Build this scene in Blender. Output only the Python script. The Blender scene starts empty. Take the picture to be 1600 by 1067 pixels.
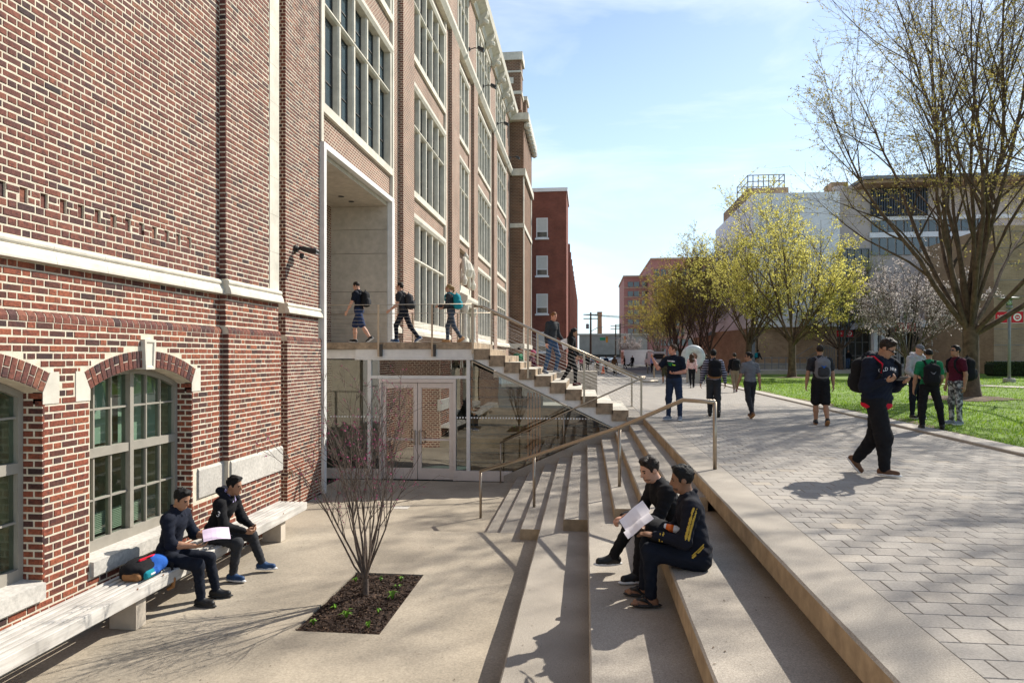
import bpy, bmesh, math, random
import numpy as np
from mathutils import Vector, Matrix, Euler
random.seed(7); RNG = np.random.default_rng(7)
R = math.radians
SC = bpy.context.scene
COL = SC.collection

# ------------------------------------------------------------------ camera, sky, sun, exposure
CAM_Z, F_PX, YAW = 1.5, 1067.0, R(6.15)
cd = bpy.data.cameras.new('camera'); cam = bpy.data.objects.new('camera', cd); COL.objects.link(cam)
cam.location = (0, 0, CAM_Z); cam.rotation_euler = (R(90), 0, YAW)
cd.sensor_width = 36; cd.lens = 36 * F_PX / 1600; cd.shift_y = 24.5 / 1600
cd.clip_start = 0.05; cd.clip_end = 3000
SC.camera = cam

SUN_AZ, SUN_EL = R(45), R(40)          # azimuth from +Y towards +X
w = bpy.data.worlds.new('World'); SC.world = w; w.use_nodes = True
nt = w.node_tree; nt.nodes.clear()
def wn(t, **k):
    n = nt.nodes.new(t)
    for a, b in k.items(): setattr(n, a, b)
    return n
sky = wn('ShaderNodeTexSky', sky_type='NISHITA', sun_disc=False, sun_elevation=SUN_EL, sun_rotation=SUN_AZ,
         air_density=1.0, dust_density=0.4, ozone_density=0.7)
tc = wn('ShaderNodeTexCoord'); mp = wn('ShaderNodeMapping'); mp.inputs['Scale'].default_value = (1.0, 1.0, 3.2)
nz = wn('ShaderNodeTexNoise'); nz.inputs['Scale'].default_value = 1.9; nz.inputs['Detail'].default_value = 7
nz.inputs['Roughness'].default_value = 0.58; nz.inputs['Distortion'].default_value = 0.5
cr = wn('ShaderNodeValToRGB'); cr.color_ramp.elements[0].position = 0.48; cr.color_ramp.elements[1].position = 0.80
cr.color_ramp.elements[1].color = (0.8, 0.8, 0.8, 1)
mx = wn('ShaderNodeMix', data_type='RGBA'); mx.inputs[7].default_value = (7.6, 8.0, 8.4, 1)
bg = wn('ShaderNodeBackground'); bg.inputs['Strength'].default_value = 0.115
wo = wn('ShaderNodeOutputWorld')
L = nt.links.new
L(tc.outputs['Generated'], mp.inputs['Vector']); L(mp.outputs[0], nz.inputs['Vector']); L(nz.outputs['Fac'], cr.inputs['Fac'])
sxyz = wn('ShaderNodeSeparateXYZ'); L(tc.outputs['Generated'], sxyz.inputs[0])
hzr = wn('ShaderNodeMapRange', interpolation_type='SMOOTHSTEP'); hzr.inputs[1].default_value = -0.02; hzr.inputs[2].default_value = 0.62; hzr.inputs[3].default_value = 0.70; hzr.inputs[4].default_value = 0.0
L(sxyz.outputs['Z'], hzr.inputs[0]); hz = wn('ShaderNodeMix', data_type='RGBA'); hz.inputs[7].default_value = (5.0, 6.7, 7.9, 1); L(hzr.outputs[0], hz.inputs[0]); L(sky.outputs[0], hz.inputs[6])   # pale haze low in the sky, all round
L(hz.outputs[2], mx.inputs[6]); L(cr.outputs['Color'], mx.inputs[0]); L(mx.outputs[2], bg.inputs['Color']); L(bg.outputs[0], wo.inputs['Surface'])

sd = bpy.data.lights.new('sun', 'SUN'); sun = bpy.data.objects.new('sun', sd); COL.objects.link(sun)
sd.energy = 5.0; sd.angle = R(0.5); sd.color = (1.0, 0.94, 0.84)
sdir = Vector((-math.sin(SUN_AZ) * math.cos(SUN_EL), -math.cos(SUN_AZ) * math.cos(SUN_EL), -math.sin(SUN_EL)))
sun.rotation_euler = sdir.to_track_quat('-Z', 'Y').to_euler(); sun.location = (30, 30, 40)
vs = SC.view_settings; vs.view_transform = 'Standard'; vs.look = 'None'; vs.exposure = 0.62; vs.gamma = 1; vs.use_curve_mapping = False
SC.cycles.max_bounces = 5; SC.cycles.diffuse_bounces = 3; SC.cycles.transparent_max_bounces = 16

# ------------------------------------------------------------------ pixel -> place helpers (photo pixels 1600x1067)
CT, ST = math.cos(YAW), math.sin(YAW)
def ray(px, py):
    u, v = (px - 800) / F_PX, (558 - py) / F_PX
    return np.array([CT * u - ST, ST * u + CT, v])
def at_z(px, py, z):
    r = ray(px, py); t = (z - CAM_Z) / r[2]; return np.array([r[0] * t, r[1] * t, z])
def at_y(px, py, Y):
    r = ray(px, py); t = Y / r[1]; return np.array([r[0] * t, Y, CAM_Z + r[2] * t])
def at_x(px, py, X):
    r = ray(px, py); t = X / r[0]; return np.array([X, r[1] * t, CAM_Z + r[2] * t])
def at_d(px, py, d):
    r = ray(px, py); return np.array([r[0] * d, r[1] * d, CAM_Z + r[2] * d])
def to_px(p):
    d = -p[0] * ST + p[1] * CT
    return 800 + F_PX * (p[0] * CT + p[1] * ST) / d, 558 - F_PX * (p[2] - CAM_Z) / d, d

def nrm(v): v = np.asarray(v, float); return v / (np.linalg.norm(v) + 1e-12)
# ------------------------------------------------------------------ materials
MATS = {}
def nodes(m): return m.node_tree.nodes, m.node_tree.links.new
def new_mat(name):
    m = bpy.data.materials.new(name); m.use_nodes = True
    n, l = nodes(m); b = n['Principled BSDF']; MATS[name] = m
    return m, n, l, b
def M(name, col, rough=0.8, var=0.12, scale=6.0, bump=0.0, bscale=None, spec=0.35, metal=0.0, world=False, dark=None, detail=6, var2=0.0, s2=0.7):
    """plain procedural surface: base colour broken up by two noises, fine relief"""
    m, n, l, b = new_mat(name)
    co = n.new('ShaderNodeNewGeometry').outputs['Position'] if world else n.new('ShaderNodeTexCoord').outputs['Object']
    t = n.new('ShaderNodeTexNoise'); t.inputs['Scale'].default_value = scale; t.inputs['Detail'].default_value = detail; t.inputs['Roughness'].default_value = 0.62
    l(co, t.inputs['Vector'])
    r = n.new('ShaderNodeValToRGB'); r.color_ramp.elements[0].position = 0.3; r.color_ramp.elements[1].position = 0.72
    c = np.array(col); d = np.array(dark) if dark is not None else c * (1 - 2 * var)
    hi = np.clip(c * (1 + var), 0, 1)
    r.color_ramp.elements[0].color = (*d, 1); r.color_ramp.elements[1].color = (*hi, 1)
    l(t.outputs['Fac'], r.inputs['Fac']); out = r.outputs['Color']
    if var2:
        t2 = n.new('ShaderNodeTexNoise'); t2.inputs['Scale'].default_value = s2; t2.inputs['Detail'].default_value = 4
        l(co, t2.inputs['Vector'])
        mr = n.new('ShaderNodeMapRange'); mr.inputs[1].default_value = 0.3; mr.inputs[2].default_value = 0.7
        mr.inputs[3].default_value = 1 - var2; mr.inputs[4].default_value = 1 + var2 * 0.6
        l(t2.outputs['Fac'], mr.inputs[0])
        mm = n.new('ShaderNodeMix'); mm.data_type = 'RGBA'; mm.blend_type = 'MULTIPLY'; mm.inputs[0].default_value = 1
        cmb = n.new('ShaderNodeCombineColor')
        for i in range(3): l(mr.outputs[0], cmb.inputs[i])
        l(out, mm.inputs[6]); l(cmb.outputs[0], mm.inputs[7]); out = mm.outputs[2]
    l(out, b.inputs['Base Color'])
    b.inputs['Roughness'].default_value = rough; b.inputs['Metallic'].default_value = metal
    b.inputs['Specular IOR Level'].default_value = spec
    if bump:
        tb = n.new('ShaderNodeTexNoise'); tb.inputs['Scale'].default_value = bscale or scale * 8; tb.inputs['Detail'].default_value = 5
        l(co, tb.inputs['Vector'])
        bm = n.new('ShaderNodeBump'); bm.inputs['Strength'].default_value = bump; bm.inputs['Distance'].default_value = 0.01
        l(tb.outputs['Fac'], bm.inputs['Height']); l(bm.outputs[0], b.inputs['Normal'])
    return m

def rnd_value(n, l):
    """one random number per piece, whether a piece is an object or an island of a joined mesh"""
    g = n.new('ShaderNodeNewGeometry'); o = n.new('ShaderNodeObjectInfo')
    a = n.new('ShaderNodeMath'); a.operation = 'ADD'; l(g.outputs['Random Per Island'], a.inputs[0]); l(o.outputs['Random'], a.inputs[1])
    f = n.new('ShaderNodeMath'); f.operation = 'FRACT'; l(a.outputs[0], f.inputs[0])
    return f.outputs[0]
def piece_mat(name, stops, rough=0.85, bump=0.4, bscale=60, grain=0.25, gscale=25, spots=0.0):
    """pieces of one make (bricks, pavers): each takes its own colour from the ramp, plus grain"""
    m, n, l, b = new_mat(name)
    rv = rnd_value(n, l)
    r = n.new('ShaderNodeValToRGB'); r.color_ramp.interpolation = 'LINEAR'
    e = r.color_ramp.elements
    while len(e) < len(stops): e.new(0.5)
    for i, (p, c) in enumerate(stops): e[i].position = p; e[i].color = (*c, 1)
    l(rv, r.inputs['Fac'])
    co = n.new('ShaderNodeNewGeometry').outputs['Position']
    t = n.new('ShaderNodeTexNoise'); t.inputs['Scale'].default_value = gscale; t.inputs['Detail'].default_value = 6; t.inputs['Roughness'].default_value = 0.7
    l(co, t.inputs['Vector'])
    mr = n.new('ShaderNodeMapRange'); mr.inputs[1].default_value = 0.3; mr.inputs[2].default_value = 0.7
    mr.inputs[3].default_value = 1 - grain; mr.inputs[4].default_value = 1 + grain * 0.7
    l(t.outputs['Fac'], mr.inputs[0])
    cmb = n.new('ShaderNodeCombineColor')
    for i in range(3): l(mr.outputs[0], cmb.inputs[i])
    mm = n.new('ShaderNodeMix'); mm.data_type = 'RGBA'; mm.blend_type = 'MULTIPLY'; mm.inputs[0].default_value = 1
    l(r.outputs['Color'], mm.inputs[6]); l(cmb.outputs[0], mm.inputs[7]); out = mm.outputs[2]
    if spots:                       # fire flashes: dark blotches across part of a brick
        mp_ = n.new('ShaderNodeMapping'); mp_.inputs['Scale'].default_value = (1, 0.7, 1.6); l(co, mp_.inputs['Vector'])
        t2 = n.new('ShaderNodeTexNoise'); t2.inputs['Scale'].default_value = 13; t2.inputs['Detail'].default_value = 3; l(mp_.outputs[0], t2.inputs['Vector'])
        r2 = n.new('ShaderNodeMapRange'); r2.inputs[1].default_value = 0.52; r2.inputs[2].default_value = 0.68; r2.inputs[3].default_value = 0.0; r2.inputs[4].default_value = spots; l(t2.outputs['Fac'], r2.inputs[0])
        m2 = n.new('ShaderNodeMix'); m2.data_type = 'RGBA'; m2.inputs[7].default_value = (0.032, 0.022, 0.026, 1); l(r2.outputs[0], m2.inputs[0]); l(out, m2.inputs[6]); out = m2.outputs[2]
    l(out, b.inputs['Base Color'])
    b.inputs['Roughness'].default_value = rough; b.inputs['Specular IOR Level'].default_value = 0.3
    tb = n.new('ShaderNodeTexNoise'); tb.inputs['Scale'].default_value = bscale; tb.inputs['Detail'].default_value = 4; l(co, tb.inputs['Vector'])
    bm = n.new('ShaderNodeBump'); bm.inputs['Strength'].default_value = bump; bm.inputs['Distance'].default_value = 0.006
    l(tb.outputs['Fac'], bm.inputs['Height']); l(bm.outputs[0], b.inputs['Normal'])
    return m
def brick_tex(name, cols, mortar, course=0.073, length=0.21, msize=0.012, bump=0.5):
    """brickwork too far away to tell the bricks apart; laid by world position along the wall"""
    m, n, l, b = new_mat(name)
    g = n.new('ShaderNodeNewGeometry'); sp = n.new('ShaderNodeSeparateXYZ'); l(g.outputs['Position'], sp.inputs[0])
    sn = n.new('ShaderNodeSeparateXYZ'); l(g.outputs['True Normal'], sn.inputs[0])
    ab = n.new('ShaderNodeMath'); ab.operation = 'ABSOLUTE'; l(sn.outputs[0], ab.inputs[0])
    gt = n.new('ShaderNodeMath'); gt.operation = 'GREATER_THAN'; gt.inputs[1].default_value = 0.6; l(ab.outputs[0], gt.inputs[0])
    mx = n.new('ShaderNodeMix'); l(gt.outputs[0], mx.inputs[0]); l(sp.outputs[0], mx.inputs[2]); l(sp.outputs[1], mx.inputs[3])
    cb = n.new('ShaderNodeCombineXYZ'); l(mx.outputs[0], cb.inputs[0]); l(sp.outputs[2], cb.inputs[1])
    bt = n.new('ShaderNodeTexBrick'); l(cb.outputs[0], bt.inputs['Vector'])
    bt.inputs['Scale'].default_value = 1.0; bt.inputs['Row Height'].default_value = course; bt.inputs['Brick Width'].default_value = length
    bt.inputs['Mortar Size'].default_value = msize; bt.inputs['Mortar Smooth'].default_value = 0.1; bt.inputs['Bias'].default_value = -0.1
    bt.inputs['Color1'].default_value = (*cols[0], 1); bt.inputs['Color2'].default_value = (*cols[1], 1); bt.inputs['Mortar'].default_value = (*mortar, 1)
    t = n.new('ShaderNodeTexNoise'); t.inputs['Scale'].default_value = 0.9; t.inputs['Detail'].default_value = 6; l(g.outputs['Position'], t.inputs['Vector'])
    mr = n.new('ShaderNodeMapRange'); mr.inputs[1].default_value = 0.3; mr.inputs[2].default_value = 0.7; mr.inputs[3].default_value = 0.8; mr.inputs[4].default_value = 1.12
    l(t.outputs['Fac'], mr.inputs[0])
    cmb = n.new('ShaderNodeCombineColor')
    for i in range(3): l(mr.outputs[0], cmb.inputs[i])
    mm = n.new('ShaderNodeMix'); mm.data_type = 'RGBA'; mm.blend_type = 'MULTIPLY'; mm.inputs[0].default_value = 1
    l(bt.outputs['Color'], mm.inputs[6]); l(cmb.outputs[0], mm.inputs[7]); l(mm.outputs[2], b.inputs['Base Color'])
    b.inputs['Roughness'].default_value = 0.9; b.inputs['Specular IOR Level'].default_value = 0.2
    bm = n.new('ShaderNodeBump'); bm.inputs['Strength'].default_value = bump; bm.inputs['Distance'].default_value = 0.008; bm.invert = True
    l(bt.outputs['Fac'], bm.inputs['Height']); l(bm.outputs[0], b.inputs['Normal'])
    return m
def glass_mat(name, tint=(0.8, 0.9, 0.86), refl=0.2, rough=0.0, wav=0.0):
    m = bpy.data.materials.new(name); m.use_nodes = True; n, l = nodes(m); n.clear(); MATS[name] = m
    o = n.new('ShaderNodeOutputMaterial'); tr = n.new('ShaderNodeBsdfTransparent'); tr.inputs[0].default_value = (*tint, 1)
    gl = n.new('ShaderNodeBsdfGlossy'); gl.inputs['Roughness'].default_value = rough; gl.inputs['Color'].default_value = (0.95, 0.97, 0.96, 1)
    fr = n.new('ShaderNodeLayerWeight'); fr.inputs['Blend'].default_value = 0.12
    mr = n.new('ShaderNodeMapRange'); mr.inputs[3].default_value = refl; mr.inputs[4].default_value = 0.95; l(fr.outputs['Fresnel'], mr.inputs[0])
    mix = n.new('ShaderNodeMixShader'); l(mr.outputs[0], mix.inputs[0]); l(tr.outputs[0], mix.inputs[1]); l(gl.outputs[0], mix.inputs[2]); l(mix.outputs[0], o.inputs['Surface'])
    if wav:
        co = n.new('ShaderNodeNewGeometry'); t = n.new('ShaderNodeTexNoise'); t.inputs['Scale'].default_value = 1.7; t.inputs['Detail'].default_value = 1
        l(co.outputs['Position'], t.inputs['Vector']); bm = n.new('ShaderNodeBump'); bm.inputs['Strength'].default_value = wav; bm.inputs['Distance'].default_value = 0.05
        l(t.outputs['Fac'], bm.inputs['Height']); l(bm.outputs[0], gl.inputs['Normal'])
    return m

# ------------------------------------------------------------------ mesh collecting
class MB:
    def __init__(s): s.v = []; s.f = []; s.m = []; s.n = 0
    def add(s, verts, faces, mi=0):
        verts = np.asarray(verts, float).reshape(-1, 3)
        s.v.append(verts); b = s.n; s.n += len(verts)
        s.f.extend([tuple(int(i) + b for i in f) for f in faces]); s.m.extend([mi] * len(faces)); return s
    def box(s, x0, x1, y0, y1, z0, z1, mi=0):
        return s.add([(x0,y0,z0),(x1,y0,z0),(x1,y1,z0),(x0,y1,z0),(x0,y0,z1),(x1,y0,z1),(x1,y1,z1),(x0,y1,z1)],
                     [(0,3,2,1),(4,5,6,7),(0,1,5,4),(1,2,6,5),(2,3,7,6),(3,0,4,7)], mi)
    def cbox(s, c, d, mi=0, rot=None, bevel=0.0):
        c = np.array(c, float); hx, hy, hz = [q / 2 for q in d]
        b = bevel
        if b <= 0:
            v = np.array([(-hx,-hy,-hz),(hx,-hy,-hz),(hx,hy,-hz),(-hx,hy,-hz),(-hx,-hy,hz),(hx,-hy,hz),(hx,hy,hz),(-hx,hy,hz)])
            f = [(0,3,2,1),(4,5,6,7),(0,1,5,4),(1,2,6,5),(2,3,7,6),(3,0,4,7)]
        else:
            v = []; ring = lambda x, y, z: [(-x,-y,z),(x,-y,z),(x,y,z),(-x,y,z)]
            v = ring(hx-b,hy-b,-hz) + ring(hx,hy,-hz+b) + ring(hx,hy,hz-b) + ring(hx-b,hy-b,hz); v = np.array(v)
            f = [(0,3,2,1),(12,13,14,15)]
            for k in range(3):
                for i in range(4): j = (i+1) % 4; f.append((4*k+i, 4*k+j, 4*k+4+j, 4*k+4+i))
        if rot is not None: v = v @ np.array(rot).T
        return s.add(v + c, f, mi)
    def prism(s, poly, axis, a, b, mi=0):
        """polygon in the two other axes, pushed along axis from a to b"""
        n = len(poly); v = []
        for t in (a, b):
            for p, q in poly: v.append({'x': (t, p, q), 'y': (p, t, q), 'z': (p, q, t)}[axis])
        ar = sum(poly[i][0]*poly[(i+1)%n][1]-poly[(i+1)%n][0]*poly[i][1] for i in range(n))
        f = [tuple(range(n))[::-1], tuple(range(n, 2*n))] + [(i, (i+1)%n, n+(i+1)%n, n+i) for i in range(n)]
        flip = (ar < 0) ^ (axis == 'y') ^ (b < a)
        if flip: f = [tuple(reversed(q)) for q in f]
        return s.add(v, f, mi)
    def tube(s, pts, rad, n=8, mi=0, cap=True, up=None):
        pts = np.asarray(pts, float); k = len(pts)
        rad = np.full(k, rad) if np.isscalar(rad) else np.asarray(rad, float)
        t = np.gradient(pts, axis=0) if k > 1 else np.array([[0,0,1.]])
        t /= np.linalg.norm(t, axis=1, keepdims=True) + 1e-12
        ref = np.array([0.13, 0.31, 1.0]) if abs(t[0][2]) < 0.9 else np.array([1.0, 0.2, 0.1])
        a = np.cross(t, ref); a /= np.linalg.norm(a, axis=1, keepdims=True) + 1e-12
        b = np.cross(t, a)
        th = np.arange(n) * 2 * math.pi / n
        ring = pts[:, None, :] + rad[:, None, None] * (np.cos(th)[None, :, None] * a[:, None, :] + np.sin(th)[None, :, None] * b[:, None, :])
        f = []
        for i in range(k - 1):
            for j in range(n):
                j2 = (j + 1) % n; f.append((i*n+j, i*n+j2, (i+1)*n+j2, (i+1)*n+j))
        if cap: f.append(tuple(range(n))[::-1]); f.append(tuple((k-1)*n + j for j in range(n)))
        return s.add(ring.reshape(-1, 3), f, mi)
    def lathe(s, prof, c=(0,0,0), n=16, mi=0):
        v = []
        for r, z in prof:
            for j in range(n): a = 2*math.pi*j/n; v.append((c[0]+r*math.cos(a), c[1]+r*math.sin(a), c[2]+z))
        f = []
        for i in range(len(prof)-1):
            for j in range(n): j2=(j+1)%n; f.append((i*n+j, i*n+j2, (i+1)*n+j2, (i+1)*n+j))
        f.append(tuple(range(n))[::-1]); f.append(tuple((len(prof)-1)*n+j for j in range(n)))
        return s.add(v, f, mi)
    def quad(s, a, b, c, d, mi=0): return s.add([a, b, c, d], [(0,1,2,3)], mi)
    def mesh(s, name, mats, smooth=False):
        me = bpy.data.meshes.new(name)
        me.from_pydata(np.concatenate(s.v).tolist() if s.v else [], [], s.f)
        for m in (mats if isinstance(mats, (list, tuple)) else [mats]): me.materials.append(MATS[m] if isinstance(m, str) else m)
        if any(s.m): me.polygons.foreach_set('material_index', s.m)
        if smooth: me.polygons.foreach_set('use_smooth', [True] * len(me.polygons))
        me.update(); return me

def np_mesh(name, verts, faces, mats, smooth=False, mi=None):
    """quick mesh from arrays; faces (n,k) of one size"""
    me = bpy.data.meshes.new(name); verts = np.asarray(verts, np.float32); faces = np.asarray(faces, np.int32)
    k = faces.shape[1]; n = len(faces)
    me.vertices.add(len(verts)); me.vertices.foreach_set('co', verts.ravel())
    me.loops.add(n * k); me.loops.foreach_set('vertex_index', faces.ravel())
    me.polygons.add(n); me.polygons.foreach_set('loop_start', np.arange(n, dtype=np.int32) * k)
    try: me.polygons.foreach_set('loop_total', np.full(n, k, np.int32))
    except Exception: pass
    if mi is not None: me.polygons.foreach_set('material_index', np.asarray(mi, np.int32))
    me.polygons.foreach_set('use_smooth', np.full(n, smooth))
    for m in (mats if isinstance(mats, (list, tuple)) else [mats]): me.materials.append(MATS[m] if isinstance(m, str) else m)
    me.update(calc_edges=True); me.validate(); return me

def tag(o, label=None, cat=None, group=None, kind=None):
    if label: o['label'] = label
    if cat: o['category'] = cat
    if group: o['group'] = group
    if kind: o['kind'] = kind
    return o
def link(name, data, parent=None, loc=None, rot=None, keep=True):
    o = bpy.data.objects.new(name, data); COL.objects.link(o)
    if loc is not None: o.location = loc
    if rot is not None: o.rotation_euler = rot
    if parent is not None:
        o.parent = parent
        if keep and parent.parent is None:
            o.matrix_parent_inverse = Matrix.LocRotScale(parent.location, parent.rotation_euler, parent.scale).inverted()
    return o
def thing(name, label, cat, loc=(0,0,0), rz=0.0, group=None):
    e = bpy.data.objects.new(name, None); COL.objects.link(e); e.location = loc; e.rotation_euler = (0,0,rz); e.empty_display_size = 0.2
    return tag(e, label, cat, group)
def part(name, mb, mats, parent, smooth=False, local=False, label=None, kind=None):
    """mesh child; geometry in world coordinates unless local"""
    me = mb.mesh(name, mats, smooth) if isinstance(mb, MB) else mb
    o = link(name, me, parent, keep=not local)
    if label: o['label'] = label
    if kind: o['kind'] = kind
    return o
def solo(name, mb, mats, label=None, cat=None, group=None, kind=None, smooth=False):
    me = mb.mesh(name, mats, smooth) if isinstance(mb, MB) else mb
    return tag(link(name, me), label, cat, group, kind)
def copy_tree(o, parent=None):
    c = o.copy(); COL.objects.link(c)
    if parent is not None: c.parent = parent; c.matrix_parent_inverse = o.matrix_parent_inverse.copy()
    for ch in list(o.children): copy_tree(ch, c)
    return c
def text_mesh(txt, size, depth=0.002):
    c = bpy.data.curves.new('lettering', 'FONT'); c.body = txt; c.size = size; c.extrude = depth; c.align_x = 'CENTER'; c.align_y = 'CENTER'; c.resolution_u = 3
    o = bpy.data.objects.new('lettering', c); COL.objects.link(o); dg = bpy.context.evaluated_depsgraph_get()
    me = bpy.data.meshes.new_from_object(o.evaluated_get(dg)); bpy.data.objects.remove(o); return me
# ------------------------------------------------------------------ materials of the place
BRICK_STOPS = [(0.0,(0.045,0.027,0.028)),(0.06,(0.085,0.039,0.035)),(0.18,(0.118,0.045,0.036)),(0.45,(0.148,0.053,0.040)),(0.70,(0.172,0.060,0.042)),(0.90,(0.20,0.070,0.046)),(1.0,(0.235,0.095,0.058))]
piece_mat('brick', BRICK_STOPS, grain=0.55, gscale=30, bump=0.8, spots=0.45)
piece_mat('brick_low', [(0.0,(0.05,0.028,0.026)),(0.10,(0.09,0.037,0.029)),(0.3,(0.155,0.048,0.030)),(0.65,(0.22,0.06,0.034)),(1.0,(0.29,0.09,0.045))], grain=0.55, gscale=30, bump=0.8, spots=0.45)
M('mortar', (0.66,0.585,0.46), rough=0.95, var=0.12, scale=9, bump=0.5, bscale=120, world=True)
brick_tex('brick_far', ((0.205,0.072,0.05),(0.105,0.042,0.034)), (0.48,0.40,0.31), course=0.0735, length=0.163, msize=0.015)
brick_tex('brick_far_plain', ((0.25,0.11,0.075),(0.14,0.07,0.055)), (0.46,0.38,0.28), course=0.073, length=0.165, msize=0.010)
brick_tex('brick_tower', ((0.17,0.08,0.05),(0.10,0.05,0.035)), (0.27,0.20,0.135), course=0.12, length=0.3, msize=0.02)
brick_tex('brick_red', ((0.23,0.072,0.052),(0.16,0.052,0.04)), (0.30,0.16,0.12), course=0.075, length=0.22, msize=0.008)
brick_tex('brick_tan', ((0.40,0.27,0.17),(0.32,0.21,0.13)), (0.42,0.32,0.22), course=0.09, length=0.3, msize=0.010)
M('limestone', (0.62,0.575,0.485), rough=0.85, var=0.10, scale=3.5, bump=0.25, bscale=70, world=True, var2=0.12, s2=0.8)
M('granite', (0.52,0.49,0.44), rough=0.8, var=0.14, scale=28, bump=0.3, bscale=110, world=True, var2=0.18, s2=1.6)
M('concrete_floor', (0.375,0.322,0.248), rough=0.9, var=0.15, scale=46, bump=0.4, bscale=160, world=True, var2=0.26, s2=0.8)
M('concrete_step', (0.375,0.333,0.278), rough=0.85, var=0.20, scale=95, bump=0.4, bscale=170, world=True, var2=0.26, s2=1.3)
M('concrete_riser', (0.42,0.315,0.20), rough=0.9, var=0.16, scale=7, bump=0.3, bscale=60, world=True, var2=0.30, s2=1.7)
M('concrete_wall', (0.50,0.44,0.36), rough=0.9, var=0.10, scale=5, bump=0.2, bscale=60, world=True, var2=0.12, s2=0.8)
M('concrete_edge', (0.36,0.27,0.185), rough=0.92, var=0.22, scale=9, bump=0.4, bscale=70, world=True, var2=0.3, s2=2.2)
piece_mat('paver', [(0.0,(0.285,0.257,0.225)),(0.3,(0.305,0.277,0.243)),(0.6,(0.32,0.292,0.257)),(0.9,(0.335,0.305,0.268)),(1.0,(0.355,0.308,0.25))], rough=0.8, grain=0.26, gscale=55, bump=0.4, bscale=150)
M('paver_joint', (0.17,0.155,0.13), rough=0.95, var=0.2, scale=30, world=True)
M('paver_far', (0.34,0.307,0.268), rough=0.85, var=0.12, scale=6, bump=0.15, bscale=30, world=True, var2=0.10, s2=0.5)
M('kerb_stone', (0.43,0.39,0.335), rough=0.9, var=0.12, scale=22, bump=0.3, bscale=90, world=True, var2=0.15, s2=1.0)
M('soil', (0.16,0.115,0.075), rough=1.0, var=0.25, scale=9, bump=0.8, bscale=40, world=True, var2=0.2, s2=0.8)
M('lawn', (0.15,0.25,0.024), rough=0.95, var=0.35, scale=5, bump=0.8, bscale=50, world=True, var2=0.3, s2=0.5)
m_, n_, l_, b_ = new_mat('grass_blade')
_r = n_.new('ShaderNodeValToRGB'); _g = n_.new('ShaderNodeNewGeometry'); l_(_g.outputs['Random Per Island'], _r.inputs['Fac'])
_r.color_ramp.elements[0].color = (0.10,0.21,0.014,1); _r.color_ramp.elements[1].color = (0.34,0.48,0.05,1)
l_(_r.outputs[0], b_.inputs['Base Color']); b_.inputs['Roughness'].default_value = 0.6
b_.inputs['Transmission Weight'].default_value = 0.0
_t = n_.new('ShaderNodeBsdfTranslucent'); l_(_r.outputs[0], _t.inputs['Color']); _mx = n_.new('ShaderNodeMixShader'); _mx.inputs[0].default_value = 0.4
l_(b_.outputs[0], _mx.inputs[1]); l_(_t.outputs[0], _mx.inputs[2]); l_(_mx.outputs[0], n_['Material Output'].inputs['Surface'])
M('asphalt', (0.075,0.073,0.07), rough=0.95, var=0.15, scale=18, bump=0.3, bscale=70, world=True, var2=0.15, s2=0.3)
M('ground', (0.28,0.26,0.22), rough=0.95, var=0.12, scale=0.3, world=True)
M('steel', (0.40,0.335,0.26), rough=0.36, var=0.05, scale=14, metal=0.85, spec=0.5)
M('steel_cable', (0.52,0.50,0.47), rough=0.4, var=0.03, metal=0.8)
M('white_steel', (0.70,0.68,0.65), rough=0.5, var=0.06, scale=5, world=True, var2=0.06)
M('door_metal', (0.60,0.55,0.52), rough=0.42, var=0.04, scale=5, metal=0.35)
M('window_frame', (0.30,0.275,0.23), rough=0.6, var=0.06, scale=6)
M('bronze', (0.055,0.05,0.045), rough=0.5, var=0.1)
M('black_metal', (0.025,0.025,0.027), rough=0.5, var=0.1)
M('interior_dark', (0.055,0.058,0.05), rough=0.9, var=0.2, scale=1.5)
M('shade_green', (0.42,0.48,0.42), rough=0.9, var=0.05, scale=3)
M('blind', (0.42,0.44,0.38), rough=0.8, var=0.05)
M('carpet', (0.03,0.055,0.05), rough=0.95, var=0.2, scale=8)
M('orange_wood', (0.78,0.27,0.10), rough=0.55, var=0.12, scale=14)
M('brown_wood', (0.34,0.17,0.065), rough=0.6, var=0.25, scale=7)
m_, n_, l_, b_ = new_mat('bench_wood')          # weathered boards, grain runs along the bench
_tc = n_.new('ShaderNodeNewGeometry'); _mp = n_.new('ShaderNodeMapping'); _mp.inputs['Scale'].default_value = (26, 1.6, 26); l_(_tc.outputs['Position'], _mp.inputs['Vector'])
_n = n_.new('ShaderNodeTexNoise'); _n.inputs['Scale'].default_value = 1.0; _n.inputs['Detail'].default_value = 9; _n.inputs['Roughness'].default_value = 0.7; l_(_mp.outputs[0], _n.inputs['Vector'])
_r = n_.new('ShaderNodeValToRGB'); _r.color_ramp.elements[0].position = 0.28; _r.color_ramp.elements[1].position = 0.6
_r.color_ramp.elements[0].color = (0.38,0.35,0.31,1); _r.color_ramp.elements[1].color = (0.60,0.57,0.52,1); l_(_n.outputs['Fac'], _r.inputs['Fac'])
_k = n_.new('ShaderNodeTexNoise'); _k.inputs['Scale'].default_value = 2.3; _k.inputs['Detail'].default_value = 5; l_(_tc.outputs['Position'], _k.inputs['Vector'])
_kr = n_.new('ShaderNodeMapRange'); _kr.inputs[1].default_value = 0.35; _kr.inputs[2].default_value = 0.65; _kr.inputs[3].default_value = 0.72; _kr.inputs[4].default_value = 1.08; l_(_k.outputs['Fac'], _kr.inputs[0])
_cc = n_.new('ShaderNodeCombineColor'); [l_(_kr.outputs[0], _cc.inputs[i]) for i in range(3)]
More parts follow.
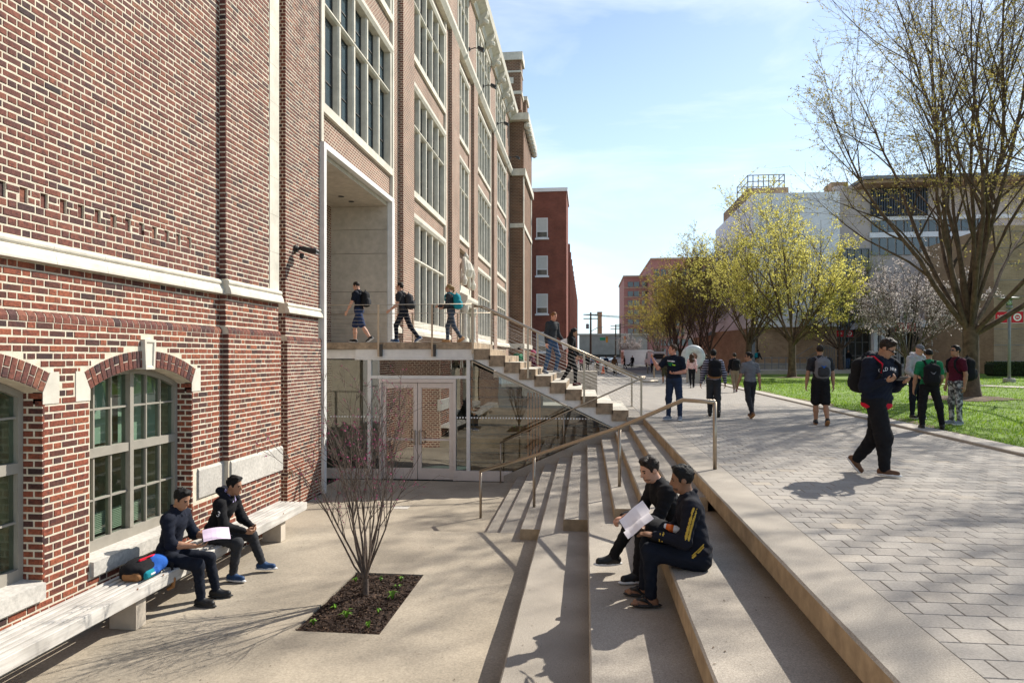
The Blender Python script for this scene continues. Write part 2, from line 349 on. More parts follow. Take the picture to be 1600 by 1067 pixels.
_mm = n_.new('ShaderNodeMix'); _mm.data_type = 'RGBA'; _mm.blend_type = 'MULTIPLY'; _mm.inputs[0].default_value = 1; l_(_r.outputs[0], _mm.inputs[6]); l_(_cc.outputs[0], _mm.inputs[7])
l_(_mm.outputs[2], b_.inputs['Base Color']); b_.inputs['Roughness'].default_value = 0.8
_bp = n_.new('ShaderNodeBump'); _bp.inputs['Strength'].default_value = 0.4; _bp.inputs['Distance'].default_value = 0.004; l_(_n.outputs['Fac'], _bp.inputs['Height']); l_(_bp.outputs[0], b_.inputs['Normal'])
M('knot', (0.20,0.09,0.045), rough=0.8, var=0.2, scale=60)
M('mulch', (0.055,0.032,0.022), rough=0.95, var=0.5, scale=30, bump=0.8, bscale=60)
M('sprout', (0.16,0.34,0.03), rough=0.5, var=0.3, scale=20)
M('bark', (0.125,0.085,0.058), rough=0.95, var=0.30, scale=5, bump=0.9, bscale=22, world=True)
M('bark_grey', (0.155,0.118,0.095), rough=0.95, var=0.3, scale=9, bump=0.6, bscale=40, world=True)
M('bud_magenta', (0.42,0.035,0.16), rough=0.7, var=0.2, scale=40)
def leaf_mat(name, c0, c1, trans=0.5):
    m, n, l, b = new_mat(name)
    r = n.new('ShaderNodeValToRGB'); g = n.new('ShaderNodeNewGeometry'); l(g.outputs['Random Per Island'], r.inputs['Fac'])
    r.color_ramp.elements[0].color = (*c0, 1); r.color_ramp.elements[1].color = (*c1, 1)
    l(r.outputs[0], b.inputs['Base Color']); b.inputs['Roughness'].default_value = 0.6; b.inputs['Specular IOR Level'].default_value = 0.2
    t = n.new('ShaderNodeBsdfTranslucent'); l(r.outputs[0], t.inputs['Color']); x = n.new('ShaderNodeMixShader'); x.inputs[0].default_value = trans
    l(b.outputs[0], x.inputs[1]); l(t.outputs[0], x.inputs[2]); l(x.outputs[0], n['Material Output'].inputs['Surface'])
leaf_mat('leaf_spring', (0.52,0.48,0.09), (0.78,0.72,0.22), 0.6)
leaf_mat('leaf_bronze', (0.28,0.23,0.06), (0.52,0.44,0.12), 0.55)
leaf_mat('leaf_olive', (0.28,0.23,0.04), (0.50,0.41,0.07), 0.6)
leaf_mat('blossom', (0.36,0.31,0.31), (0.62,0.57,0.54))
leaf_mat('leaf_dark', (0.03,0.05,0.012), (0.07,0.10,0.025), 0.3)
glass_mat('glass_entry', (0.72,0.80,0.76), refl=0.16, wav=0.02)
glass_mat('glass_door', (0.72,0.80,0.76), refl=0.34, wav=0.015)
glass_mat('glass_window', (0.62,0.74,0.66), refl=0.10, wav=0.03)
M('glass_far', (0.035,0.05,0.055), rough=0.08, var=0.2, scale=0.7, spec=0.9)
M('glass_blue', (0.05,0.08,0.10), rough=0.06, var=0.3, scale=0.5, spec=1.0)
M('panel_white', (0.84,0.84,0.86), rough=0.7, var=0.04, scale=2, var2=0.05)
M('panel_pink', (0.55,0.47,0.43), rough=0.8, var=0.05, scale=2)
M('pink_wall', (0.40,0.17,0.14), rough=0.85, var=0.08, scale=1)
M('pink_trim', (0.47,0.30,0.22), rough=0.85, var=0.08, scale=1)
M('panel_blue', (0.06,0.075,0.10), rough=0.6, var=0.1, scale=2)
M('grey_metal', (0.20,0.21,0.22), rough=0.5, var=0.08, scale=4)
M('banner_red', (0.55,0.012,0.03), rough=0.7, var=0.05, scale=4)
M('paint_white', (0.80,0.80,0.80), rough=0.5, var=0.02)
M('marble', (0.62,0.64,0.63), rough=0.45, var=0.14, scale=3.5, detail=10)
M('hedge_core', (0.02,0.03,0.01), rough=1, var=0.3)
M('hill_grey', (0.26,0.24,0.21), rough=0.95, var=0.1, scale=0.5)
M('pole_wood', (0.07,0.05,0.035), rough=0.95, var=0.2)
M('cone_orange', (0.85,0.12,0.02), rough=0.5, var=0.03)
M('traffic_yellow', (0.62,0.30,0.02), rough=0.5, var=0.03)
M('sign_green', (0.02,0.30,0.12), rough=0.5, var=0.03)
M('rubber', (0.02,0.02,0.02), rough=0.7, var=0.1)
M('car_white', (0.70,0.70,0.69), rough=0.25, var=0.02, spec=0.6)
M('car_silver', (0.42,0.43,0.45), rough=0.28, var=0.02, metal=0.6)
M('car_dark', (0.045,0.05,0.06), rough=0.22, var=0.02, spec=0.6)
M('red_lamp', (0.6,0.02,0.02), rough=0.3, var=0.02)
# ------------------------------------------------------------------ ground, courtyard, steps, plaza
Z_NEAR, Z_FAR, RI = -1.36, -1.68, 0.17
Y_EDGE, Y_GLASS = 11.05, 17.3
mb = MB(); mb.quad((-900,-60,-2.2),(900,-60,-2.2),(900,1500,-2.2),(-900,1500,-2.2))
solo('ground', mb, 'ground', kind='structure')
# near courtyard with the planting hole left open
PL = [at_z(459,986,Z_NEAR), at_z(595,990,Z_NEAR), at_z(662,896,Z_NEAR), at_z(553,895,Z_NEAR)]
px0, px1 = np.mean([PL[0][0], PL[3][0]]), np.mean([PL[1][0], PL[2][0]])
py0, py1 = np.mean([PL[0][1], PL[1][1]]), np.mean([PL[2][1], PL[3][1]])
mb = MB()
def slab(x0, x1, y0, y1, z, zb=-2.1): mb.box(x0, x1, y0, y1, zb, z)
slab(-5.6, px0, -3, Y_EDGE, Z_NEAR); slab(px1, 2.0, -3, Y_EDGE, Z_NEAR); slab(px0, px1, -3, py0, Z_NEAR); slab(px0, px1, py1, Y_EDGE, Z_NEAR)
court = solo('courtyard_floor', mb, 'concrete_floor', kind='structure')
mb = MB(); mb.box(-6.4, 1.6, Y_EDGE + 0.001, 17.25, -2.1, Z_FAR)
part('lower_floor', mb, 'concrete_floor', court)
mb = MB(); mb.box(-5.6, -5.05, Y_EDGE + 0.002, Y_EDGE + 0.05, -2.1, Z_FAR + 0.004); part('floor_joint', mb, 'paver_joint', court)
mb = MB(); g0 = at_z(627, 793, Z_FAR)
mb.box(g0[0]-0.16, g0[0]+0.16, g0[1]-0.12, g0[1]+0.12, Z_FAR+0.001, Z_FAR+0.006)
part('drain_cover', mb, 'granite', court)
# ---- steps: long seat levels and half steps between them
XE = {'A': -1.72, 'B': -1.40, 1: -1.02, 2: -0.67, 3: -0.32, 4: 0.03, 5: 0.38, 6: 0.73, 7: 1.08, 8: 1.43}
YF = {1: 10.66, 3: 9.94, 5: 9.17, 7: 8.35}
steps = tag(link('steps', None), 'broad concrete seat steps with narrower stairs rising from the courtyard to the plaza', 'steps', kind='structure')
def step_block(x0, x1, y0, y1, z, parent, name='step', b=0.012, under=0.0, face=0.185):
    m = MB()
    # slightly worn front arris and a thin paler nosing line
    n = max(2, int((y1 - y0) / 0.35)); ys = np.linspace(y0, y1, n)
    wob = RNG.uniform(0, 0.006, n) * (b > 0.001)
    lip = [(x0 + under, -2.0), (x0 + under, z - face)] if under else [(x0, -2.0)]
    prof = lambda k: [(p_, ys[k], q_) for p_, q_ in lip] + [(x0, ys[k], z - face)]*(1 if under else 0) + [(x0, ys[k], z - b - wob[k]), (x0 + b + wob[k], ys[k], z), (x1, ys[k], z), (x1, ys[k], -2.0)]
    v = []; f = []; mi = []; c = len(prof(0)); nr = c - 3
    for k in range(n): v += prof(k)
    for k in range(n - 1):
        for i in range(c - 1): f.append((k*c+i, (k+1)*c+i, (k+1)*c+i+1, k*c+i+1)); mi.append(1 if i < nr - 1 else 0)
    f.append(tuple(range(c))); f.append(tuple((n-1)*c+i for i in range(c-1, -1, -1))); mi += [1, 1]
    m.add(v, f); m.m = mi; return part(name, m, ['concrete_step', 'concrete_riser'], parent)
yb = 17.22
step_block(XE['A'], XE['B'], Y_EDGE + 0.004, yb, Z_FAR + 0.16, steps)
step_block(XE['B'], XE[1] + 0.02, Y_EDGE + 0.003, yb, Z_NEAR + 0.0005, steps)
for k in range(1, 8):
    z = Z_NEAR + k * RI
    y0 = -3 if k % 2 == 0 else YF[k]
    # each seat level runs the whole way; half steps only start at their block face
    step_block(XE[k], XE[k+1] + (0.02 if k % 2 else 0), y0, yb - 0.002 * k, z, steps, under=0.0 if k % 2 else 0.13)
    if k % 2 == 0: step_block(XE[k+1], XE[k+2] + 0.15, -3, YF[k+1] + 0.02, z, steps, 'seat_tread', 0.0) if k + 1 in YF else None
# plaza edge stone
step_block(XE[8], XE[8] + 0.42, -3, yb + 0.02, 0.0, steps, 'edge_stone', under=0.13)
# chips out of the arris
# ---- plaza paving: rows across, bricks staggered
plaza = tag(link('plaza_paving', None), 'grey concrete paver plaza between the steps and the lawn', 'paving', kind='structure')
XL = XE[8] + 0.42
def kerb_x(y): return 6.33 + 0.022 * y + 0.00012 * max(0, y - 18) ** 2.0
mb = MB()
ysk = np.concatenate([np.linspace(-3, 40, 24), [60, 80]])
for a, b in zip(ysk[:-1], ysk[1:]):
    mb.quad((XL - 0.02, a, -0.012), (kerb_x(a), a, -0.012), (kerb_x(b), b, -0.012), (XL - 0.02, b, -0.012))
mb.quad((-6.2, 21.0, -0.013), (XL - 0.02, 21.0, -0.013), (XL - 0.02, 60, -0.013), (-6.2, 60, -0.013))
mb.quad((XE[8], 17.25, -0.014), (XL - 0.02, 17.25, -0.014), (XL - 0.02, 21.0, -0.014), (XE[8], 21.0, -0.014))
part('paving_bed', mb, 'paver_joint', plaza)
PW, PD, PG = 0.232, 0.203, 0.0035
pav = []
row = 0; y = 2.2
while y < 52:
    x = XL + (0.0 if row % 2 else -PW / 2)
    xmax = kerb_x(y + PD / 2)
    left = XL
    if 17.26 < y <= 21.1: x = XE[8] + 0.003 - PW + (0 if row % 2 else -PW / 2); left = XE[8] + 0.003
    if y > 21.1: x = -6.15 + (0 if row % 2 else -PW / 2); left = -6.15
    while x < xmax:
        a, b = max(x, left + 0.002), min(x + PW, xmax - 0.004)
        if b - a > 0.04: pav.append((a, b, y, y + PD))
        x += PW
    y += PD; row += 1
def vis_px(p): u, v, d = to_px(p); return d > 0.3 and -40 < u < 1640 and -40 < v < 1100
full = MB(); full.cbox((0,0,-0.03), (PW - PG, PD - PG, 0.06), bevel=0.004)
pv_mesh = full.mesh('paver', ['paver'])
pv = []
for q in pav:
    c = ((q[0]+q[1])/2, (q[2]+q[3])/2, 0.0)
    d = to_px(c)[2]
    pv.append((d if vis_px(c) and q[1]-q[0] > PW - 0.002 else 1e9, q, c))
pv.sort(key=lambda t: t[0])
for d, q, c in pv[:300]:
    o = link('paver', pv_mesh, plaza, loc=(c[0], c[1], RNG.uniform(-0.0015, 0.0015)), rot=(RNG.uniform(-.004,.004), RNG.uniform(-.004,.004), RNG.uniform(-.006,.006)))
rest = np.array([q for d, q, c in pv[300:]])
n = len(rest); zt = RNG.uniform(-0.0015, 0.0015, n); g = PG / 2
x0, x1, y0, y1 = rest[:,0]+g, rest[:,1]-g, rest[:,2]+g, rest[:,3]-g
bv = 0.004
V = np.stack([np.stack([x0,y0,zt-0.03],1),np.stack([x1,y0,zt-0.03],1),np.stack([x1,y1,zt-0.03],1),np.stack([x0,y1,zt-0.03],1),
              np.stack([x0,y0,zt-bv],1),np.stack([x1,y0,zt-bv],1),np.stack([x1,y1,zt-bv],1),np.stack([x0,y1,zt-bv],1),
              np.stack([x0+bv,y0+bv,zt],1),np.stack([x1-bv,y0+bv,zt],1),np.stack([x1-bv,y1-bv,zt],1),np.stack([x0+bv,y1-bv,zt],1)],1).reshape(-1,3)
Fq = np.array([(8,9,10,11)] + [(k*4+i, k*4+(i+1)%4, k*4+4+(i+1)%4, k*4+4+i) for k in (0,1) for i in range(4)])
F = (np.arange(n)[:,None,None]*12 + Fq[None]).reshape(-1,4)
part('distant_pavers', np_mesh('distant_pavers', V, F, 'paver'), None, plaza, kind='stuff')
# kerb stones along the lawn
yk = -2.0
while yk < 45:
    L_ = 1.45; a, b = yk + 0.004, yk + L_ - 0.004
    m = MB(); xa, xb = kerb_x(a), kerb_x(b); wk = 0.42; zt_ = 0.05
    m.add([(xa,a,-0.2),(xb,b,-0.2),(xb+wk,b,-0.2),(xa+wk,a,-0.2),(xa,a,zt_-0.012),(xb,b,zt_-0.012),(xb+wk,b,zt_),(xa+wk,a,zt_),(xa+0.014,a,zt_),(xb+0.014,b,zt_)],
          [(0,1,5,4),(4,5,9,8),(8,9,6,7),(3,7,6,2),(0,4,8,7,3),(1,2,6,9,5)])
    part('kerb_stone', m, 'kerb_stone', plaza); yk += L_
# ---- lawn and what lies beyond the plaza
def lawn_z(x, y): return 0.035 + 0.012 * max(0.0, x - kerb_x(y) - 0.4) + 0.02 * math.sin(x * 0.9 + y * 0.35)
nx, ny = 40, 46
us = np.linspace(0, 1, nx) ** 1.3; yl = np.linspace(-4, 57, ny)
V = []; F = []
for j in range(ny):
    for i in range(nx):
        xx = kerb_x(yl[j]) + 0.40 + us[i] * 60; V.append((xx, yl[j], min(lawn_z(xx, yl[j]), 0.42)))
for j in range(ny-1):
    for i in range(nx-1): F.append((j*nx+i, j*nx+i+1, (j+1)*nx+i+1, (j+1)*nx+i))
lawn = tag(link('lawn', np_mesh('lawn', V, F, 'lawn', smooth=True)), kind='structure')
# footpaths that cross the lawn (at the foot of the building and beside the lamp posts)
def on_lawn(x, y): return min(lawn_z(x, y), 0.42)
def path_strip(name, pts, wid, z=0.03):
    m = MB(); pts = [np.array(p, float) for p in pts]
    for a, b in zip(pts[:-1], pts[1:]):
        d = (b - a) / np.linalg.norm(b - a); nrm = np.array([-d[1], d[0]]) * wid / 2
        q = [a - nrm, b - nrm, b + nrm, a + nrm]; k = 10
        for i in range(k):
            t0, t1 = i / k, (i + 1) / k
            w0, w1 = a + (b - a) * t0, a + (b - a) * t1
            P4 = [w0 - nrm, w1 - nrm, w1 + nrm, w0 + nrm]
            m.quad(*[(p[0], p[1], max(on_lawn(p[0], p[1]), on_lawn(*((w0+w1)/2))) + z) for p in P4])
    return solo(name, m, 'kerb_stone', kind='structure')
mb = MB(); mb.box(13.5, 90, 56.9, 66.3, -0.3, 0.43); solo('footpath', mb, 'kerb_stone', kind='structure')
path_strip('footpath', [at_z(1335,596,0.3)[:2], at_z(1480,596,0.3)[:2], at_z(1700,606,0.3)[:2]], 1.5, 0.03)
# bare soil rings and worn edge
yw = np.arange(5, 40, 0.16); ww = np.clip(0.16 + 0.22*np.sin(yw*0.9) + 0.14*np.sin(yw*2.3+1) + RNG.normal(0, 0.07, len(yw)), 0.02, 0.75)
V = []; F = []
for i, (a_, b_) in enumerate(zip(yw, ww)):
    x0_ = kerb_x(a_) + 0.405
    for j in range(5): V.append((x0_ + b_*j/4, a_, on_lawn(x0_ + b_*j/4, a_) + 0.008 - (0.010 if j == 4 else 0)))
    if i: F += [((i-1)*5+j, (i-1)*5+j+1, i*5+j+1, i*5+j) for j in range(4)]
tag(link('worn_soil', np_mesh('worn_soil', V, F, 'soil', smooth=True)), kind='structure')
# street beyond the plaza
mb = MB(); mb.quad((-6.2,60,-0.03),(40,60,-0.03),(40,400,-0.03),(-6.2,400,-0.03)); solo('road', mb, 'asphalt', kind='structure')
mb = MB(); mb.quad((-6.2,51.9,-0.004),(13.4,51.9,-0.004),(13.4,60.5,-0.004),(-6.2,60.5,-0.004)); solo('pavement', mb, 'paver_far', kind='structure')
mb = MB(); mb.quad((12,60.4,0.0),(60,60.4,0.0),(60,400,0.0),(12,400,0.0)); solo('pavement', mb, 'paver_far', kind='structure')
# grass blades, densest where the lawn is close
nb = 70000
yy = 7 + (RNG.random(nb) ** 1.5) * 38; xx = np.array([kerb_x(v) for v in yy]) + 0.42 + (RNG.random(nb) ** 1.1) * np.clip(yy * 0.75, 3, 22)
zz = np.minimum(0.035 + 0.012*np.maximum(0, xx - np.array([kerb_x(v) for v in yy]) - 0.4) + 0.02*np.sin(xx*0.9+yy*0.35), 0.42) - 0.004
clump = 0.5 + 0.5*np.sin(xx*2.1+np.sin(yy*1.3)*2)*np.sin(yy*1.7)
h = RNG.uniform(0.03, 0.075, nb) * (0.7 + 0.6*clump); wd = RNG.uniform(0.004, 0.009, nb) * (1 + yy*0.05); an = RNG.uniform(0, 6.283, nb)
lx, ly = RNG.normal(0, 0.022, nb), RNG.normal(0, 0.022, nb)
c, s_ = np.cos(an)*wd, np.sin(an)*wd
V = np.stack([np.stack([xx-c,yy-s_,zz],1), np.stack([xx+c,yy+s_,zz],1), np.stack([xx+lx,yy+ly,zz+h],1)],1).reshape(-1,3)
F = np.arange(nb*3).reshape(-1,3)
tag(link('grass', np_mesh('grass', V, F, 'grass_blade')), 'short bright green grass on the lawn beyond the kerb', 'grass', kind='stuff')

# bits of grit, dry leaf and bud scale lying about
nd = 420; dx = np.concatenate([RNG.uniform(-4.6,-1.1,200), RNG.uniform(-0.6,1.4,120), RNG.uniform(1.5,6.2,100)]); dy = np.concatenate([RNG.uniform(5.6,10.9,200), RNG.uniform(4.2,9,120), RNG.uniform(3,15,100)])
dz = np.where(dx < XE[2], Z_NEAR, np.where(dx < XE[4], Z_NEAR+2*RI, np.where(dx < XE[6], Z_NEAR+4*RI, np.where(dx < XE[8], Z_NEAR+6*RI, 0.0)))) + 0.004
an = RNG.uniform(0,6.28,nd); sz = RNG.uniform(0.004,0.016,nd); ca, sa = np.cos(an)*sz, np.sin(an)*sz
V = np.stack([np.stack([dx-ca,dy-sa,dz],1), np.stack([dx+sa*0.4,dy-ca*0.4,dz+0.002],1), np.stack([dx+ca,dy+sa,dz+0.003],1), np.stack([dx-sa*0.4,dy+ca*0.4,dz+0.001],1)],1).reshape(-1,3)
keep = ~((dx > px0-0.02) & (dx < px1+0.02) & (dy > py0-0.02) & (dy < py1+0.02))
tag(link('litter', np_mesh('litter', V, np.arange(nd*4).reshape(-1,4)[keep], 'soil')), 'specks of dry leaf and grit scattered on the courtyard and steps', 'litter', kind='stuff')
# ------------------------------------------------------------------ the brick hall on the left
hall = thing('brick_hall', 'long red brown brick hall with limestone trim, arched basement windows and tall mullioned windows', 'building', (-6.1, 12, 0))
XM, XMU, X2, X2U = -5.20, -5.25, -5.11, -5.155      # near wing: main plinth, main upper, pilaster plinth, pilaster upper
X3, X3U = -6.08, -6.12                               # far front
CO, ST_L, HD_L, JT, JV = 0.0735, 0.201, 0.095, 0.0185, 0.0135
Z_PL0, Z_PL1 = 1.84, 1.95                            # sloped course on top of the plinth
Z_BD0, Z_BD1 = 2.41, 2.62                            # stone band
Y2A, Y2B, Y3A, Y3B = 9.34, 11.04, 13.43, 15.26
WINS = [(1.68, 3.55), (4.185, 6.055), (6.69, 8.56)]
Z_SPR, Z_CR, Z_SILL = 1.16, 1.375, -0.655
# ---- mortar bodies (the walls the bricks stand proud of)
mb = MB(); D = 0.004; B0 = -12.0
def wallbox(y0, y1, z0, z1, xf): mb.box(B0, xf - D, y0, y1, z0, z1)
# plinth with window openings: built as piers and lintel pieces round each opening
ys = [-6.0] + [v for w_ in WINS for v in w_] + [Y2A]
for i in range(0, len(ys), 2): wallbox(ys[i], ys[i+1], -2.1, Z_PL0, XM)
for (a, b) in WINS:
    wallbox(a, b, -2.1, Z_SILL - 0.17, XM)
    yc, hw = (a+b)/2, (b-a)/2; rise = Z_CR - Z_SPR; Ra = (hw*hw + rise*rise)/(2*rise); zc = Z_CR - Ra
    n = 14; pts = [(yc + hw*(-1 + 2*k/n)) for k in range(n+1)]
    poly = [(y_, zc + math.sqrt(max(Ra*Ra-(y_-yc)**2, 0))) for y_ in pts] + [(b, Z_PL0), (a, Z_PL0)]
    mb.prism(poly, 'x', B0 + 6.35, XM - D)
wallbox(-6.0, Y2A, Z_PL0, Z_BD0, XMU); NOTCH_Z = 2.95; VY0 = 3.4
wallbox(-6.0, Y2A, Z_BD0, NOTCH_Z, XMU); wallbox(-6.0, Y2A, NOTCH_Z, 21, XMU - 0.035)
NY = [VY0 + 0.245*i for i in range(22)]
ed = [-6.0] + [v for y_ in NY for v in (y_ - 0.004, y_ + 0.089)] + [Y2A]
for i in range(0, len(ed), 2): mb.box(XMU - 0.2, XMU - D, ed[i], ed[i+1], NOTCH_Z, NOTCH_Z + 0.1444)
wallbox(-6.0, Y2A, NOTCH_Z + 0.1444, 21, XMU)
wallbox(Y2A, Y2B, -2.1, Z_PL0, X2); wallbox(Y2A, Y2B, Z_PL0, 21, X2U)
mb.box(B0, -6.3, Y2B, Y3A + 0.1, -2.1, 21)
wallbox(Y3A, Y3B, -2.1, Z_PL0, X3); wallbox(Y3A, Y3B, Z_PL0, 21, X3U)
part('masonry_core', mb, 'mortar', hall)
cl = MB(); cl.box(XM - 0.05, XM + 0.001, -6.0, WINS[0][0], Z_NEAR, Z_PL0); cl.box(XM - 0.05, XM + 0.001, WINS[0][1], VY0 + 0.14, Z_NEAR, Z_PL0); cl.box(XMU - 0.02, XMU + 0.001, -6.0, VY0, Z_PL1, 21); cl.box(XMU - 0.02, XMU + 0.0012, VY0, Y2A, 8.62, 21); cl.box(X2U - 0.02, X2U + 0.001, Y2A, Y2B - 0.34, 9.25, 21)
cl.box(-6.3, X2 - 0.02, Y2B + 0.001, Y2B + 0.012, -1.7, Z_PL0); cl.box(-6.3, X2U - 0.06, Y2B + 0.001, Y2B + 0.012, Z_PL0, 21); cl.box(-6.31, -6.298, Y2B + 0.012, Y3A, -1.7, 21); cl.box(X3U - 0.02, X3U + 0.001, Y3A, Y3B, 11.25, 21)
part('plain_brickwork', cl, 'brick_far', hall)

# ---- bricks
BR = []           # (centre, u axis(0:y,1:x), length, height, normal sign, material)
def lay(u0, u1, z0, z1, put, holes=None, phase=0, flem=True, mat='brick', only=None):
    """Flemish bond over a strip; put(u,z,len,h) places one brick; holes(z) gives forbidden intervals"""
    n = int(round((z1 - z0) / CO)); co = (z1 - z0) / n
    per = ST_L + HD_L + 2 * JV
    for r in range(n):
        za = z0 + r * co; zm = za + co / 2; hh = co - JT
        off = -per * 3 + (per / 2 if (r + phase) % 2 else 0)
        u = u0 + off
        segs = []
        while u < u1:
            segs.append((u, u + ST_L)); u += ST_L + JV; segs.append((u, u + HD_L)); u += HD_L + JV
        ban = holes(za, za + co) if holes else []
        for a, b in segs:
            a, b = max(a, u0 + 0.001), min(b, u1 - 0.001)
            if b - a < 0.03: continue
            parts_ = [(a, b)]
            for (p, q) in ban:
                nxt = []
                for (s, t) in parts_:
                    if q <= s or p >= t: nxt.append((s, t)); continue
                    if p - s > 0.03: nxt.append((s, p - JT*0.5))
                    if t - q > 0.03: nxt.append((q + JT*0.5, t))
                parts_ = nxt
            for s, t in parts_: put((s + t) / 2, zm, t - s, hh, mat)
def put_x(xf):
    return lambda u, z, ln, h, m: BR.append(((xf, u, z), 0, ln, h, m))
def put_y(yf):
    yf = yf - D
    return lambda u, z, ln, h, m: BR.append(((u, yf, z), 1, ln, h, m))
RING = 0.205
def lay_return(u0, u1, z0, z1, put, mat='brick'):
    """narrow return: one brick, or a long and a short one, to the course"""
    n = int(round((z1 - z0) / CO)); co = (z1 - z0) / n; wd = u1 - u0
    for r in range(n):
        zm = z0 + (r + 0.5) * co; hh = co - JT
        if wd < 0.17: put((u0+u1)/2, zm, wd - 0.004, hh, mat)
        else:
            c = u0 + (wd * 0.64 if r % 2 else wd * 0.36)
            put((u0+c-JT/2)/2, zm, c-JT/2-u0, hh, mat); put((c+JT/2+u1)/2, zm, u1-c-JT/2, hh, mat)
def holes_plinth(za, zb):
    out = []
    for (a, b) in WINS:
        yc, hw = (a+b)/2, (b-a)/2; rise = Z_CR - Z_SPR; Ra = (hw*hw+rise*rise)/(2*rise); zc = Z_CR - Ra; Ro = Ra + RING
        if zb <= Z_SILL - 0.16: continue
        if za < Z_SPR - 0.02: out.append((a, b))
        z_ = za - zc
        if za >= Z_SPR - 0.12 and z_ < Ro:
            hx = math.sqrt(max(Ro*Ro - z_*z_, 0)); sk = hw + 0.21
            out.append((yc - min(hx, sk), yc + min(hx, sk)) if za > Z_SPR + 0.14 else (a - 0.21, b + 0.21))
        if zb > 1.36 and za < 1.72: out.append((yc - 0.1, yc + 0.1))
    if za < 0.0 and zb > -0.40 - 0.02: out.append((WINS[2][1] - 0.001, Y2A + 1))
    return out
lay(VY0, Y2A, Z_NEAR, -0.4, put_x(XM), holes_plinth, mat='brick_low')
lay(VY0, Y2A, -0.4, 0.0, put_x(XM), holes_plinth, mat='brick_low')
lay(VY0, Y2A, 0.0, Z_PL0, put_x(XM), holes_plinth, mat='brick_low')
lay(VY0, Y2A, Z_PL1 + 0.005, Z_BD0 - 0.005, put_x(XMU), mat='brick_low')
def holes_upper(za, zb):
    out = []
    if True:
        out = [(y_, y_ + 0.085) for y_ in NY]
    return out
lay(VY0, Y2A, Z_BD1 + 0.003, NOTCH_Z, put_x(XMU)); lay(VY0, Y2A, NOTCH_Z, NOTCH_Z + 0.1444, put_x(XMU), holes_upper, phase=1)
lay(VY0, Y2A, NOTCH_Z + 0.1444, 8.6, put_x(XMU), phase=1)
for y_ in NY: BR.append(((XMU - 0.026, y_ + 0.043, NOTCH_Z + 0.072), 0, 0.084, 0.142, 'brick'))
# pilaster at the corner of the near wing
lay(Y2A, Y2B, Z_NEAR, -0.4, put_x(X2), mat='brick_low'); lay(Y2A, Y2B, 0.0, Z_PL0, put_x(X2), mat='brick_low')
lay(Y2A, Y2B, Z_PL1 + 0.005, Z_BD0 - 0.005, put_x(X2U), mat='brick_low'); lay(Y2A, Y2B - 0.34, Z_BD1 + 0.003, 9.2, put_x(X2U), phase=1)
for z0_, z1_, xa, xb, mt in ((Z_NEAR,-0.4,XM,X2,'brick_low'),(0.0,Z_PL0,XM,X2,'brick'),(Z_PL1,Z_BD0,XMU,X2U,'brick'),(Z_BD1,9.0,XMU,X2U,'brick')): lay_return(xa, xb, z0_, z1_, put_y(Y2A), mt)
# window reveals (face the camera)
for (a, b) in WINS[1:]:
    lay_return(XM - 0.25, XM, Z_SILL, Z_SPR, put_y(b), 'brick_low')
# far pilaster beside the portal
lay(Y3A, Y3B - 0.02, Z_FAR, -0.2, put_x(X3), mat='brick_low'); lay(Y3A, Y3B - 0.02, -0.2, Z_PL0, put_x(X3))
lay(Y3A, Y3B - 0.1, Z_PL1 + 0.005, Z_BD0 - 0.005, put_x(X3U)); lay(Y3A, Y3B - 0.02, Z_BD1 + 0.003, 11.2, put_x(X3U), phase=1)
for z0_, z1_, xf in ((Z_FAR, Z_PL0, X3), (Z_PL1, Z_BD0, X3U), (Z_BD1, 11.2, X3U)): lay_return(-6.3, xf, z0_, z1_, put_y(Y3A))

def brick_geo(ax, ln, h, dep=0.03, bv=0.0035):
    """brick proud of the mortar: front face with a worn arris; axis 0 faces +x, 1 faces -y"""
    a, b = ln/2, h/2
    if ax == 0:
        v = [(-dep,-a,-b),(-dep,a,-b),(-dep,a,b),(-dep,-a,b),(-bv,-a,-b),(-bv,a,-b),(-bv,a,b),(-bv,-a,b),(0,-a+bv,-b+bv),(0,a-bv,-b+bv),(0,a-bv,b-bv),(0,-a+bv,b-bv)]
    else:
        v = [(a,dep,-b),(-a,dep,-b),(-a,dep,b),(a,dep,b),(a,bv,-b),(-a,bv,-b),(-a,bv,b),(a,bv,b),(a-bv,0,-b+bv),(-a+bv,0,-b+bv),(-a+bv,0,b-bv),(a-bv,0,b-bv)]
        v = [(-x, y, z) for x, y, z in v]
    return v
BF = [(8,9,10,11)] + [(k*4+i, k*4+(i+1)%4, k*4+4+(i+1)%4, k*4+4+i) for k in (0,1) for i in range(4)]
BFI = [f[::-1] for f in BF]
# arch rings: voussoirs, one stretcher then two headers, set on a circle
ARCH = []
for wi, (a, b) in enumerate(WINS[1:]):
    yc, hw = (a+b)/2, (b-a)/2; rise = Z_CR - Z_SPR; Ra = (hw*hw+rise*rise)/(2*rise); zc = Z_CR - Ra
    t0 = math.asin(hw / Ra); nv = 27; k = 0
    for i in range(nv):
        th = -t0 + (i + 0.5) * 2 * t0 / nv
        if abs(th) < t0 / nv * 1.3: continue
        wv = 2 * t0 / nv * (Ra + RING/2) - 0.011
        rows = [(Ra + 0.002, Ra + RING - 0.004)] if i % 2 else [(Ra + 0.002, Ra + RING/2 - 0.006), (Ra + RING/2 + 0.006, Ra + RING - 0.004)]
        for r0, r1 in rows:
            rm = (r0 + r1)/2; ARCH.append(((XM + 0.004, yc + rm*math.sin(th), zc + rm*math.cos(th)), -th, wv, r1 - r0))
cache = {}
def brick_obj(c, ax, ln, h, mat, rotx=0.0):
    key = (ax, round(ln, 3), round(h, 3), mat)
    if key not in cache:
        m = MB(); m.add(brick_geo(ax, ln, h), BF if ax == 0 else BF); cache[key] = m.mesh('brick', [mat])
    o = link('brick', cache[key], hall, loc=c, rot=(rotx, 0, 0)); return o
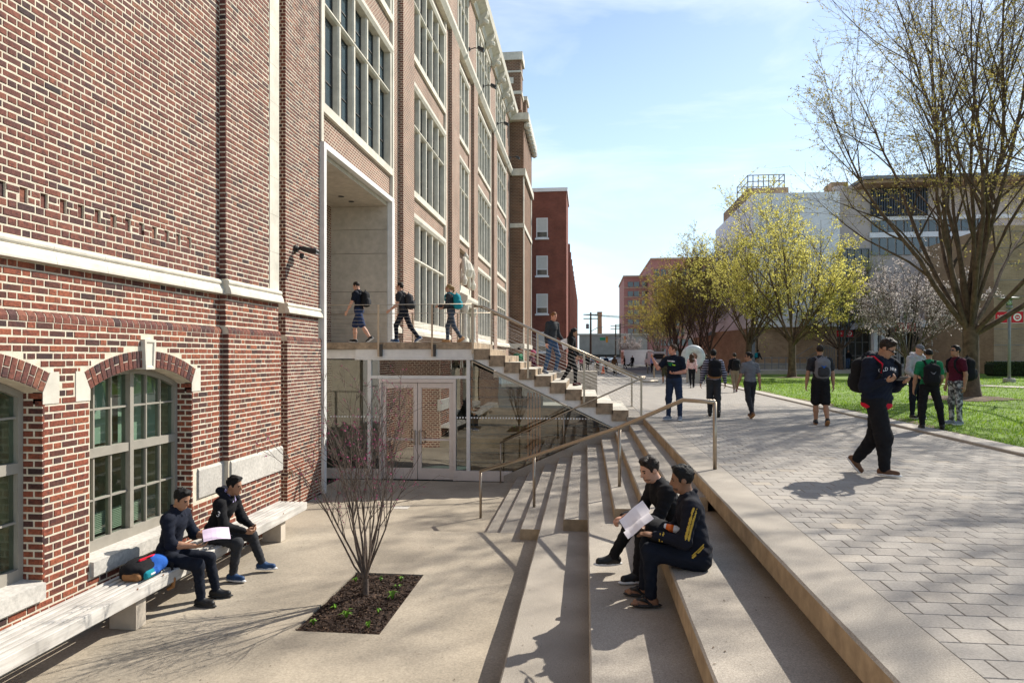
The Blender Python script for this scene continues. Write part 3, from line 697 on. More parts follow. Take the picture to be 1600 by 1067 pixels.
for c, th, wv, hh in ARCH: brick_obj(c, 0, wv, hh, 'brick', th)
scored = []
for q in BR:
    c, ax, ln, h, m = q; u, v, d = to_px(c)
    ok = ax == 0 and c[0] > -5.3 and 4 < u < 1596 and 4 < v < 1062 and abs(ln - ST_L) < 0.004
    scored.append((d if ok else 1e9, q))
order = sorted(range(len(scored)), key=lambda i: scored[i][0])
single = set(order[:300 - len(ARCH)])
for i in single:
    c, ax, ln, h, m = BR[i]; brick_obj((c[0] + RNG.uniform(-0.002, 0.003), c[1], c[2]), ax, ln, h, m, RNG.uniform(-.006, .006))
for mat in ('brick', 'brick_low'):
    V = []; F = []; nv = 0
    for i, q in enumerate(BR):
        if i in single or q[4] != mat: continue
        c, ax, ln, h, m = q
        v = np.array(brick_geo(ax, ln, h)); jit = RNG.uniform(-0.002, 0.003)
        v += np.array(c); v[:, 0 if ax == 0 else 1] += jit * (1 if ax == 0 else -1); v[:, 2] += RNG.uniform(-0.0012, 0.0012)
        V.append(v); F.append(np.array(BF) + nv); nv += 12
    if V: part('brickwork', np_mesh('brickwork', np.concatenate(V), np.concatenate(F), mat), None, hall, kind='stuff')
# sloped header course on the plinth
mb = MB()
def sloped(y0, y1, xl, xu):
    y = y0
    while y < y1 - 0.05:
        a, b = y + 0.005, min(y + 0.098, y1)
        mb.add([(xl-0.1,a,Z_PL0),(xl-0.1,b,Z_PL0),(xl,b,Z_PL0),(xl,a,Z_PL0),(xl,a,Z_PL0+0.045),(xl,b,Z_PL0+0.045),(xl-0.02,a,Z_PL0+0.085),(xl-0.02,b,Z_PL0+0.085),(xu-0.02,b,Z_PL1),(xu-0.02,a,Z_PL1)],
               [(3,2,5,4),(4,5,7,6),(6,7,8,9),(0,3,4,6,9),(1,8,7,5,2)])
        y += 0.108
for y0_, y1_, xl, xu in ((-6, Y2A, XM, XMU), (Y2A, Y2B, X2, X2U), (Y3A, Y3B, X3, X3U)):
    mo = MB(); mo.prism([(xl-0.1,Z_PL0-0.004),(xl-0.004,Z_PL0-0.004),(xl-0.004,Z_PL0+0.042),(xl-0.024,Z_PL0+0.081),(xu-0.02,Z_PL1-0.004),(xu-0.1,Z_PL1-0.004)], 'y', y0_+0.002, y1_-0.002); part('course_mortar', mo, 'mortar', hall)
sloped(VY0, Y2A, XM, XMU); sloped(Y2A, Y2B, X2, X2U); sloped(Y3A, Y3B, X3, X3U)
part('plinth_course', mb, 'brick', hall, kind='stuff')
# stone band: roll on top, sloping face below, one piece per stone
def band_piece(y0, y1, xu, proud=0.085):
    m = MB(); zb, zt = Z_BD0, Z_BD1; hgt = zt - zb
    prof = [(xu-0.05, zb), (xu+proud, zb), (xu+proud, zb+0.02), (xu+proud*0.82, zb+hgt*0.38), (xu+proud*0.5, zb+hgt*0.60), (xu+proud*0.42, zb+hgt*0.62)]
    for k in range(7):
        a = -math.pi*0.42 + k*math.pi*0.92/6; prof.append((xu+0.012+0.042*math.cos(a), zb+hgt*0.80+0.042*math.sin(a)))
    prof.append((xu-0.05, zt))
    m.prism(prof, 'y', y0 + 0.002, y1 - 0.002)
    return part('band_stone', m, 'limestone', hall)
y = -1.0
while y < Y2A - 0.02: band_piece(y, min(y + 0.72, Y2A - 0.001), XMU); y += 0.72
y = Y2A
while y < Y2B: band_piece(y, min(y + 0.58, Y2B + 0.04), X2U); y += 0.58
y = Y3A
while y < Y3B - 0.05: band_piece(y, min(y + 0.62, Y3B + 0.03), X3U); y += 0.62
# stone quoin strip up the pilaster corner
z = Z_BD1
while z < 21:
    m = MB(); h_ = 0.62; m.box(X2U-0.2, X2U+0.008, Y2B-0.335, Y2B+0.006, z+0.002, z+h_-0.002); part('corner_stone', m, 'limestone', hall); z += h_
# granite water table between window and corner, sills, skewbacks, keystones
m = MB(); m.prism([(XM-0.1,-0.40),(XM+0.022,-0.40),(XM+0.022,-0.03),(XM+0.004,0.0),(XM-0.1,0.0)], 'y', WINS[2][1] + 0.14, Y2A + 0.04); part('granite_block', m, 'granite', hall)
m = MB(); m.prism([(X2-0.1,-0.40),(X2+0.022,-0.40),(X2+0.022,-0.03),(X2+0.004,0.0),(X2-0.1,0.0)], 'y', Y2A + 0.046, Y2A + 1.42); part('granite_block', m, 'granite', hall)
m = MB(); m.prism([(X2-0.1,-0.40),(X2+0.022,-0.40),(X2+0.022,-0.03),(X2+0.004,0.0),(X2-0.1,0.0)], 'y', Y2A + 1.424, Y2B + 0.03); part('granite_block', m, 'granite', hall)
for (a, b) in WINS:
    yc, hw = (a+b)/2, (b-a)/2; rise = Z_CR - Z_SPR; Ra = (hw*hw+rise*rise)/(2*rise); zc = Z_CR - Ra; t0 = math.asin(hw/Ra)
    m = MB(); m.prism([(XM-0.34,Z_SILL-0.165),(XM+0.04,Z_SILL-0.165),(XM+0.04,Z_SILL-0.01),(XM-0.34,Z_SILL+0.03)], 'y', a + 0.003, b - 0.003); part('window_sill', m, 'granite', hall)
    for s in (-1, 1):
        e = (yc + s*(Ra+RING+0.01)*math.sin(t0), zc + (Ra+RING+0.01)*math.cos(t0)); j = yc + s*hw
        poly = [(j, Z_SPR-0.115), (j, Z_SPR), e, (j + s*0.205, e[1]+0.003), (j + s*0.205, Z_SPR-0.115)]
        m = MB(); m.prism(poly, 'x', XM-0.1, XM+0.004); part('skewback_stone', m, 'limestone', hall)
    m = MB()
    pk = lambda x_, sx, zt_, zb_: [(x_, yc-0.085*sx, zb_), (x_, yc+0.085*sx, zb_), (x_, yc+0.105*sx, zt_), (x_, yc-0.105*sx, zt_)]
    v = pk(XM-0.08,1,1.71,1.355) + pk(XM+0.05,1,1.71,1.355) + pk(XM+0.05,.7,1.68,1.385) + pk(XM+0.035,.62,1.66,1.40)
    f = [(4*k+i, 4*k+(i+1)%4, 4*k+4+(i+1)%4, 4*k+4+i) for k in range(3) for i in range(4)] + [(12,13,14,15)]
    m.add(v, f); part('keystone', m, 'limestone', hall)
# ---- arched windows
def arched_window(a, b):
    xg = XM - 0.25; yc, hw = (a+b)/2, (b-a)/2; rise = Z_CR - Z_SPR; Ra = (hw*hw+rise*rise)/(2*rise); zc = Z_CR - Ra
    top = lambda y_: zc + math.sqrt(max(Ra*Ra-(y_-yc)**2, 0)) + 0.0
    m = MB(); zb = Z_SILL - 0.01
    fw = 0.062
    m.box(xg-0.05, xg+0.05, a+0.002, a+fw, zb+0.02, top(a+fw)-0.005); m.box(xg-0.05, xg+0.05, b-fw, b-0.002, zb+0.02, top(b-fw)-0.005)
    m.box(xg-0.05, xg+0.055, a+fw, b-fw, zb+0.02, zb+0.135)
    n = 12
    for k in range(n):
        y0, y1 = a+fw+(b-a-2*fw)*k/n, a+fw+(b-a-2*fw)*(k+1)/n
        m.prism([(y0, top(y0)-0.07), (y1, top(y1)-0.07), (y1, top(y1)-0.004), (y0, top(y0)-0.004)], 'x', xg-0.05, xg+0.05)
    fr = part('window', m, 'window_frame', hall)
    m = MB(); m.box(xg-0.05, xg+0.062, yc-0.032, yc+0.032, zb+0.14, top(yc)-0.06); part('mullion', m, 'window_frame', fr)
    for (z0, z1) in ((0.39, 0.49),):
        for (p, q) in ((a+fw, yc-0.04), (yc+0.04, b-fw)):
            m = MB(); m.box(xg-0.05, xg+0.05, p, q, z0, z1); part('meeting_rail', m, 'window_frame', fr)
    cols = []
    for (p, q) in ((a+fw, yc-0.038), (yc+0.038, b-fw)):
        for k in (1, 2): cols.append(p + (q-p)*k/3)
    m = MB()
    for y_ in cols: m.box(xg-0.035, xg+0.03, y_-0.0105, y_+0.0105, zb+0.13, top(y_)-0.06)
    for z_ in (0.92, -0.085):
        for (p, q) in ((a+fw, yc-0.04), (yc+0.04, b-fw)):
            e = sorted(c_ for c_ in cols if p < c_ < q); ed = [p] + e + [q]
            for s, t in zip(ed[:-1], ed[1:]): m.box(xg-0.034, xg+0.028, s+0.013 if s != p else s, t-0.013 if t != q else t, z_-0.0105, z_+0.0105)
    part('glazing_bars', m, 'window_frame', fr)
    ed = [a+fw] + cols[:2] + [yc] + cols[2:] + [b-fw]; zr = [zb+0.13, -0.085, 0.44, 0.92, None]
    for s, t in zip(ed[:-1], ed[1:]):
        for z0, z1 in zip(zr[:-1], zr[1:]):
            m = MB()
            tl = RNG.uniform(-0.004, 0.004)
            if z1 is None: m.add([(xg+tl,s,z0),(xg,t,z0),(xg,t,top(t)-0.05),(xg,(s+t)/2,top((s+t)/2)-0.05),(xg+tl,s,top(s)-0.05)], [(0,1,2,3,4)])
            else: m.add([(xg+tl,s,z0),(xg,t,z0),(xg-tl,t,z1),(xg,s,z1)], [(0,1,2,3)])
            part('pane', m, 'glass_window', fr)
    # roller shades hang behind the upper sash, slatted blind behind the lowest panes, dim room behind
    m = MB()
    for (p, q, zz) in ((a+0.05, yc-0.05, 0.50), (yc+0.05, b-0.05, 0.47)): m.box(xg-0.16, xg-0.155, p, q, zz, 1.5)
    part('roller_shade', m, 'shade_green', fr)
    m = MB()
    for k in range(12): m.cbox((xg-0.15, yc, zb+0.14+k*0.021), (0.02, b-a-0.1, 0.003), rot=Euler((0,0.5,0)).to_matrix())
    part('slatted_blind', m, 'blind', fr)
for w_ in WINS: arched_window(*w_)
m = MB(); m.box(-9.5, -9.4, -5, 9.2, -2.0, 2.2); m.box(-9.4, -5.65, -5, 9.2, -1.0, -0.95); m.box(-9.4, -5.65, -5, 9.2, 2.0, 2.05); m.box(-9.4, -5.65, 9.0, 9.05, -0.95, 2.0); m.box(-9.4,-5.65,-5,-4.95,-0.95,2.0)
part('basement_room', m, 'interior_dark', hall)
# opening the core behind the windows would cost a boolean: the core in the bays ends short of the room
# ------------------------------------------------------------------ portal and the tall front beyond
YP0, YP1, ZP = Y3B + 0.06, 20.9, 6.26
FX = X3U                                       # face of brick on the far front
TOPZ = 22.6
FLOORS = [(2.80, 6.38, 5.05), (7.46, 11.08, 9.86), (12.34, 15.5, 14.3), (17.0, 20.2, 19.0)]
BAYS = [(Y3B + 0.05, 21.2), (23.65, 29.45), (37.9, 43.7), (46.2, 52.3)]
NARROW = (32.3, 35.6)
m = MB()
def fbox(y0, y1, z0, z1, x=FX, back=-9.0): m.box(back, x, y0, y1, z0, z1)
piers = [(21.2, 23.65), (29.45, 32.3), (35.6, 37.9), (43.7, 46.2), (52.3, 55.2)]
for a, b in piers: fbox(a, b, -2.1 if a < 22 else -0.2, TOPZ)
for a, b in piers[:4]:                          # raised pilaster on each pier
    mid = (a+b)/2; m.box(FX - 0.01, FX + 0.16, a + 0.75, b - 0.25, 0.2, 16.2)
def bay_wall(a, b, floors, zbase):
    zs = [zbase] + [v for f in floors for v in (f[0] - 0.22, f[1] + 0.30)] + [TOPZ]
    for i in range(0, len(zs), 2):
        if zs[i+1] - zs[i] > 0.02: m.box(-9.0, FX - 0.05, a - 0.002, b + 0.002, zs[i], zs[i+1])
bay_wall(*BAYS[0], FLOORS[1:], ZP + 0.12)
for b_ in BAYS[1:]: bay_wall(*b_, FLOORS, -0.2)
bay_wall(*NARROW, FLOORS[1:], 6.9)
m.box(-9.0, FX - 0.3, NARROW[0], NARROW[1], -0.2, 6.9)
m.box(-9.2, -8.0, 10, 56, -2.0, TOPZ)
part('front_brickwork', m, 'brick_far', hall)
# portal: pale metal frame, soffit with downlights, panelled cheek walls
m = MB()
m.box(FX-0.35, FX+0.10, Y3B + 0.004, Y3B + 0.15, Z_FAR + 0.01, ZP + 0.10)
m.box(FX-0.06, FX+0.10, YP1 - 0.02, YP1 + 0.24, 1.9, ZP + 0.10)
m.box(FX-0.35, FX+0.10, Y3B + 0.004, YP1 + 0.22, ZP + 0.102, ZP + 0.24)
part('portal_frame', m, 'white_steel', hall)
m = MB(); nP = 4
for i in range(5):
    for j in range(nP):
        y0 = YP0 + 0.1 + (YP1 - YP0 - 0.1) * j / nP; y1 = YP0 + 0.1 + (YP1 - YP0 - 0.1) * (j+1) / nP
        x1 = FX - 0.36 - i * 1.1; m.box(x1 - 1.092, x1 + (0.29 if i == 0 else 0), y0 + 0.004, y1 - 0.004, ZP - 0.03, ZP + 0.09)
part('soffit_panels', m, 'concrete_wall', hall)
for (u, v) in ((533, 307), (549, 315)):
    p = at_z(u, v, ZP - 0.03); m = MB(); m.lathe([(0.055,-0.012),(0.085,-0.012),(0.085,0.0)], (p[0], p[1], ZP - 0.031), 14); part('downlight', m, 'black_metal', hall)
zz = [1.88, 2.55, 3.55, 4.75, 5.5, ZP - 0.031]
m = MB(); m.box(-8.6, FX - 0.36, YP1, YP1 + 0.3, -1.8, 1.87); part('cheek_base', m, 'concrete_wall', hall)
for z0, z1 in zip(zz[:-1], zz[1:]):
    m = MB(); m.box(-11.5, FX - 0.065, YP1 - 0.05, YP1 + 0.2, z0 + 0.006, z1 - 0.006); part('wall_panel', m, 'concrete_wall', hall)
m = MB(); m.box(-11.6, -11.45, Y3B, YP1 + 0.2, 1.88, ZP); part('wall_panel', m, 'concrete_wall', hall)
m = MB(); m.box(-11.45, FX - 0.355, Y3B + 0.02, Y3B + 0.06, 1.88, ZP); part('wall_panel', m, 'concrete_wall', hall)
p = at_y(526, 482, YP1 - 0.03); m = MB(); m.cbox(p, (0.09, 0.03, 0.10), bevel=0.01); part('card_reader', m, 'grey_metal', hall)
# mullioned windows
mcache = {}
def bay_window(a, b, zs, zt, ztr, lights=5, arched=False):
    fr_ = MB(); xf = FX - 0.02
    fr_.box(xf-0.5, xf+0.06, a, b, zs-0.22, zs)                       # sill
    fr_.prism([(xf-0.5, zt), (xf+0.03, zt), (xf+0.09, zt+0.10), (xf+0.09, zt+0.22), (xf+0.02, zt+0.30), (xf-0.5, zt+0.30)], 'y', a, b)
    fr_.box(xf-0.5, xf+0.03, a, a+0.16, zs, zt); fr_.box(xf-0.5, xf+0.03, b-0.16, b, zs, zt)
    fr = part('window', fr_, 'limestone', hall)
    n = lights; w_ = (b - a - 0.32) / n
    for k in range(1, n):
        y_ = a + 0.16 + k * w_; q = MB()
        for z0, z1 in ((zs, ztr - 0.07), (ztr + 0.07, zt)):
            nb_ = max(1, int((z1 - z0) / 0.75)); hb = (z1 - z0) / nb_
            for i in range(nb_): q.prism([(xf-0.42, y_-0.08), (xf-0.04, y_-0.08), (xf, y_-0.045), (xf, y_+0.045), (xf-0.04, y_+0.08), (xf-0.42, y_+0.08)], 'z', z0+i*hb+0.002, z0+(i+1)*hb-0.002)
        part('mullion', q, 'limestone', fr)
    q = MB(); q.prism([(xf-0.42, ztr-0.07), (xf-0.05, ztr-0.07), (xf+0.005, ztr-0.02), (xf+0.005, ztr+0.02), (xf-0.05, ztr+0.07), (xf-0.42, ztr+0.07)], 'y', a+0.16, b-0.16); part('transom', q, 'limestone', fr)
    g = MB()
    for k in range(n):
        y0, y1 = a + 0.16 + k*w_ + 0.08, a + 0.16 + (k+1)*w_ - 0.08
        for z0, z1 in ((zs, ztr - 0.07), (ztr + 0.07, zt)):
            part('pane', MB().quad((xf-0.19, y0, z0), (xf-0.19, y1, z0), (xf-0.19, y1, z1), (xf-0.19, y0, z1)), 'glass_blue', fr)
            ym = (y0+y1)/2; g.box(xf-0.20, xf-0.165, y0, y0+0.035, z0, z1); g.box(xf-0.20, xf-0.165, y1-0.035, y1, z0, z1); g.box(xf-0.20, xf-0.17, ym-0.012, ym+0.012, z0+0.04, z1-0.04)
            nn = max(2, int((z1-z0)/0.6))
            for i in range(nn+1):
                zc_ = z0 + 0.02 + (z1-z0-0.04)*i/nn; g.box(xf-0.199, xf-0.169, y0+0.035, y1-0.035, zc_-0.014, zc_+0.014)
    part('steel_casement', g, 'bronze', fr)
    if arched:
        q = MB()
        for k in range(n):
            y0, y1 = a + 0.16 + k*w_, a + 0.16 + (k+1)*w_; ym = (y0+y1)/2; rr = (y1-y0)/2 - 0.08
            poly = [(y0, zt)] + [(ym - rr*math.cos(t), zt - rr + rr*math.sin(t) ) for t in np.linspace(0, math.pi, 9)] + [(y1, zt), (y1, zt+0.01), (y0, zt+0.01)]
            poly = [(y0, zt+0.01), (y0, zt-rr)] + [(ym - rr*math.cos(t), zt-rr+rr*0.98*math.sin(t)) for t in np.linspace(0, math.pi, 9)] + [(y1, zt-rr), (y1, zt+0.01)]
            q.prism(poly, 'x', xf-0.3, xf-0.01)
        part('arch_heads', q, 'limestone', fr)
for i, (a, b) in enumerate(BAYS):
    for j, (zs, zt, ztr) in enumerate(FLOORS):
        if i == 0 and j == 0: continue
        bay_window(a + 0.06, b - 0.06, zs, zt, ztr, 5, j == 3)
for j, (zs, zt, ztr) in enumerate(FLOORS[1:]): bay_window(NARROW[0] + 0.1, NARROW[1] - 0.1, zs, zt, ztr, 3, j == 2)
# vertical trim beside bays, water table, belt course, main cornice with brackets, parapet
for (a, b) in BAYS:
    for y_ in (a, b): part('stone_trim', MB().box(FX-0.05, FX+0.045, y_-0.07, y_+0.07, 2.5 if a > 16 else ZP + 0.25, 16.3), 'limestone', hall)
m = MB(); y = 21.25
while y < 55: m.prism([(FX-0.3,2.28),(FX+0.13,2.28),(FX+0.13,2.42),(FX+0.02,2.58),(FX-0.3,2.58)], 'y', y, min(y+1.4, 55.1)-0.006); y += 1.4
part('water_table', m, 'limestone', hall)
m = MB(); m.prism([(FX-0.2,16.2),(FX+0.16,16.2),(FX+0.30,16.42),(FX+0.30,16.6),(FX+0.12,16.72),(FX-0.2,16.72)], 'y', Y3B, 55.2); part('belt_course', m, 'limestone', hall)
m = MB(); m.prism([(FX-0.3,20.55),(FX+0.12,20.55),(FX+0.2,20.9),(FX+0.62,21.15),(FX+0.70,21.45),(FX-0.3,21.5)], 'y', Y3B, 55.2); part('main_cornice', m, 'limestone', hall)
m = MB(); m.box(FX-0.5, FX+0.08, Y3B, 55.2, 21.5, 22.7); m.box(FX-0.55, FX+0.14, Y3B, 55.2, 22.7, 22.86)
y = 22.0
while y < 55: m.box(FX-0.2, FX+0.2, y-0.55, y+0.55, 22.0, 23.3); y += 8.3
part('parapet', m, 'brick_far', hall)
y = 16.5
while y < 55:
    m = MB(); m.prism([(FX+0.1,20.3),(FX+0.28,20.35),(FX+0.36,20.6),(FX+0.6,20.95),(FX+0.6,21.14),(FX+0.1,20.9)], 'y', y-0.2, y+0.2)
    m.lathe([(0.02,-0.2),(0.2,-0.12),(0.24,0.0),(0.2,0.12),(0.02,0.2)], (FX+0.42, y, 20.55), 10)
    part('cornice_bracket', m, 'limestone', hall); y += 2.75
# carved doorway of the narrow bay
ya, yb_ = NARROW; yc = (ya+yb_)/2
m = MB()
for s in (-1, 1):
    y0 = yc + s*1.28
    m.lathe([(0.24,0.0),(0.24,0.3),(0.17,0.4),(0.16,2.2),(0.19,2.25),(0.14,2.4),(0.13,3.6),(0.22,3.8),(0.22,4.0)], (FX+0.28, y0, 0.0), 12)
    m.lathe([(0.10,0.0),(0.16,0.25),(0.05,0.5),(0.12,0.75),(0.04,1.2),(0.0,1.35)], (FX+0.28, y0, 5.0), 10)
    m.tube([(FX+0.1, yc+s*(1.1-0.9*t)*1.0, 5.1+1.2*math.sin(t*math.pi*0.5)+0.12*math.sin(t*9)) for t in np.linspace(0,1,12)], 0.12, 7)
    m.box(FX-0.3, FX+0.12, min(y0,y0-s*0.1)-0.18, max(y0,y0-s*0.1)+0.18, 0, 4.0)
m.prism([(FX-0.3,4.0),(FX+0.35,4.0),(FX+0.5,4.3),(FX+0.5,4.45),(FX+0.2,4.6),(FX-0.3,4.6)], 'y', ya+0.02, yb_-0.02)
m.box(FX-0.3, FX+0.12, ya+0.05, yb_-0.05, 4.6, 5.0)
m.lathe([(0.3,-0.1),(0.42,0.25),(0.3,0.6),(0.12,0.8),(0.16,0.95),(0.0,1.2)], (FX+0.12, yc, 5.6), 12)
th = np.linspace(0, math.pi, 12); poly = [(yc-1.05,0),(yc-1.05,2.6)] + [(yc-1.05*math.cos(t)*0.98, 2.6+1.05*math.sin(t)) for t in th][1:-1] + [(yc+1.05,2.6),(yc+1.05,0),(yc+1.22,0),(yc+1.22,3.98),(yc-1.22,3.98),(yc-1.22,0)]
m.prism(poly, 'x', FX-0.3, FX+0.05)
part('carved_doorway', m, 'limestone', hall, smooth=False)
m = MB(); m.box(FX-0.28, FX-0.22, yc-1.05, yc+1.05, 0, 3.7); part('door', m, 'bronze', hall)
# floodlights and the security light
def flood(p, sc=1.0):
    m = MB(); x, y, z = p
    m.box(x-0.02, x+0.06, y-0.05*sc, y+0.05*sc, z-0.06*sc, z+0.06*sc); m.tube([(x+0.05,y,z),(x+0.22*sc,y,z+0.05*sc),(x+0.36*sc,y,z+0.02)], 0.02*sc, 7)
    m.cbox((x+0.46*sc, y, z-0.02), (0.26*sc, 0.2*sc, 0.13*sc), rot=Euler((0,0.45,0)).to_matrix(), bevel=0.02*sc)
    return part('floodlight', m, 'black_metal', hall)
for y_ in (24.6, 33.9, 38.6, 44.9, 52.6): flood((FX+0.3, y_, 16.95), 1.3)
p = at_x(461, 389, X3U)
m = MB(); m.lathe([(0.05,-0.03),(0.075,0.0),(0.05,0.03)], (X3U+0.05, p[1], p[2]), 12); m.cbox((X3U+0.02, p[1], p[2]), (0.04,0.14,0.14), bevel=0.01)
m.tube([(X3U+0.04,p[1],p[2]),(X3U+0.12,p[1],p[2]+0.03),(X3U+0.2,p[1],p[2])], 0.025, 8)
m.cbox((X3U+0.33, p[1], p[2]-0.04), (0.34,0.17,0.11), rot=Euler((0,0.22,0)).to_matrix(), bevel=0.025)
m.lathe([(0.02,-0.06),(0.05,-0.03),(0.045,0.05),(0.0,0.06)], (X3U+0.14, p[1]+0.02, p[2]-0.15), 10)
part('security_light', m, 'black_metal', hall)
part('lamp_lens', MB().cbox((X3U+0.485, p[1], p[2]-0.075), (0.02,0.13,0.08), rot=Euler((0,0.22,0)).to_matrix()), 'paint_white', hall)
# small water tap on the low pilaster
p = at_x(447, 741, X3); m = MB(); m.tube([(X3-0.02,p[1]+0.1,p[2]),(X3+0.09,p[1]+0.1,p[2]),(X3+0.10,p[1]+0.1,p[2]-0.07)], 0.022, 8); m.lathe([(0.045,0),(0.045,0.02)], (X3+0.06,p[1]+0.1,p[2]+0.03), 10); part('wall_tap', m, 'steel', hall)
# ---- end tower
tw = MB(); XT = -5.05
tw.box(-12, XT, 55.2, 63.6, -0.2, 16.2); tw.box(-12, XT+0.05, 55.2, 63.6, 16.75, 20.6)
tw.box(-6.9, -5.3, 55.9, 57.6, 20.6, 26.4); tw.box(-6.7, -5.3, 60.8, 62.6, 20.6, 24.6); tw.box(-12, XT-0.1, 55.3, 63.5, 20.6, 21.6)
part('tower', tw, 'brick_tower', hall)
m = MB()
for z0, z1, e in ((16.2,16.75,0.22),(20.6,21.15,0.5),(2.2,2.6,0.12),(12.0,12.35,0.1)): m.box(-12, XT+e, 55.2-e, 63.6+e, z0, z1)
for z0, z1, e in ((23.1,23.35,0.1),(24.9,25.05,0.06),(25.9,26.55,0.16)): m.box(-6.9-e, -5.3+e, 55.9-e, 57.6+e, z0, z1)
for z0, z1, e in ((23.0,23.2,0.08),(24.4,24.75,0.14)): m.box(-6.7-e, -5.3+e, 60.8-e, 62.6+e, z0, z1)
m.box(-6.3,-5.9,55.86,55.9,24.0,24.5); m.box(XT, XT+0.06, 55.25, 55.7, 0, 16.2); m.box(XT, XT+0.06, 63.1, 63.6, 0, 16.2)
for k in range(8): m.lathe([(0.05,-0.3),(0.28,-0.15),(0.3,0.1),(0.1,0.3)], (XT+0.3, 55.4+k*1.15, 20.3), 8)
part('tower_stonework', m, 'limestone', hall)
# ------------------------------------------------------------------ entrance deck, its stair, rails and the glass wall below
ZD = 1.88; XD = -2.85; NR = 11; RD = ZD / NR; TD = (1.43 - XD) / (NR) ; YD0, YD1 = 17.32, 20.85
deck = thing('entrance_deck', 'raised concrete entrance deck with cable rails and a stair down to the plaza', 'footbridge', (-3, 19, 0))
m = MB(); m.box(-11.4, XD, YD0, YD1, ZD - 0.17, ZD); part('deck_slab', m, 'concrete_edge', deck)
m = MB(); m.box(-11.4, XD, YD0 + 0.001, YD1, ZD + 0.001, ZD + 0.006); part('deck_topping', m, 'concrete_step', deck)
m = MB(); m.box(-6.0, XD - 0.05, YD0 + 0.03, YD0 + 0.10, ZD - 0.40, ZD - 0.172); m.box(-6.0, XD - 0.02, YD0 + 0.0, YD0 + 0.09, ZD - 0.45, ZD - 0.402); m.box(-11, XD, YD0+0.1, YD1, ZD-0.42, ZD-0.18)
part('fascia_beam', m, 'white_steel', deck)
for k in range(NR):
    x0 = XD + k * TD; z = ZD - (k) * RD
    if k == 0: continue
    m = MB(); m.box(XD + (k-1) * TD, XD + k * TD + 0.03, YD0, YD1, z - RD - 0.10, z); part('stair_step', m, 'concrete_edge', deck)
    m = MB(); m.box(XD + (k-1) * TD + 0.002, XD + k * TD + 0.028, YD0 + 0.002, YD1, z + 0.001, z + 0.005); part('stair_tread', m, 'limestone', deck)
sl = -RD / TD
part('stair_landing', MB().box(XD + (NR-1)*TD - 0.02, 1.428, YD0 - 0.07, YD1, -0.12, -0.001), 'concrete_step', deck)
def zst(x): return ZD + sl * (x - XD)
m = MB(); m.prism([(XD - 0.1, ZD - 0.18), (XD + 0.1, ZD - 0.26), (1.38, zst(1.38) - 0.30), (1.38, zst(1.38) - 0.62), (XD + 0.0, ZD - 0.46), (XD - 0.1, ZD - 0.45)], 'y', YD0 + 0.05, YD0 + 0.12); part('stringer', m, 'white_steel', deck)
m = MB(); m.prism([(XD - 0.05, ZD - 0.47), (1.2, zst(1.2) - 0.63), (1.2, zst(1.2) - 0.66), (XD - 0.05, ZD - 0.50)], 'y', YD0 - 0.01, YD0 + 0.13); part('stringer_flange', m, 'steel', deck)
m = MB(); m.prism([(XD, ZD - 0.2), (1.38, zst(1.38) - 0.3), (1.38, zst(1.38) - 0.5), (XD, ZD - 0.42)], 'y', YD0 + 0.13, YD1); part('stair_slab', m, 'concrete_wall', deck)
# cable rails
RH = 0.98
def rail_line(y, x_left, tag_):
    for px_ in np.arange(x_left, XD - 0.3, 1.42):
        m = MB(); m.box(px_-0.022, px_+0.022, y-0.075, y-0.045, ZD - 0.36 if y < 18 else ZD, ZD + RH); part('rail_post', m, 'steel', deck)
        if y < 18: part('post_bracket', MB().box(px_+0.03, px_+0.09, y-0.05, y+0.02, ZD-0.36, ZD-0.05), 'bronze', deck)
    n = 3
    for k in range(4):
        x = XD - 0.02 + k * (1.40 - XD) / 3; zb = zst(x) + (0 if y > 18 else -0.30)
        m = MB(); m.box(x-0.025, x+0.025, y-0.075, y-0.045, max(zb, 0.0) if k == 3 else zb, zst(x) + RH); part('rail_post', m, 'steel', deck)
    m = MB()
    for i in range(9):
        dz = 0.10 + i * 0.094
        m.tube([(-11, y-0.06, ZD+dz), (XD, y-0.06, ZD+dz)], 0.0026, 5); m.tube([(XD, y-0.06, ZD+dz), (1.40, y-0.06, zst(1.40)+dz)], 0.0026, 5)
    part('rail_cables', m, 'steel_cable', deck)
    m = MB(); m.tube([(-11, y-0.06, ZD+RH), (XD-0.02, y-0.06, ZD+RH)], 0.011, 8); m.tube([(XD-0.02, y-0.06, ZD+RH), (1.40, y-0.06, zst(1.40)+RH)], 0.014, 8)
    m.tube([(XD-0.02, y-0.06+0.08, ZD+RH-0.06), (XD+0.25, y+0.02, ZD+RH-0.06), (1.45, y+0.02, zst(1.45)+RH-0.08), (1.80, y+0.02, RH-0.08)], 0.026, 10); part('handrail', m, 'steel', deck, smooth=True)
rail_line(YD0, -5.35, 0)
rail_line(YD1, -5.35, 1)
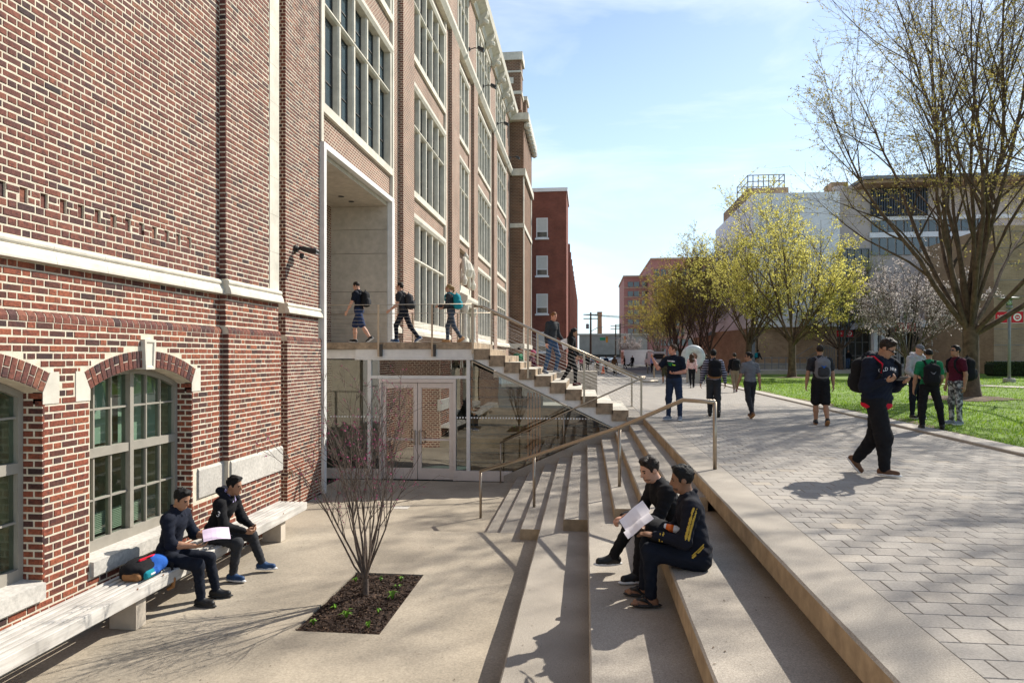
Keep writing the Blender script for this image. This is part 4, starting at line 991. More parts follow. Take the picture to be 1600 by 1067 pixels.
# ---- glass wall under the deck
gw = thing('glass_entrance', 'glazed entrance wall with double doors under the concrete deck', 'entrance', (-2.8, Y_GLASS, Z_FAR))
YG = Y_GLASS + 0.10; ZG1 = ZD - 0.45
def gx(px_): return at_y(px_, 700, YG)[0]
def frame(x0, x1, z0, z1, name='mullion', mat='white_steel', dep=0.05): return part(name, MB().box(x0, x1, YG - dep, YG + dep, z0, z1), mat, gw)
xm = [gx(506), gx(578), gx(596), gx(710), gx(732), gx(800)]
frame(xm[0], xm[0]+0.06, Z_FAR, ZG1); frame(xm[1]-0.05, xm[1]+0.05, Z_FAR + 0.26, ZG1); frame(xm[4]-0.045, xm[4]+0.045, Z_FAR + 0.26, ZG1)
zdh = Z_FAR + 2.52; zth = zdh + 0.12
frame(xm[2]-0.05, xm[2]+0.02, Z_FAR, zdh, 'door_jamb', 'door_metal', 0.07); frame(xm[3]-0.02, xm[3]+0.05, Z_FAR, zdh, 'door_jamb', 'door_metal', 0.07)
frame(xm[2]-0.05, xm[3]+0.05, zdh + 0.002, zdh + 0.10, 'door_header', 'door_metal', 0.07)
frame(xm[1]+0.05, xm[4]-0.045, zdh + 0.105, zdh + 0.18, 'transom_bar', 'white_steel', 0.04)
for a, b in ((xm[0]+0.06, xm[1]), (xm[1], xm[2]-0.05), (xm[3]+0.05, xm[5])): frame(a, b, Z_FAR + 0.001, Z_FAR + 0.26, 'sill_panel', 'door_metal', 0.06)
xmid = (xm[2] + xm[3]) / 2
for s, (a, b) in ((-1, (xm[2]+0.03, xmid-0.008)), (1, (xmid+0.008, xm[3]-0.03))):
    m = MB(); t = 0.10; z0, z1 = Z_FAR + 0.012, zdh - 0.01
    m.box(a, a+t, YG-0.022, YG+0.022, z0, z1); m.box(b-t, b, YG-0.022, YG+0.022, z0, z1); m.box(a+t, b-t, YG-0.022, YG+0.022, z1-0.13, z1); m.box(a+t, b-t, YG-0.022, YG+0.022, z0, z0+0.29)
    m.box(a+t, b-t, YG-0.02, YG+0.02, Z_FAR+1.02, Z_FAR+1.07)
    d_ = part('door', m, 'door_metal', gw)
    part('door_pane', MB().quad((a+t,YG,z0+0.29),(b-t,YG,z0+0.29),(b-t,YG,z1-0.13),(a+t,YG,z1-0.13)), 'glass_door', d_)
    xh = xmid - s*-0.06; m = MB(); m.tube([(xh,YG-0.02,Z_FAR+0.92),(xh,YG-0.08,Z_FAR+0.93),(xh,YG-0.08,Z_FAR+1.27),(xh,YG-0.02,Z_FAR+1.28)], 0.014, 8); m.tube([(xh,YG-0.08,Z_FAR+1.26),(xh+s*0.12,YG-0.08,Z_FAR+1.26),(xh+s*0.12,YG-0.08,Z_FAR+0.94),(xh,YG-0.08,Z_FAR+0.94)], 0.012, 8); part('door_handle', m, 'steel', d_)
def zs_low(x):   # top of the stair wall that climbs in front of the glass
    return Z_FAR + 0.26 if x < XE['A'] else min(Z_FAR + 0.30 + (x - XE['A']) * (0.02 - Z_FAR - 0.1) / (1.43 - XE['A']), 0.0)
def zg_top(x): return ZG1 if x < XD else zst(x) - 0.60
def pane(x0, x1, zb0, zt0):
    m = MB(); m.quad((x0,YG,zb0),(x1,YG,zb0),(x1,YG,zt0),(x0,YG,zt0)); return part('glass_pane', m, 'glass_entry', gw)
pane(xm[0]+0.06, xm[1]-0.05, Z_FAR+0.26, ZG1); pane(xm[1]+0.05, xm[2]-0.05, Z_FAR+0.26, zdh+0.1); pane(xm[1]+0.05, xm[4]-0.05, zdh+0.18, ZG1); pane(xm[3]+0.05, xm[4]-0.05, Z_FAR+0.26, zdh+0.1)
xs = [xm[4]+0.05, gx(800), gx(878), gx(950), 1.0]
for a, b in zip(xs[:-1], xs[1:]):
    k = [a + (b-a)*i/6 for i in range(7)]
    poly = [(x_, max(zs_low(x_)-0.15, Z_FAR+0.2)) for x_ in k] + [(x_, max(zg_top(x_), zs_low(x_)-0.14)) for x_ in k[::-1]]
    m = MB(); n_ = len(poly); m.add([(p_[0]+(0.004 if i in (0,n_-1) else 0), YG, p_[1]) for i, p_ in enumerate(poly)], [tuple(range(n_))]); part('glass_pane', m, 'glass_entry', gw)
m = MB()
for x_ in np.arange(xm[0]+0.2, 0.6, 0.075):
    z_ = Z_FAR + 1.62
    if z_ > zg_top(x_) or xm[2]-0.05 < x_ < xm[3]+0.05: continue
    m.box(x_-0.018, x_+0.018, YG-0.004, YG-0.002, z_-0.018, z_+0.018)
part('glass_dots', m, 'paint_white', gw)
# stair flank wall in front of the glass (the steps die into it)
m = MB(); m.prism([(XE['A']-0.35, Z_FAR-0.3), (1.44, Z_FAR-0.3), (1.44, -0.001), (1.30, -0.001), (XE['A']-0.35, Z_FAR+0.16)], 'y', 17.224, 17.318); part('flank_wall', m, 'concrete_step', steps)
# room behind the glass
room = tag(link('lobby', None), 'dim lobby behind the glazed entrance under the deck', 'room', kind='structure')
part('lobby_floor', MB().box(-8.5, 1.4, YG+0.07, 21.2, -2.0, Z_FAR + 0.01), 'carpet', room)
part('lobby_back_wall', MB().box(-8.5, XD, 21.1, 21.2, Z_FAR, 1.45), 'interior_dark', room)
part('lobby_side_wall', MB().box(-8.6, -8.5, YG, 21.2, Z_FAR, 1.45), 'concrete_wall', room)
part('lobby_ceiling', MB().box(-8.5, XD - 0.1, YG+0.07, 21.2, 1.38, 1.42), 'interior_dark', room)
k = 0; z = Z_FAR
while z < 1.1:                                   # timber tiers step down under the stair
    z1 = z + 0.26; xr = min(1.3, XD + (ZD - 0.75 - z1) / -sl)
    part('timber_tier', MB().box(-3.3, xr, 18.9 - 0.0*k, 19.1, z + 0.02, z1 - 0.05), 'brown_wood', room)
    part('tier_gap', MB().box(-3.3, xr, 19.12, 19.2, z, z1), 'interior_dark', room); z = z1; k += 1
slat = thing('lobby_bench', 'orange wooden slatted bench with tall slatted back behind the glass', 'bench', (-1.2, 18.5, Z_FAR))
x0 = at_y(823, 650, 18.6)[0]
for k in range(5):
    x_ = x0 + k*0.082; part('back_slat', MB().box(x_, x_+0.045, 18.75, 18.79, Z_FAR + 0.45, Z_FAR + 2.2), 'orange_wood', slat)
    part('seat_slat', MB().box(x_, x_+0.045, 18.1, 18.745, Z_FAR + 0.42, Z_FAR + 0.46), 'orange_wood', slat)
part('seat_frame', MB().box(x0, x0+0.37, 18.2, 18.7, Z_FAR+0.02, Z_FAR+0.41), 'brown_wood', slat)
# ---- stair rails in the courtyard
def post(p, z, top, parent, r=0.024): part('rail_post', MB().tube([(p[0],p[1],z),(p[0],p[1],top)], r, 10), 'steel', parent, smooth=True)
hr = thing('stair_handrail', 'bronze steel handrail climbing diagonally over the courtyard stairs', 'handrail', (0, 11, Z_NEAR))
p1 = at_z(751, 809, Z_FAR); p2 = at_z(834.5, 792, Z_NEAR+RI); p3 = at_z(968, 760, Z_NEAR+5*RI); p4 = at_z(1117, 733, 0.0)
t1 = at_y(750, 733, p1[1]); t2 = at_y(834, 706, p2[1]); t3 = at_y(967, 659, p3[1]); t4 = at_y(1117, 622, p4[1]); t35 = None
HR = 0.90
tops = [p1[2]+HR+0.03, p2[2]+HR, p3[2]+HR, p4[2]+HR]
for p, t, z in zip((p1,p2,p3,p4), tops, (Z_FAR, Z_NEAR+RI, Z_NEAR+5*RI, 0.0)): post(p, z, t, hr, 0.026)
dirv = (p4 - p3); q = p4 - dirv * 0.30
path = [p1*[1,1,0]+[0,0,tops[0]], p2*[1,1,0]+[0,0,tops[1]+0.02], p3*[1,1,0]+[0,0,tops[2]+0.02], q*[1,1,0]+[0,0,tops[3]], p4*[1,1,0]+[0,0,tops[3]]]
part('rail_tube', MB().tube(path, 0.030, 12), 'steel', hr, smooth=True)
hr2 = thing('wall_handrail', 'thin bronze handrail along the glass wall beside the stairs', 'handrail', (-1, 17.0, Z_FAR))
yr = 17.05
q1, q2, q3 = at_y(782, 751, yr), at_y(881, 700, yr), at_y(940, 672, yr)
h1, h2, h3 = at_y(781, 692, yr), at_y(880, 646, yr), at_y(1000, 592, yr)
for q_, h_ in ((q1,h1),(q2,h2)): post(q_, q_[2]-0.05, h_[2], hr2, 0.018)
part('rail_tube', MB().tube([h1, h2, h3, (h3[0]+0.12, yr, h3[2]+0.0)], 0.020, 10), 'steel', hr2, smooth=True)
# ---- timber bench along the wall
bench = thing('slatted_bench', 'long weathered timber slat bench along the brick wall', 'bench', (-4.95, 7, Z_NEAR))
BX0, BX1, BZ, BY1 = -5.12, -4.66, Z_NEAR + 0.455, 10.92
nb_ = 6; sw = 0.050; gap = (BX1 - BX0 - nb_*sw) / (nb_-1)
for k in range(nb_):
    x_ = BX0 + k*(sw+gap)
    part('slat', MB().cbox((x_+sw/2, (BY1-1)/2, BZ-0.017), (sw, BY1+1, 0.034), bevel=0.005), 'bench_wood', bench)
part('front_board', MB().cbox((BX1+0.023, (BY1-1)/2, BZ-0.062), (0.042, BY1+1, 0.130), bevel=0.006), 'bench_wood', bench)
part('end_board', MB().cbox(((BX0+BX1)/2, BY1+0.02, BZ-0.065), (BX1-BX0+0.08, 0.036, 0.120), bevel=0.005), 'bench_wood', bench)
for y_ in (1.9, 4.05, at_z(190, 985, Z_NEAR)[1] + 0.1, at_z(425, 848, Z_NEAR)[1] + 0.12):
    part('leg', MB().cbox(((BX0+BX1)/2+0.06, y_, (Z_NEAR+BZ-0.05)/2), (0.30, 0.16, BZ-0.05-Z_NEAR), bevel=0.008), 'concrete_wall', bench)
for (u, v) in ((215, 920), (443, 802), (255, 898)):
    p = at_x(u, v, BX1 + 0.0445); m = MB(); th = np.linspace(0, 2*math.pi, 11)[:-1]
    m.add([(BX1+0.0447, p[1]+0.016*math.cos(t), p[2]+0.011*math.sin(t)) for t in th], [tuple(range(10))]); part('knot', m, 'knot', bench)
# ------------------------------------------------------------------ trees
def rnd_perp(d, rng):
    r = rng.normal(size=3); r -= d*np.dot(r, d); return r/(np.linalg.norm(r)+1e-9)
def grow(seed, H, trunk_h, trunk_r, limbs=9, ang=(16,40), n2=8, n3=7, n4=5, spread=1.0, leaf=2.0, leaf_size=0.05, leaf_from=3, up=0.05, stems=None, droop=0.0, r_min=0.004, jag=0.10):
    """levels of branches as equal-length polylines plus leaf quads; base at the origin"""
    rng = np.random.default_rng(seed); LV = {0: [], 1: [], 2: [], 3: [], 4: []}; NP = {0: 7, 1: 10, 2: 7, 3: 5, 4: 4}; SD = {0: 12, 1: 8, 2: 5, 3: 4, 4: 3}
    def poly(p, d, ln, n, jit, upw):
        pts = [np.array(p)]; d = np.array(d, float)
        for i in range(n-1):
            d = d + rng.normal(size=3)*jit + np.array([0,0,upw]); d /= np.linalg.norm(d); pts.append(pts[-1] + d*ln/(n-1))
        return np.array(pts), d
    def dirs_at(pts, t):
        f = t*(len(pts)-1); i = min(int(f), len(pts)-2); return pts[i] + (pts[i+1]-pts[i])*(f-i), nrm(pts[i+1]-pts[i])
    tp, td = poly((0,0,-0.1), (rng.normal()*0.03, rng.normal()*0.03, 1), trunk_h+0.1, NP[0], 0.02, 0.02)
    rr = trunk_r*np.array([1.45,1.12,1.0,0.96,0.95,0.95,0.9]); LV[0].append((tp, rr))
    ph = rng.uniform(0, 6.28)
    for i in range(limbs):
        az = ph + i*2.39996 + rng.normal()*0.2; an = R(rng.uniform(*ang)) * (0.35 if i == 0 else 1.0)
        d = np.array([math.sin(an)*math.cos(az), math.sin(an)*math.sin(az), math.cos(an)])
        st, _ = dirs_at(tp, rng.uniform(0.78, 1.0) if i else 1.0); ln = (H-trunk_h)*rng.uniform(0.82, 1.06)*(1.06-0.30*math.degrees(an)/40)
        p1, _ = poly(st, d, ln, NP[1], jag*0.75, up*0.5); r1 = trunk_r*rng.uniform(0.27,0.40)*np.linspace(1,0.12,NP[1])**1.05; LV[1].append((p1, r1))
        for j in range(n2):
            t = rng.uniform(0.22, 0.97) if j else 0.6; q, dq = dirs_at(p1, t); a2 = R(rng.uniform(22,48))*spread
            d2 = nrm(dq*math.cos(a2) + rnd_perp(dq, rng)*math.sin(a2) + np.array([0,0,0.12])); l2 = ln*(0.52-0.26*t)*rng.uniform(0.7,1.25)
            p2, _ = poly(q, d2, l2, NP[2], jag, up-droop); r0 = max(np.interp(t, np.linspace(0,1,NP[1]), r1)*0.62, r_min*2.2); r2 = np.linspace(r0, r_min*1.3, NP[2]); LV[2].append((p2, r2))
            for k in range(n3):
                t3 = rng.uniform(0.15, 1.0); q3, dq3 = dirs_at(p2, t3); a3 = R(rng.uniform(20,52)); d3 = nrm(dq3*math.cos(a3) + rnd_perp(dq3, rng)*math.sin(a3) + np.array([0,0,0.10-droop*1.5]))
                l3 = l2*(0.55-0.25*t3)*rng.uniform(0.6,1.3); p3, _ = poly(q3, d3, l3, NP[3], jag*1.1, up*0.6-droop); LV[3].append((p3, np.linspace(max(r2[-1]*1.2, r_min*1.3), r_min*0.8, NP[3])))
                for m_ in range(n4):
                    t4 = rng.uniform(0.2, 1.0); q4, dq4 = dirs_at(p3, t4); a4 = R(rng.uniform(25,60)); d4 = nrm(dq4*math.cos(a4) + rnd_perp(dq4, rng)*math.sin(a4) - np.array([0,0,droop*2]))
                    p4, _ = poly(q4, d4, l3*rng.uniform(0.3,0.6), NP[4], jag*1.2, -droop); LV[4].append((p4, np.linspace(r_min*0.9, r_min*0.45, NP[4])))
    def tubes(lv):
        if not LV[lv]: return None
        P = np.array([b[0] for b in LV[lv]]); Rr = np.array([b[1] for b in LV[lv]]); n = SD[lv]; N, K, _ = P.shape
        T = np.gradient(P, axis=1); T /= np.linalg.norm(T, axis=2, keepdims=True)+1e-9
        ref = np.where(np.abs(T[:,:,2:3]) < 0.92, np.array([0.1,0.2,1.0]), np.array([1.0,0.2,0.1])); A = np.cross(T, ref); A /= np.linalg.norm(A, axis=2, keepdims=True)+1e-9; Bv = np.cross(T, A)
        th = np.arange(n)*2*math.pi/n
        V = P[:,:,None,:] + Rr[:,:,None,None]*(np.cos(th)[None,None,:,None]*A[:,:,None,:] + np.sin(th)[None,None,:,None]*Bv[:,:,None,:])
        i, j = np.meshgrid(np.arange(K-1), np.arange(n), indexing='ij'); j2 = (j+1)%n
        F = np.stack([i*n+j, i*n+j2, (i+1)*n+j2, (i+1)*n+j], -1).reshape(-1,4); F = (np.arange(N)[:,None,None]*K*n + F[None]).reshape(-1,4)
        return V.reshape(-1,3), F
    def merge(lvs):
        Vs, Fs, o = [], [], 0
        for lv in lvs:
            q = tubes(lv)
            if q is None: continue
            Vs.append(q[0]); Fs.append(q[1]+o); o += len(q[0])
        return np.concatenate(Vs), np.concatenate(Fs)
    # leaves: small folded quads sprinkled along the outer twigs
    src = [b[0] for lv in range(leaf_from, 5) for b in LV[lv]]; L_ = None
    if leaf > 0 and src:
        pos = []
        for p in src:
            for _ in range(rng.poisson(leaf)):
                t = rng.uniform(0.15,1); q, _d = dirs_at(p, t); pos.append(q); pos.append(q)
        pos = np.array(pos) + rng.normal(size=(len(pos),3))*leaf_size*0.35; n = len(pos)
        a = rng.normal(size=(n,3)); a /= np.linalg.norm(a,axis=1,keepdims=True); b = np.cross(a, rng.normal(size=(n,3))); b /= np.linalg.norm(b,axis=1,keepdims=True)+1e-9
        s = leaf_size*rng.uniform(0.5,1.25,n)[:,None]
        V = np.stack([pos-a*s*0.5, pos+b*s*0.28, pos+a*s*0.5, pos-b*s*0.28],1).reshape(-1,3); L_ = (V, np.arange(n*4).reshape(-1,4))
    return merge([0,1]), merge([2,3,4]), L_
TREE_MESH = {}
def tree(name, label, loc, rz, key, sc=1.0, bark='bark', leafm='leaf_spring', cat='tree', group=None, szy=(1,1), **kw):
    if key not in TREE_MESH:
        a, b, c = grow(**kw); TREE_MESH[key] = (np_mesh('trunk', *a, bark, smooth=True), np_mesh('branches', *b, bark, smooth=True), np_mesh('foliage', *c, leafm) if c else None)
    t = thing(name, label, cat, loc, rz, group); t.scale = (sc*szy[0], sc*szy[0], sc*szy[1])
    for nm, me in zip(('trunk','branches','crown'), TREE_MESH[key]):
        if me: part(nm, me, None, t, local=True)
    return t
def tloc(px_, py_, zg): p = at_z(px_, py_, zg); return (p[0], p[1], on_lawn(p[0], p[1]))
TB = tloc(1517, 622, 0.13)
zel = dict(limbs=13, ang=(14,46), n2=10, n3=8, n4=5)
tree('vase_tree', 'tall spreading tree with dark forked limbs and sparse olive buds on the lawn', TB, 0.4, 'big', seed=11, H=16.5, trunk_h=2.5, trunk_r=0.25, leaf=2.4, leaf_size=0.068, bark='bark', leafm='leaf_bronze', jag=0.11, up=0.06, **dict(zel, limbs=17, ang=(8,58), n2=11))
tree('vase_tree', 'tall tree past the right edge whose branches enter the upper right corner', (15.2, 14.0, 0.1), 2.2, 'big', sc=0.85)
tree('vase_tree', 'bright yellow green vase shaped tree on the lawn behind the man in shorts', tloc(1237, 589, 0.14), 1.0, 'mid', seed=23, H=13.0, trunk_h=2.6, trunk_r=0.25, leaf=2.1, leaf_size=0.125, leafm='leaf_spring', **dict(zel, limbs=14, ang=(10,56), n3=8, n4=4, r_min=0.005))
tree('vase_tree', 'yellow green tree just left of the one behind the man in shorts', (12.3, 53.5, 0.1), 3.1, 'mid', sc=0.98)
tree('vase_tree', 'yellow tree whose crown fills the gap before the white building', (21.5, 60.5, 0.4), 4.4, 'mid', sc=0.72)
row = [(70,12.2,1.02),(80,12.8,1.0),(92,12.4,0.95),(105,13.2,0.98),(120,13.0,0.92),(138,14.0,0.92)]
tree('street_tree', 'brownish street tree nearest in the row behind the ring sculpture', (row[0][1], row[0][0], 0), 0.5, 'row', sc=1.0, group='trees in a row along the street', seed=31, H=13.5, trunk_h=2.2, trunk_r=0.22, leaf=1.7, leaf_size=0.14, leafm='leaf_olive', **dict(zel, limbs=12, ang=(10,38), n4=3, r_min=0.007))
for i, (d, X_, s_) in enumerate(row[1:]):
    tree('street_tree', 'brownish budding street tree, %s from the near end of the street row' % ['second','third','fourth','fifth','last and farthest'][i], (X_, d, 0), 1.3*i+0.9, 'row', sc=s_, group='trees in a row along the street')
tree('blossom_tree', 'white flowering pear tree before the building entrance', tloc(1418, 588, 0.3), 0.7, 'pear', seed=47, H=8.3, trunk_h=1.4, trunk_r=0.16, leaf=2.0, leaf_size=0.10, leafm='blossom', bark='bark_grey', **dict(zel, limbs=11, ang=(18,50), n4=4, r_min=0.008))
tree('blossom_tree', 'small white flowering tree far down the street below the street trees', (8.2, 128, 0), 0.2, 'pear', sc=0.75)
# bare soil circles under the two lawn trees
for p, r_ in ((TB, 1.5), (tloc(1237,589,0.14), 0.9)):
    m = MB(); th = np.linspace(0, 2*math.pi, 25)[:-1]; rr = r_*RNG.uniform(0.75,1.15,24)
    m.add([(p[0]+rr[i]*math.cos(t), p[1]+rr[i]*math.sin(t), on_lawn(p[0]+rr[i]*math.cos(t), p[1]+rr[i]*math.sin(t))+0.02) for i, t in enumerate(th)] + [(p[0],p[1],p[2]+0.09)], [(i,(i+1)%24,24) for i in range(24)]); solo('bare_soil', m, 'soil', kind='structure')
# ------------------------------------------------------------------ the planting bed and its redbud
bed = tag(link('planting_bed', None), kind='structure'); bed['label'] = 'rectangular bed of dark bark mulch let into the courtyard'
zb_ = Z_NEAR - 0.025
m = MB(); gx_, gy_ = 14, 18
V = [(px0+(px1-px0)*i/gx_, py0+(py1-py0)*j/gy_, zb_ + 0.045*math.sin(math.pi*i/gx_)*math.sin(math.pi*j/gy_) + RNG.uniform(-.008,.008)) for j in range(gy_+1) for i in range(gx_+1)]
F = [(j*(gx_+1)+i, j*(gx_+1)+i+1, (j+1)*(gx_+1)+i+1, (j+1)*(gx_+1)+i) for j in range(gy_) for i in range(gx_)]
part('mulch_bed', np_mesh('mulch_bed', V, F, 'mulch', smooth=True), None, bed)
nc = 5200; u_, v_ = RNG.random(nc), RNG.random(nc); c = np.stack([px0+0.02+(px1-px0-0.04)*u_, py0+0.02+(py1-py0-0.04)*v_, zb_ + 0.045*np.sin(math.pi*u_)*np.sin(math.pi*v_) + RNG.uniform(0,0.018,nc)],1)
a = RNG.normal(size=(nc,3))*[1,1,0.35]; a /= np.linalg.norm(a,axis=1,keepdims=True); b = np.cross(a, RNG.normal(size=(nc,3))*[0.4,0.4,1]); b /= np.linalg.norm(b,axis=1,keepdims=True); s = RNG.uniform(0.008,0.024,nc)[:,None]
V = np.stack([c-a*s-b*s*0.3, c+a*s-b*s*0.3, c+a*s+b*s*0.3, c-a*s+b*s*0.3],1).reshape(-1,3)
piece_mat('bark_chip', [(0,(0.018,0.011,0.008)),(0.5,(0.05,0.028,0.018)),(0.85,(0.09,0.052,0.032)),(1,(0.16,0.10,0.06))], bump=0.2)
part('bark_chips', np_mesh('bark_chips', V, np.arange(nc*4).reshape(-1,4), 'bark_chip'), None, bed, kind='stuff')
sp = [(556,906),(595,905),(627,904),(621,917),(613,933),(524,949),(541,962),(591,955),(490,971),(576,976)]
for i, (u, v) in enumerate(sp):
    p = at_z(u, v, Z_NEAR+0.02); m = MB(); big = i in (4,6)
    for k_ in range(9 if big else 6):
        az = RNG.uniform(0,6.28); h_ = RNG.uniform(0.05,0.085)*(1.25 if big else 0.9); o_ = RNG.uniform(0.03,0.07)*(1.3 if big else 0.8); w_ = 0.011; d = np.array([math.cos(az),math.sin(az),0]); q = np.array([-d[1],d[0],0])*w_
        b0 = np.array([p[0],p[1],Z_NEAR-0.01]); m1 = b0 + d*o_*0.5 + [0,0,h_]; e = b0 + d*o_*1.3 + [0,0,h_*0.75]
        m.add([b0-q*0.6,b0+q*0.6,m1+q,m1-q,e], [(0,1,2,3),(3,2,4)])
    solo('sprout', m, 'sprout', ['small green shoot in the mulch behind the redbud stem','green shoot in the mulch near the middle of the back edge','green shoot in the far right corner of the mulch bed','tiny green shoot near the right edge of the mulch, second from the back','leafy green shoot at the middle of the right edge of the mulch','green shoot left of centre in the front half of the mulch','largest bright green shoot in the front half of the mulch','green shoot right of centre in the front half of the mulch','green shoot in the front left corner of the mulch bed','green shoot at the middle of the front edge of the mulch'][i], 'plant', 'green shoots in the mulch bed')
rb = at_z(571, 932, Z_NEAR)
tree('redbud_shrub', 'leafless multi stemmed redbud with magenta buds growing from the mulch bed', (rb[0], rb[1], Z_NEAR-0.03), 0.9, 'redbud', cat='shrub', seed=5, H=2.6, trunk_h=0.26, trunk_r=0.042, limbs=14, ang=(5,27), n2=5, n3=4, n4=2, leaf=0.7, leaf_size=0.022, leaf_from=2, leafm='bud_magenta', bark='bark_grey', r_min=0.0019, jag=0.09, up=0.07, spread=0.75)
# ------------------------------------------------------------------ buildings beyond, lamp posts, street
def facade_windows(parent, x0, x1, y, z0s, w_, h_, n, frame_m, glass_m, depth=0.12, sill=None, face=-1):
    """windows on a wall that faces the camera"""
    for z0 in z0s:
        for i in range(n):
            xc = x0 + (x1-x0)*(i+0.5)/n
            m = MB(); t = 0.09; a, b = xc-w_/2, xc+w_/2; yy0, yy1 = y-0.06, y+0.05
            m.box(a, a+t, yy0, yy1, z0, z0+h_); m.box(b-t, b, yy0, yy1, z0, z0+h_); m.box(a+t, b-t, yy0, yy1, z0+h_-t, z0+h_); m.box(a+t, b-t, yy0, yy1, z0, z0+t); m.box(a+t, b-t, yy0+0.01, yy1, z0+h_*0.48, z0+h_*0.53)
            if sill: m.box(a-0.1, b+0.1, y-0.16, yy1, z0-0.16, z0-0.001)
            f = part('window', m, frame_m, parent); part('pane', MB().quad((a+t,y-0.01,z0+t),(b-t,y-0.01,z0+t),(b-t,y-0.01,z0+h_-t),(a+t,y-0.01,z0+h_-t)), glass_m, f)
# red brick dormitory at the end of the hall
rd = thing('red_brick_block', 'dark red brick block with white sash windows beyond the hall tower', 'building', (-5, 70, 0))
yR = 66.5; xr = at_y(885, 400, yR)[0]; xl = at_y(826, 400, yR)[0] - 6
part('wall', MB().box(xl, xr, yR, 73.5, -0.2, 17.6), 'brick_red', rd); part('wall', MB().box(xl, xr-0.1, 73.5, 150, -0.2, 13.6), 'brick_red', rd)
part('parapet', MB().box(xl-0.1, xr+0.12, yR-0.12, 73.6, 17.6, 17.95), 'panel_white', rd)
m = MB()
for yy in np.arange(75, 150, 6.0): m.box(xr-0.2, xr+0.15, yy, yy+1.2, 0, 13.9)
part('piers', m, 'brick_red', rd, kind='stuff')
M('blind_white', (0.62,0.62,0.60), rough=0.8, var=0.04)
xw = at_y(847, 400, yR)[0]
for z0 in (2.0, 5.72, 9.42, 13.1):
    f = MB(); w_, h_ = 1.12, 1.95; a, b = xw-w_/2, xw+w_/2; t = 0.08
    f.box(a,a+t,yR-0.05,yR+0.02,z0,z0+h_); f.box(b-t,b,yR-0.05,yR+0.02,z0,z0+h_); f.box(a+t,b-t,yR-0.05,yR+0.02,z0+h_-t,z0+h_); f.box(a+t,b-t,yR-0.05,yR+0.02,z0,z0+t); f.box(a+t,b-t,yR-0.045,yR+0.02,z0+h_*0.3,z0+h_*0.34); f.box(a-0.12,b+0.12,yR-0.14,yR,z0-0.16,z0-0.002)
    wd = part('window', f, 'panel_white', rd); part('pane', MB().quad((a+t,yR-0.012,z0+t),(b-t,yR-0.012,z0+t),(b-t,yR-0.012,z0+h_*0.3),(a+t,yR-0.012,z0+h_*0.3)), 'glass_far', wd); part('blind', MB().quad((a+t,yR-0.011,z0+h_*0.34),(b-t,yR-0.011,z0+h_*0.34),(b-t,yR-0.011,z0+h_-t),(a+t,yR-0.011,z0+h_-t)), 'blind_white', wd)
# pink office block down the street
pk = thing('pink_office_block', 'pink office block with rows of dark square windows down the street', 'building', (22, 285, 0))
yP = 280.0; X_ = lambda u: at_y(u, 400, yP)[0]; Z_ = lambda v: at_y(1000, v, yP)[2]
part('wall', MB().box(X_(975), X_(1012), yP, yP+40, -1, Z_(433)), 'pink_wall', pk); part('wall', MB().box(X_(1012), X_(1130), yP-14, yP+40, -1, Z_(414)), 'pink_wall', pk)
part('roof_parapet', MB().box(X_(973.6), X_(1013), yP-0.6, yP+40, Z_(433), Z_(430.5)), 'pink_trim', pk); part('roof_parapet', MB().box(X_(1011), X_(1131), yP-14.6, yP+40, Z_(414), Z_(411.5)), 'pink_trim', pk)
for r_ in range(9):
    zc = Z_(444.5) - r_*3.78
    part('floor_band', MB().box(X_(974.6), X_(1012), yP-0.25, yP, zc-1.55, zc-1.05), 'pink_trim', pk)
    for u0, u1 in ((981,989),(990.7,998.7),(1003,1010.6)):
        part('window', MB().box(X_(u0), X_(u1), yP-0.35, yP-0.02, zc-0.95, zc+1.05), 'glass_far', pk)
    for u0 in range(1017, 1125, 10): part('window', MB().box(X_(u0), X_(u0+7), yP-14.3, yP-14.02, zc+1.5, zc+4.2), 'glass_far', pk)
# laboratory building on the right: tan brick base, white upper storeys, roof plant
lab = thing('white_and_tan_building', 'building with tan brick base and blank white upper storeys behind the trees', 'building', (22, 70, 0.4))
yL = 66.0; X_ = lambda u, y=yL: at_y(u, 500, y)[0]; Z_ = lambda v, y=yL: at_y(1250, v, y)[2]
zb1 = Z_(511); zt = Z_(303)
part('base_wall', MB().box(X_(1180), X_(1308), yL, yL+2, 0, zb1), 'brick_tan', lab); part('upper_wall', MB().box(X_(1180)-0.3, X_(1309), yL-0.5, yL+18, zb1, zt), 'panel_white', lab)
part('base_wall', MB().box(X_(1182), X_(1184), yL, 104, 0, zb1+0.01), 'brick_tan', lab); part('upper_wall', MB().box(X_(1180)-0.3, X_(1182), yL+18, 110, zb1, zt-3.5), 'panel_pink', lab)
part('corner_strip', MB().box(X_(1172), X_(1179.5), yL-0.1, yL+1.5, 0, zb1), 'grey_metal', lab)
m = MB()
for q in range(9):
    for k_ in range(5):
        x_ = X_(1186) + (X_(1302)-X_(1186))*(q+0.5*(k_%2))/9; z_ = 0.9 + k_*0.75; m.cbox((x_, yL-0.03, z_), (0.34,0.08,0.06), rot=Euler((0,0.5,0)).to_matrix())
part('brick_relief', m, 'brick_tan', lab, kind='stuff')
for u in (1236, 1262, 1270, 1276): part('window', MB().box(X_(u), X_(u+4.5), yL-0.56, yL-0.49, Z_(489), Z_(483)), 'glass_far', lab)
part('roof_block', MB().box(X_(1184), X_(1252), yL+4, yL+16, zt, zt+1.6), 'brick_tan', lab); part('chimney', MB().box(X_(1311), X_(1338), yL+2, yL+4, zt-6, Z_(278)), 'brick_tan', lab)
m = MB(); zr = zt + 1.6; x0_, x1_ = X_(1185), X_(1246)
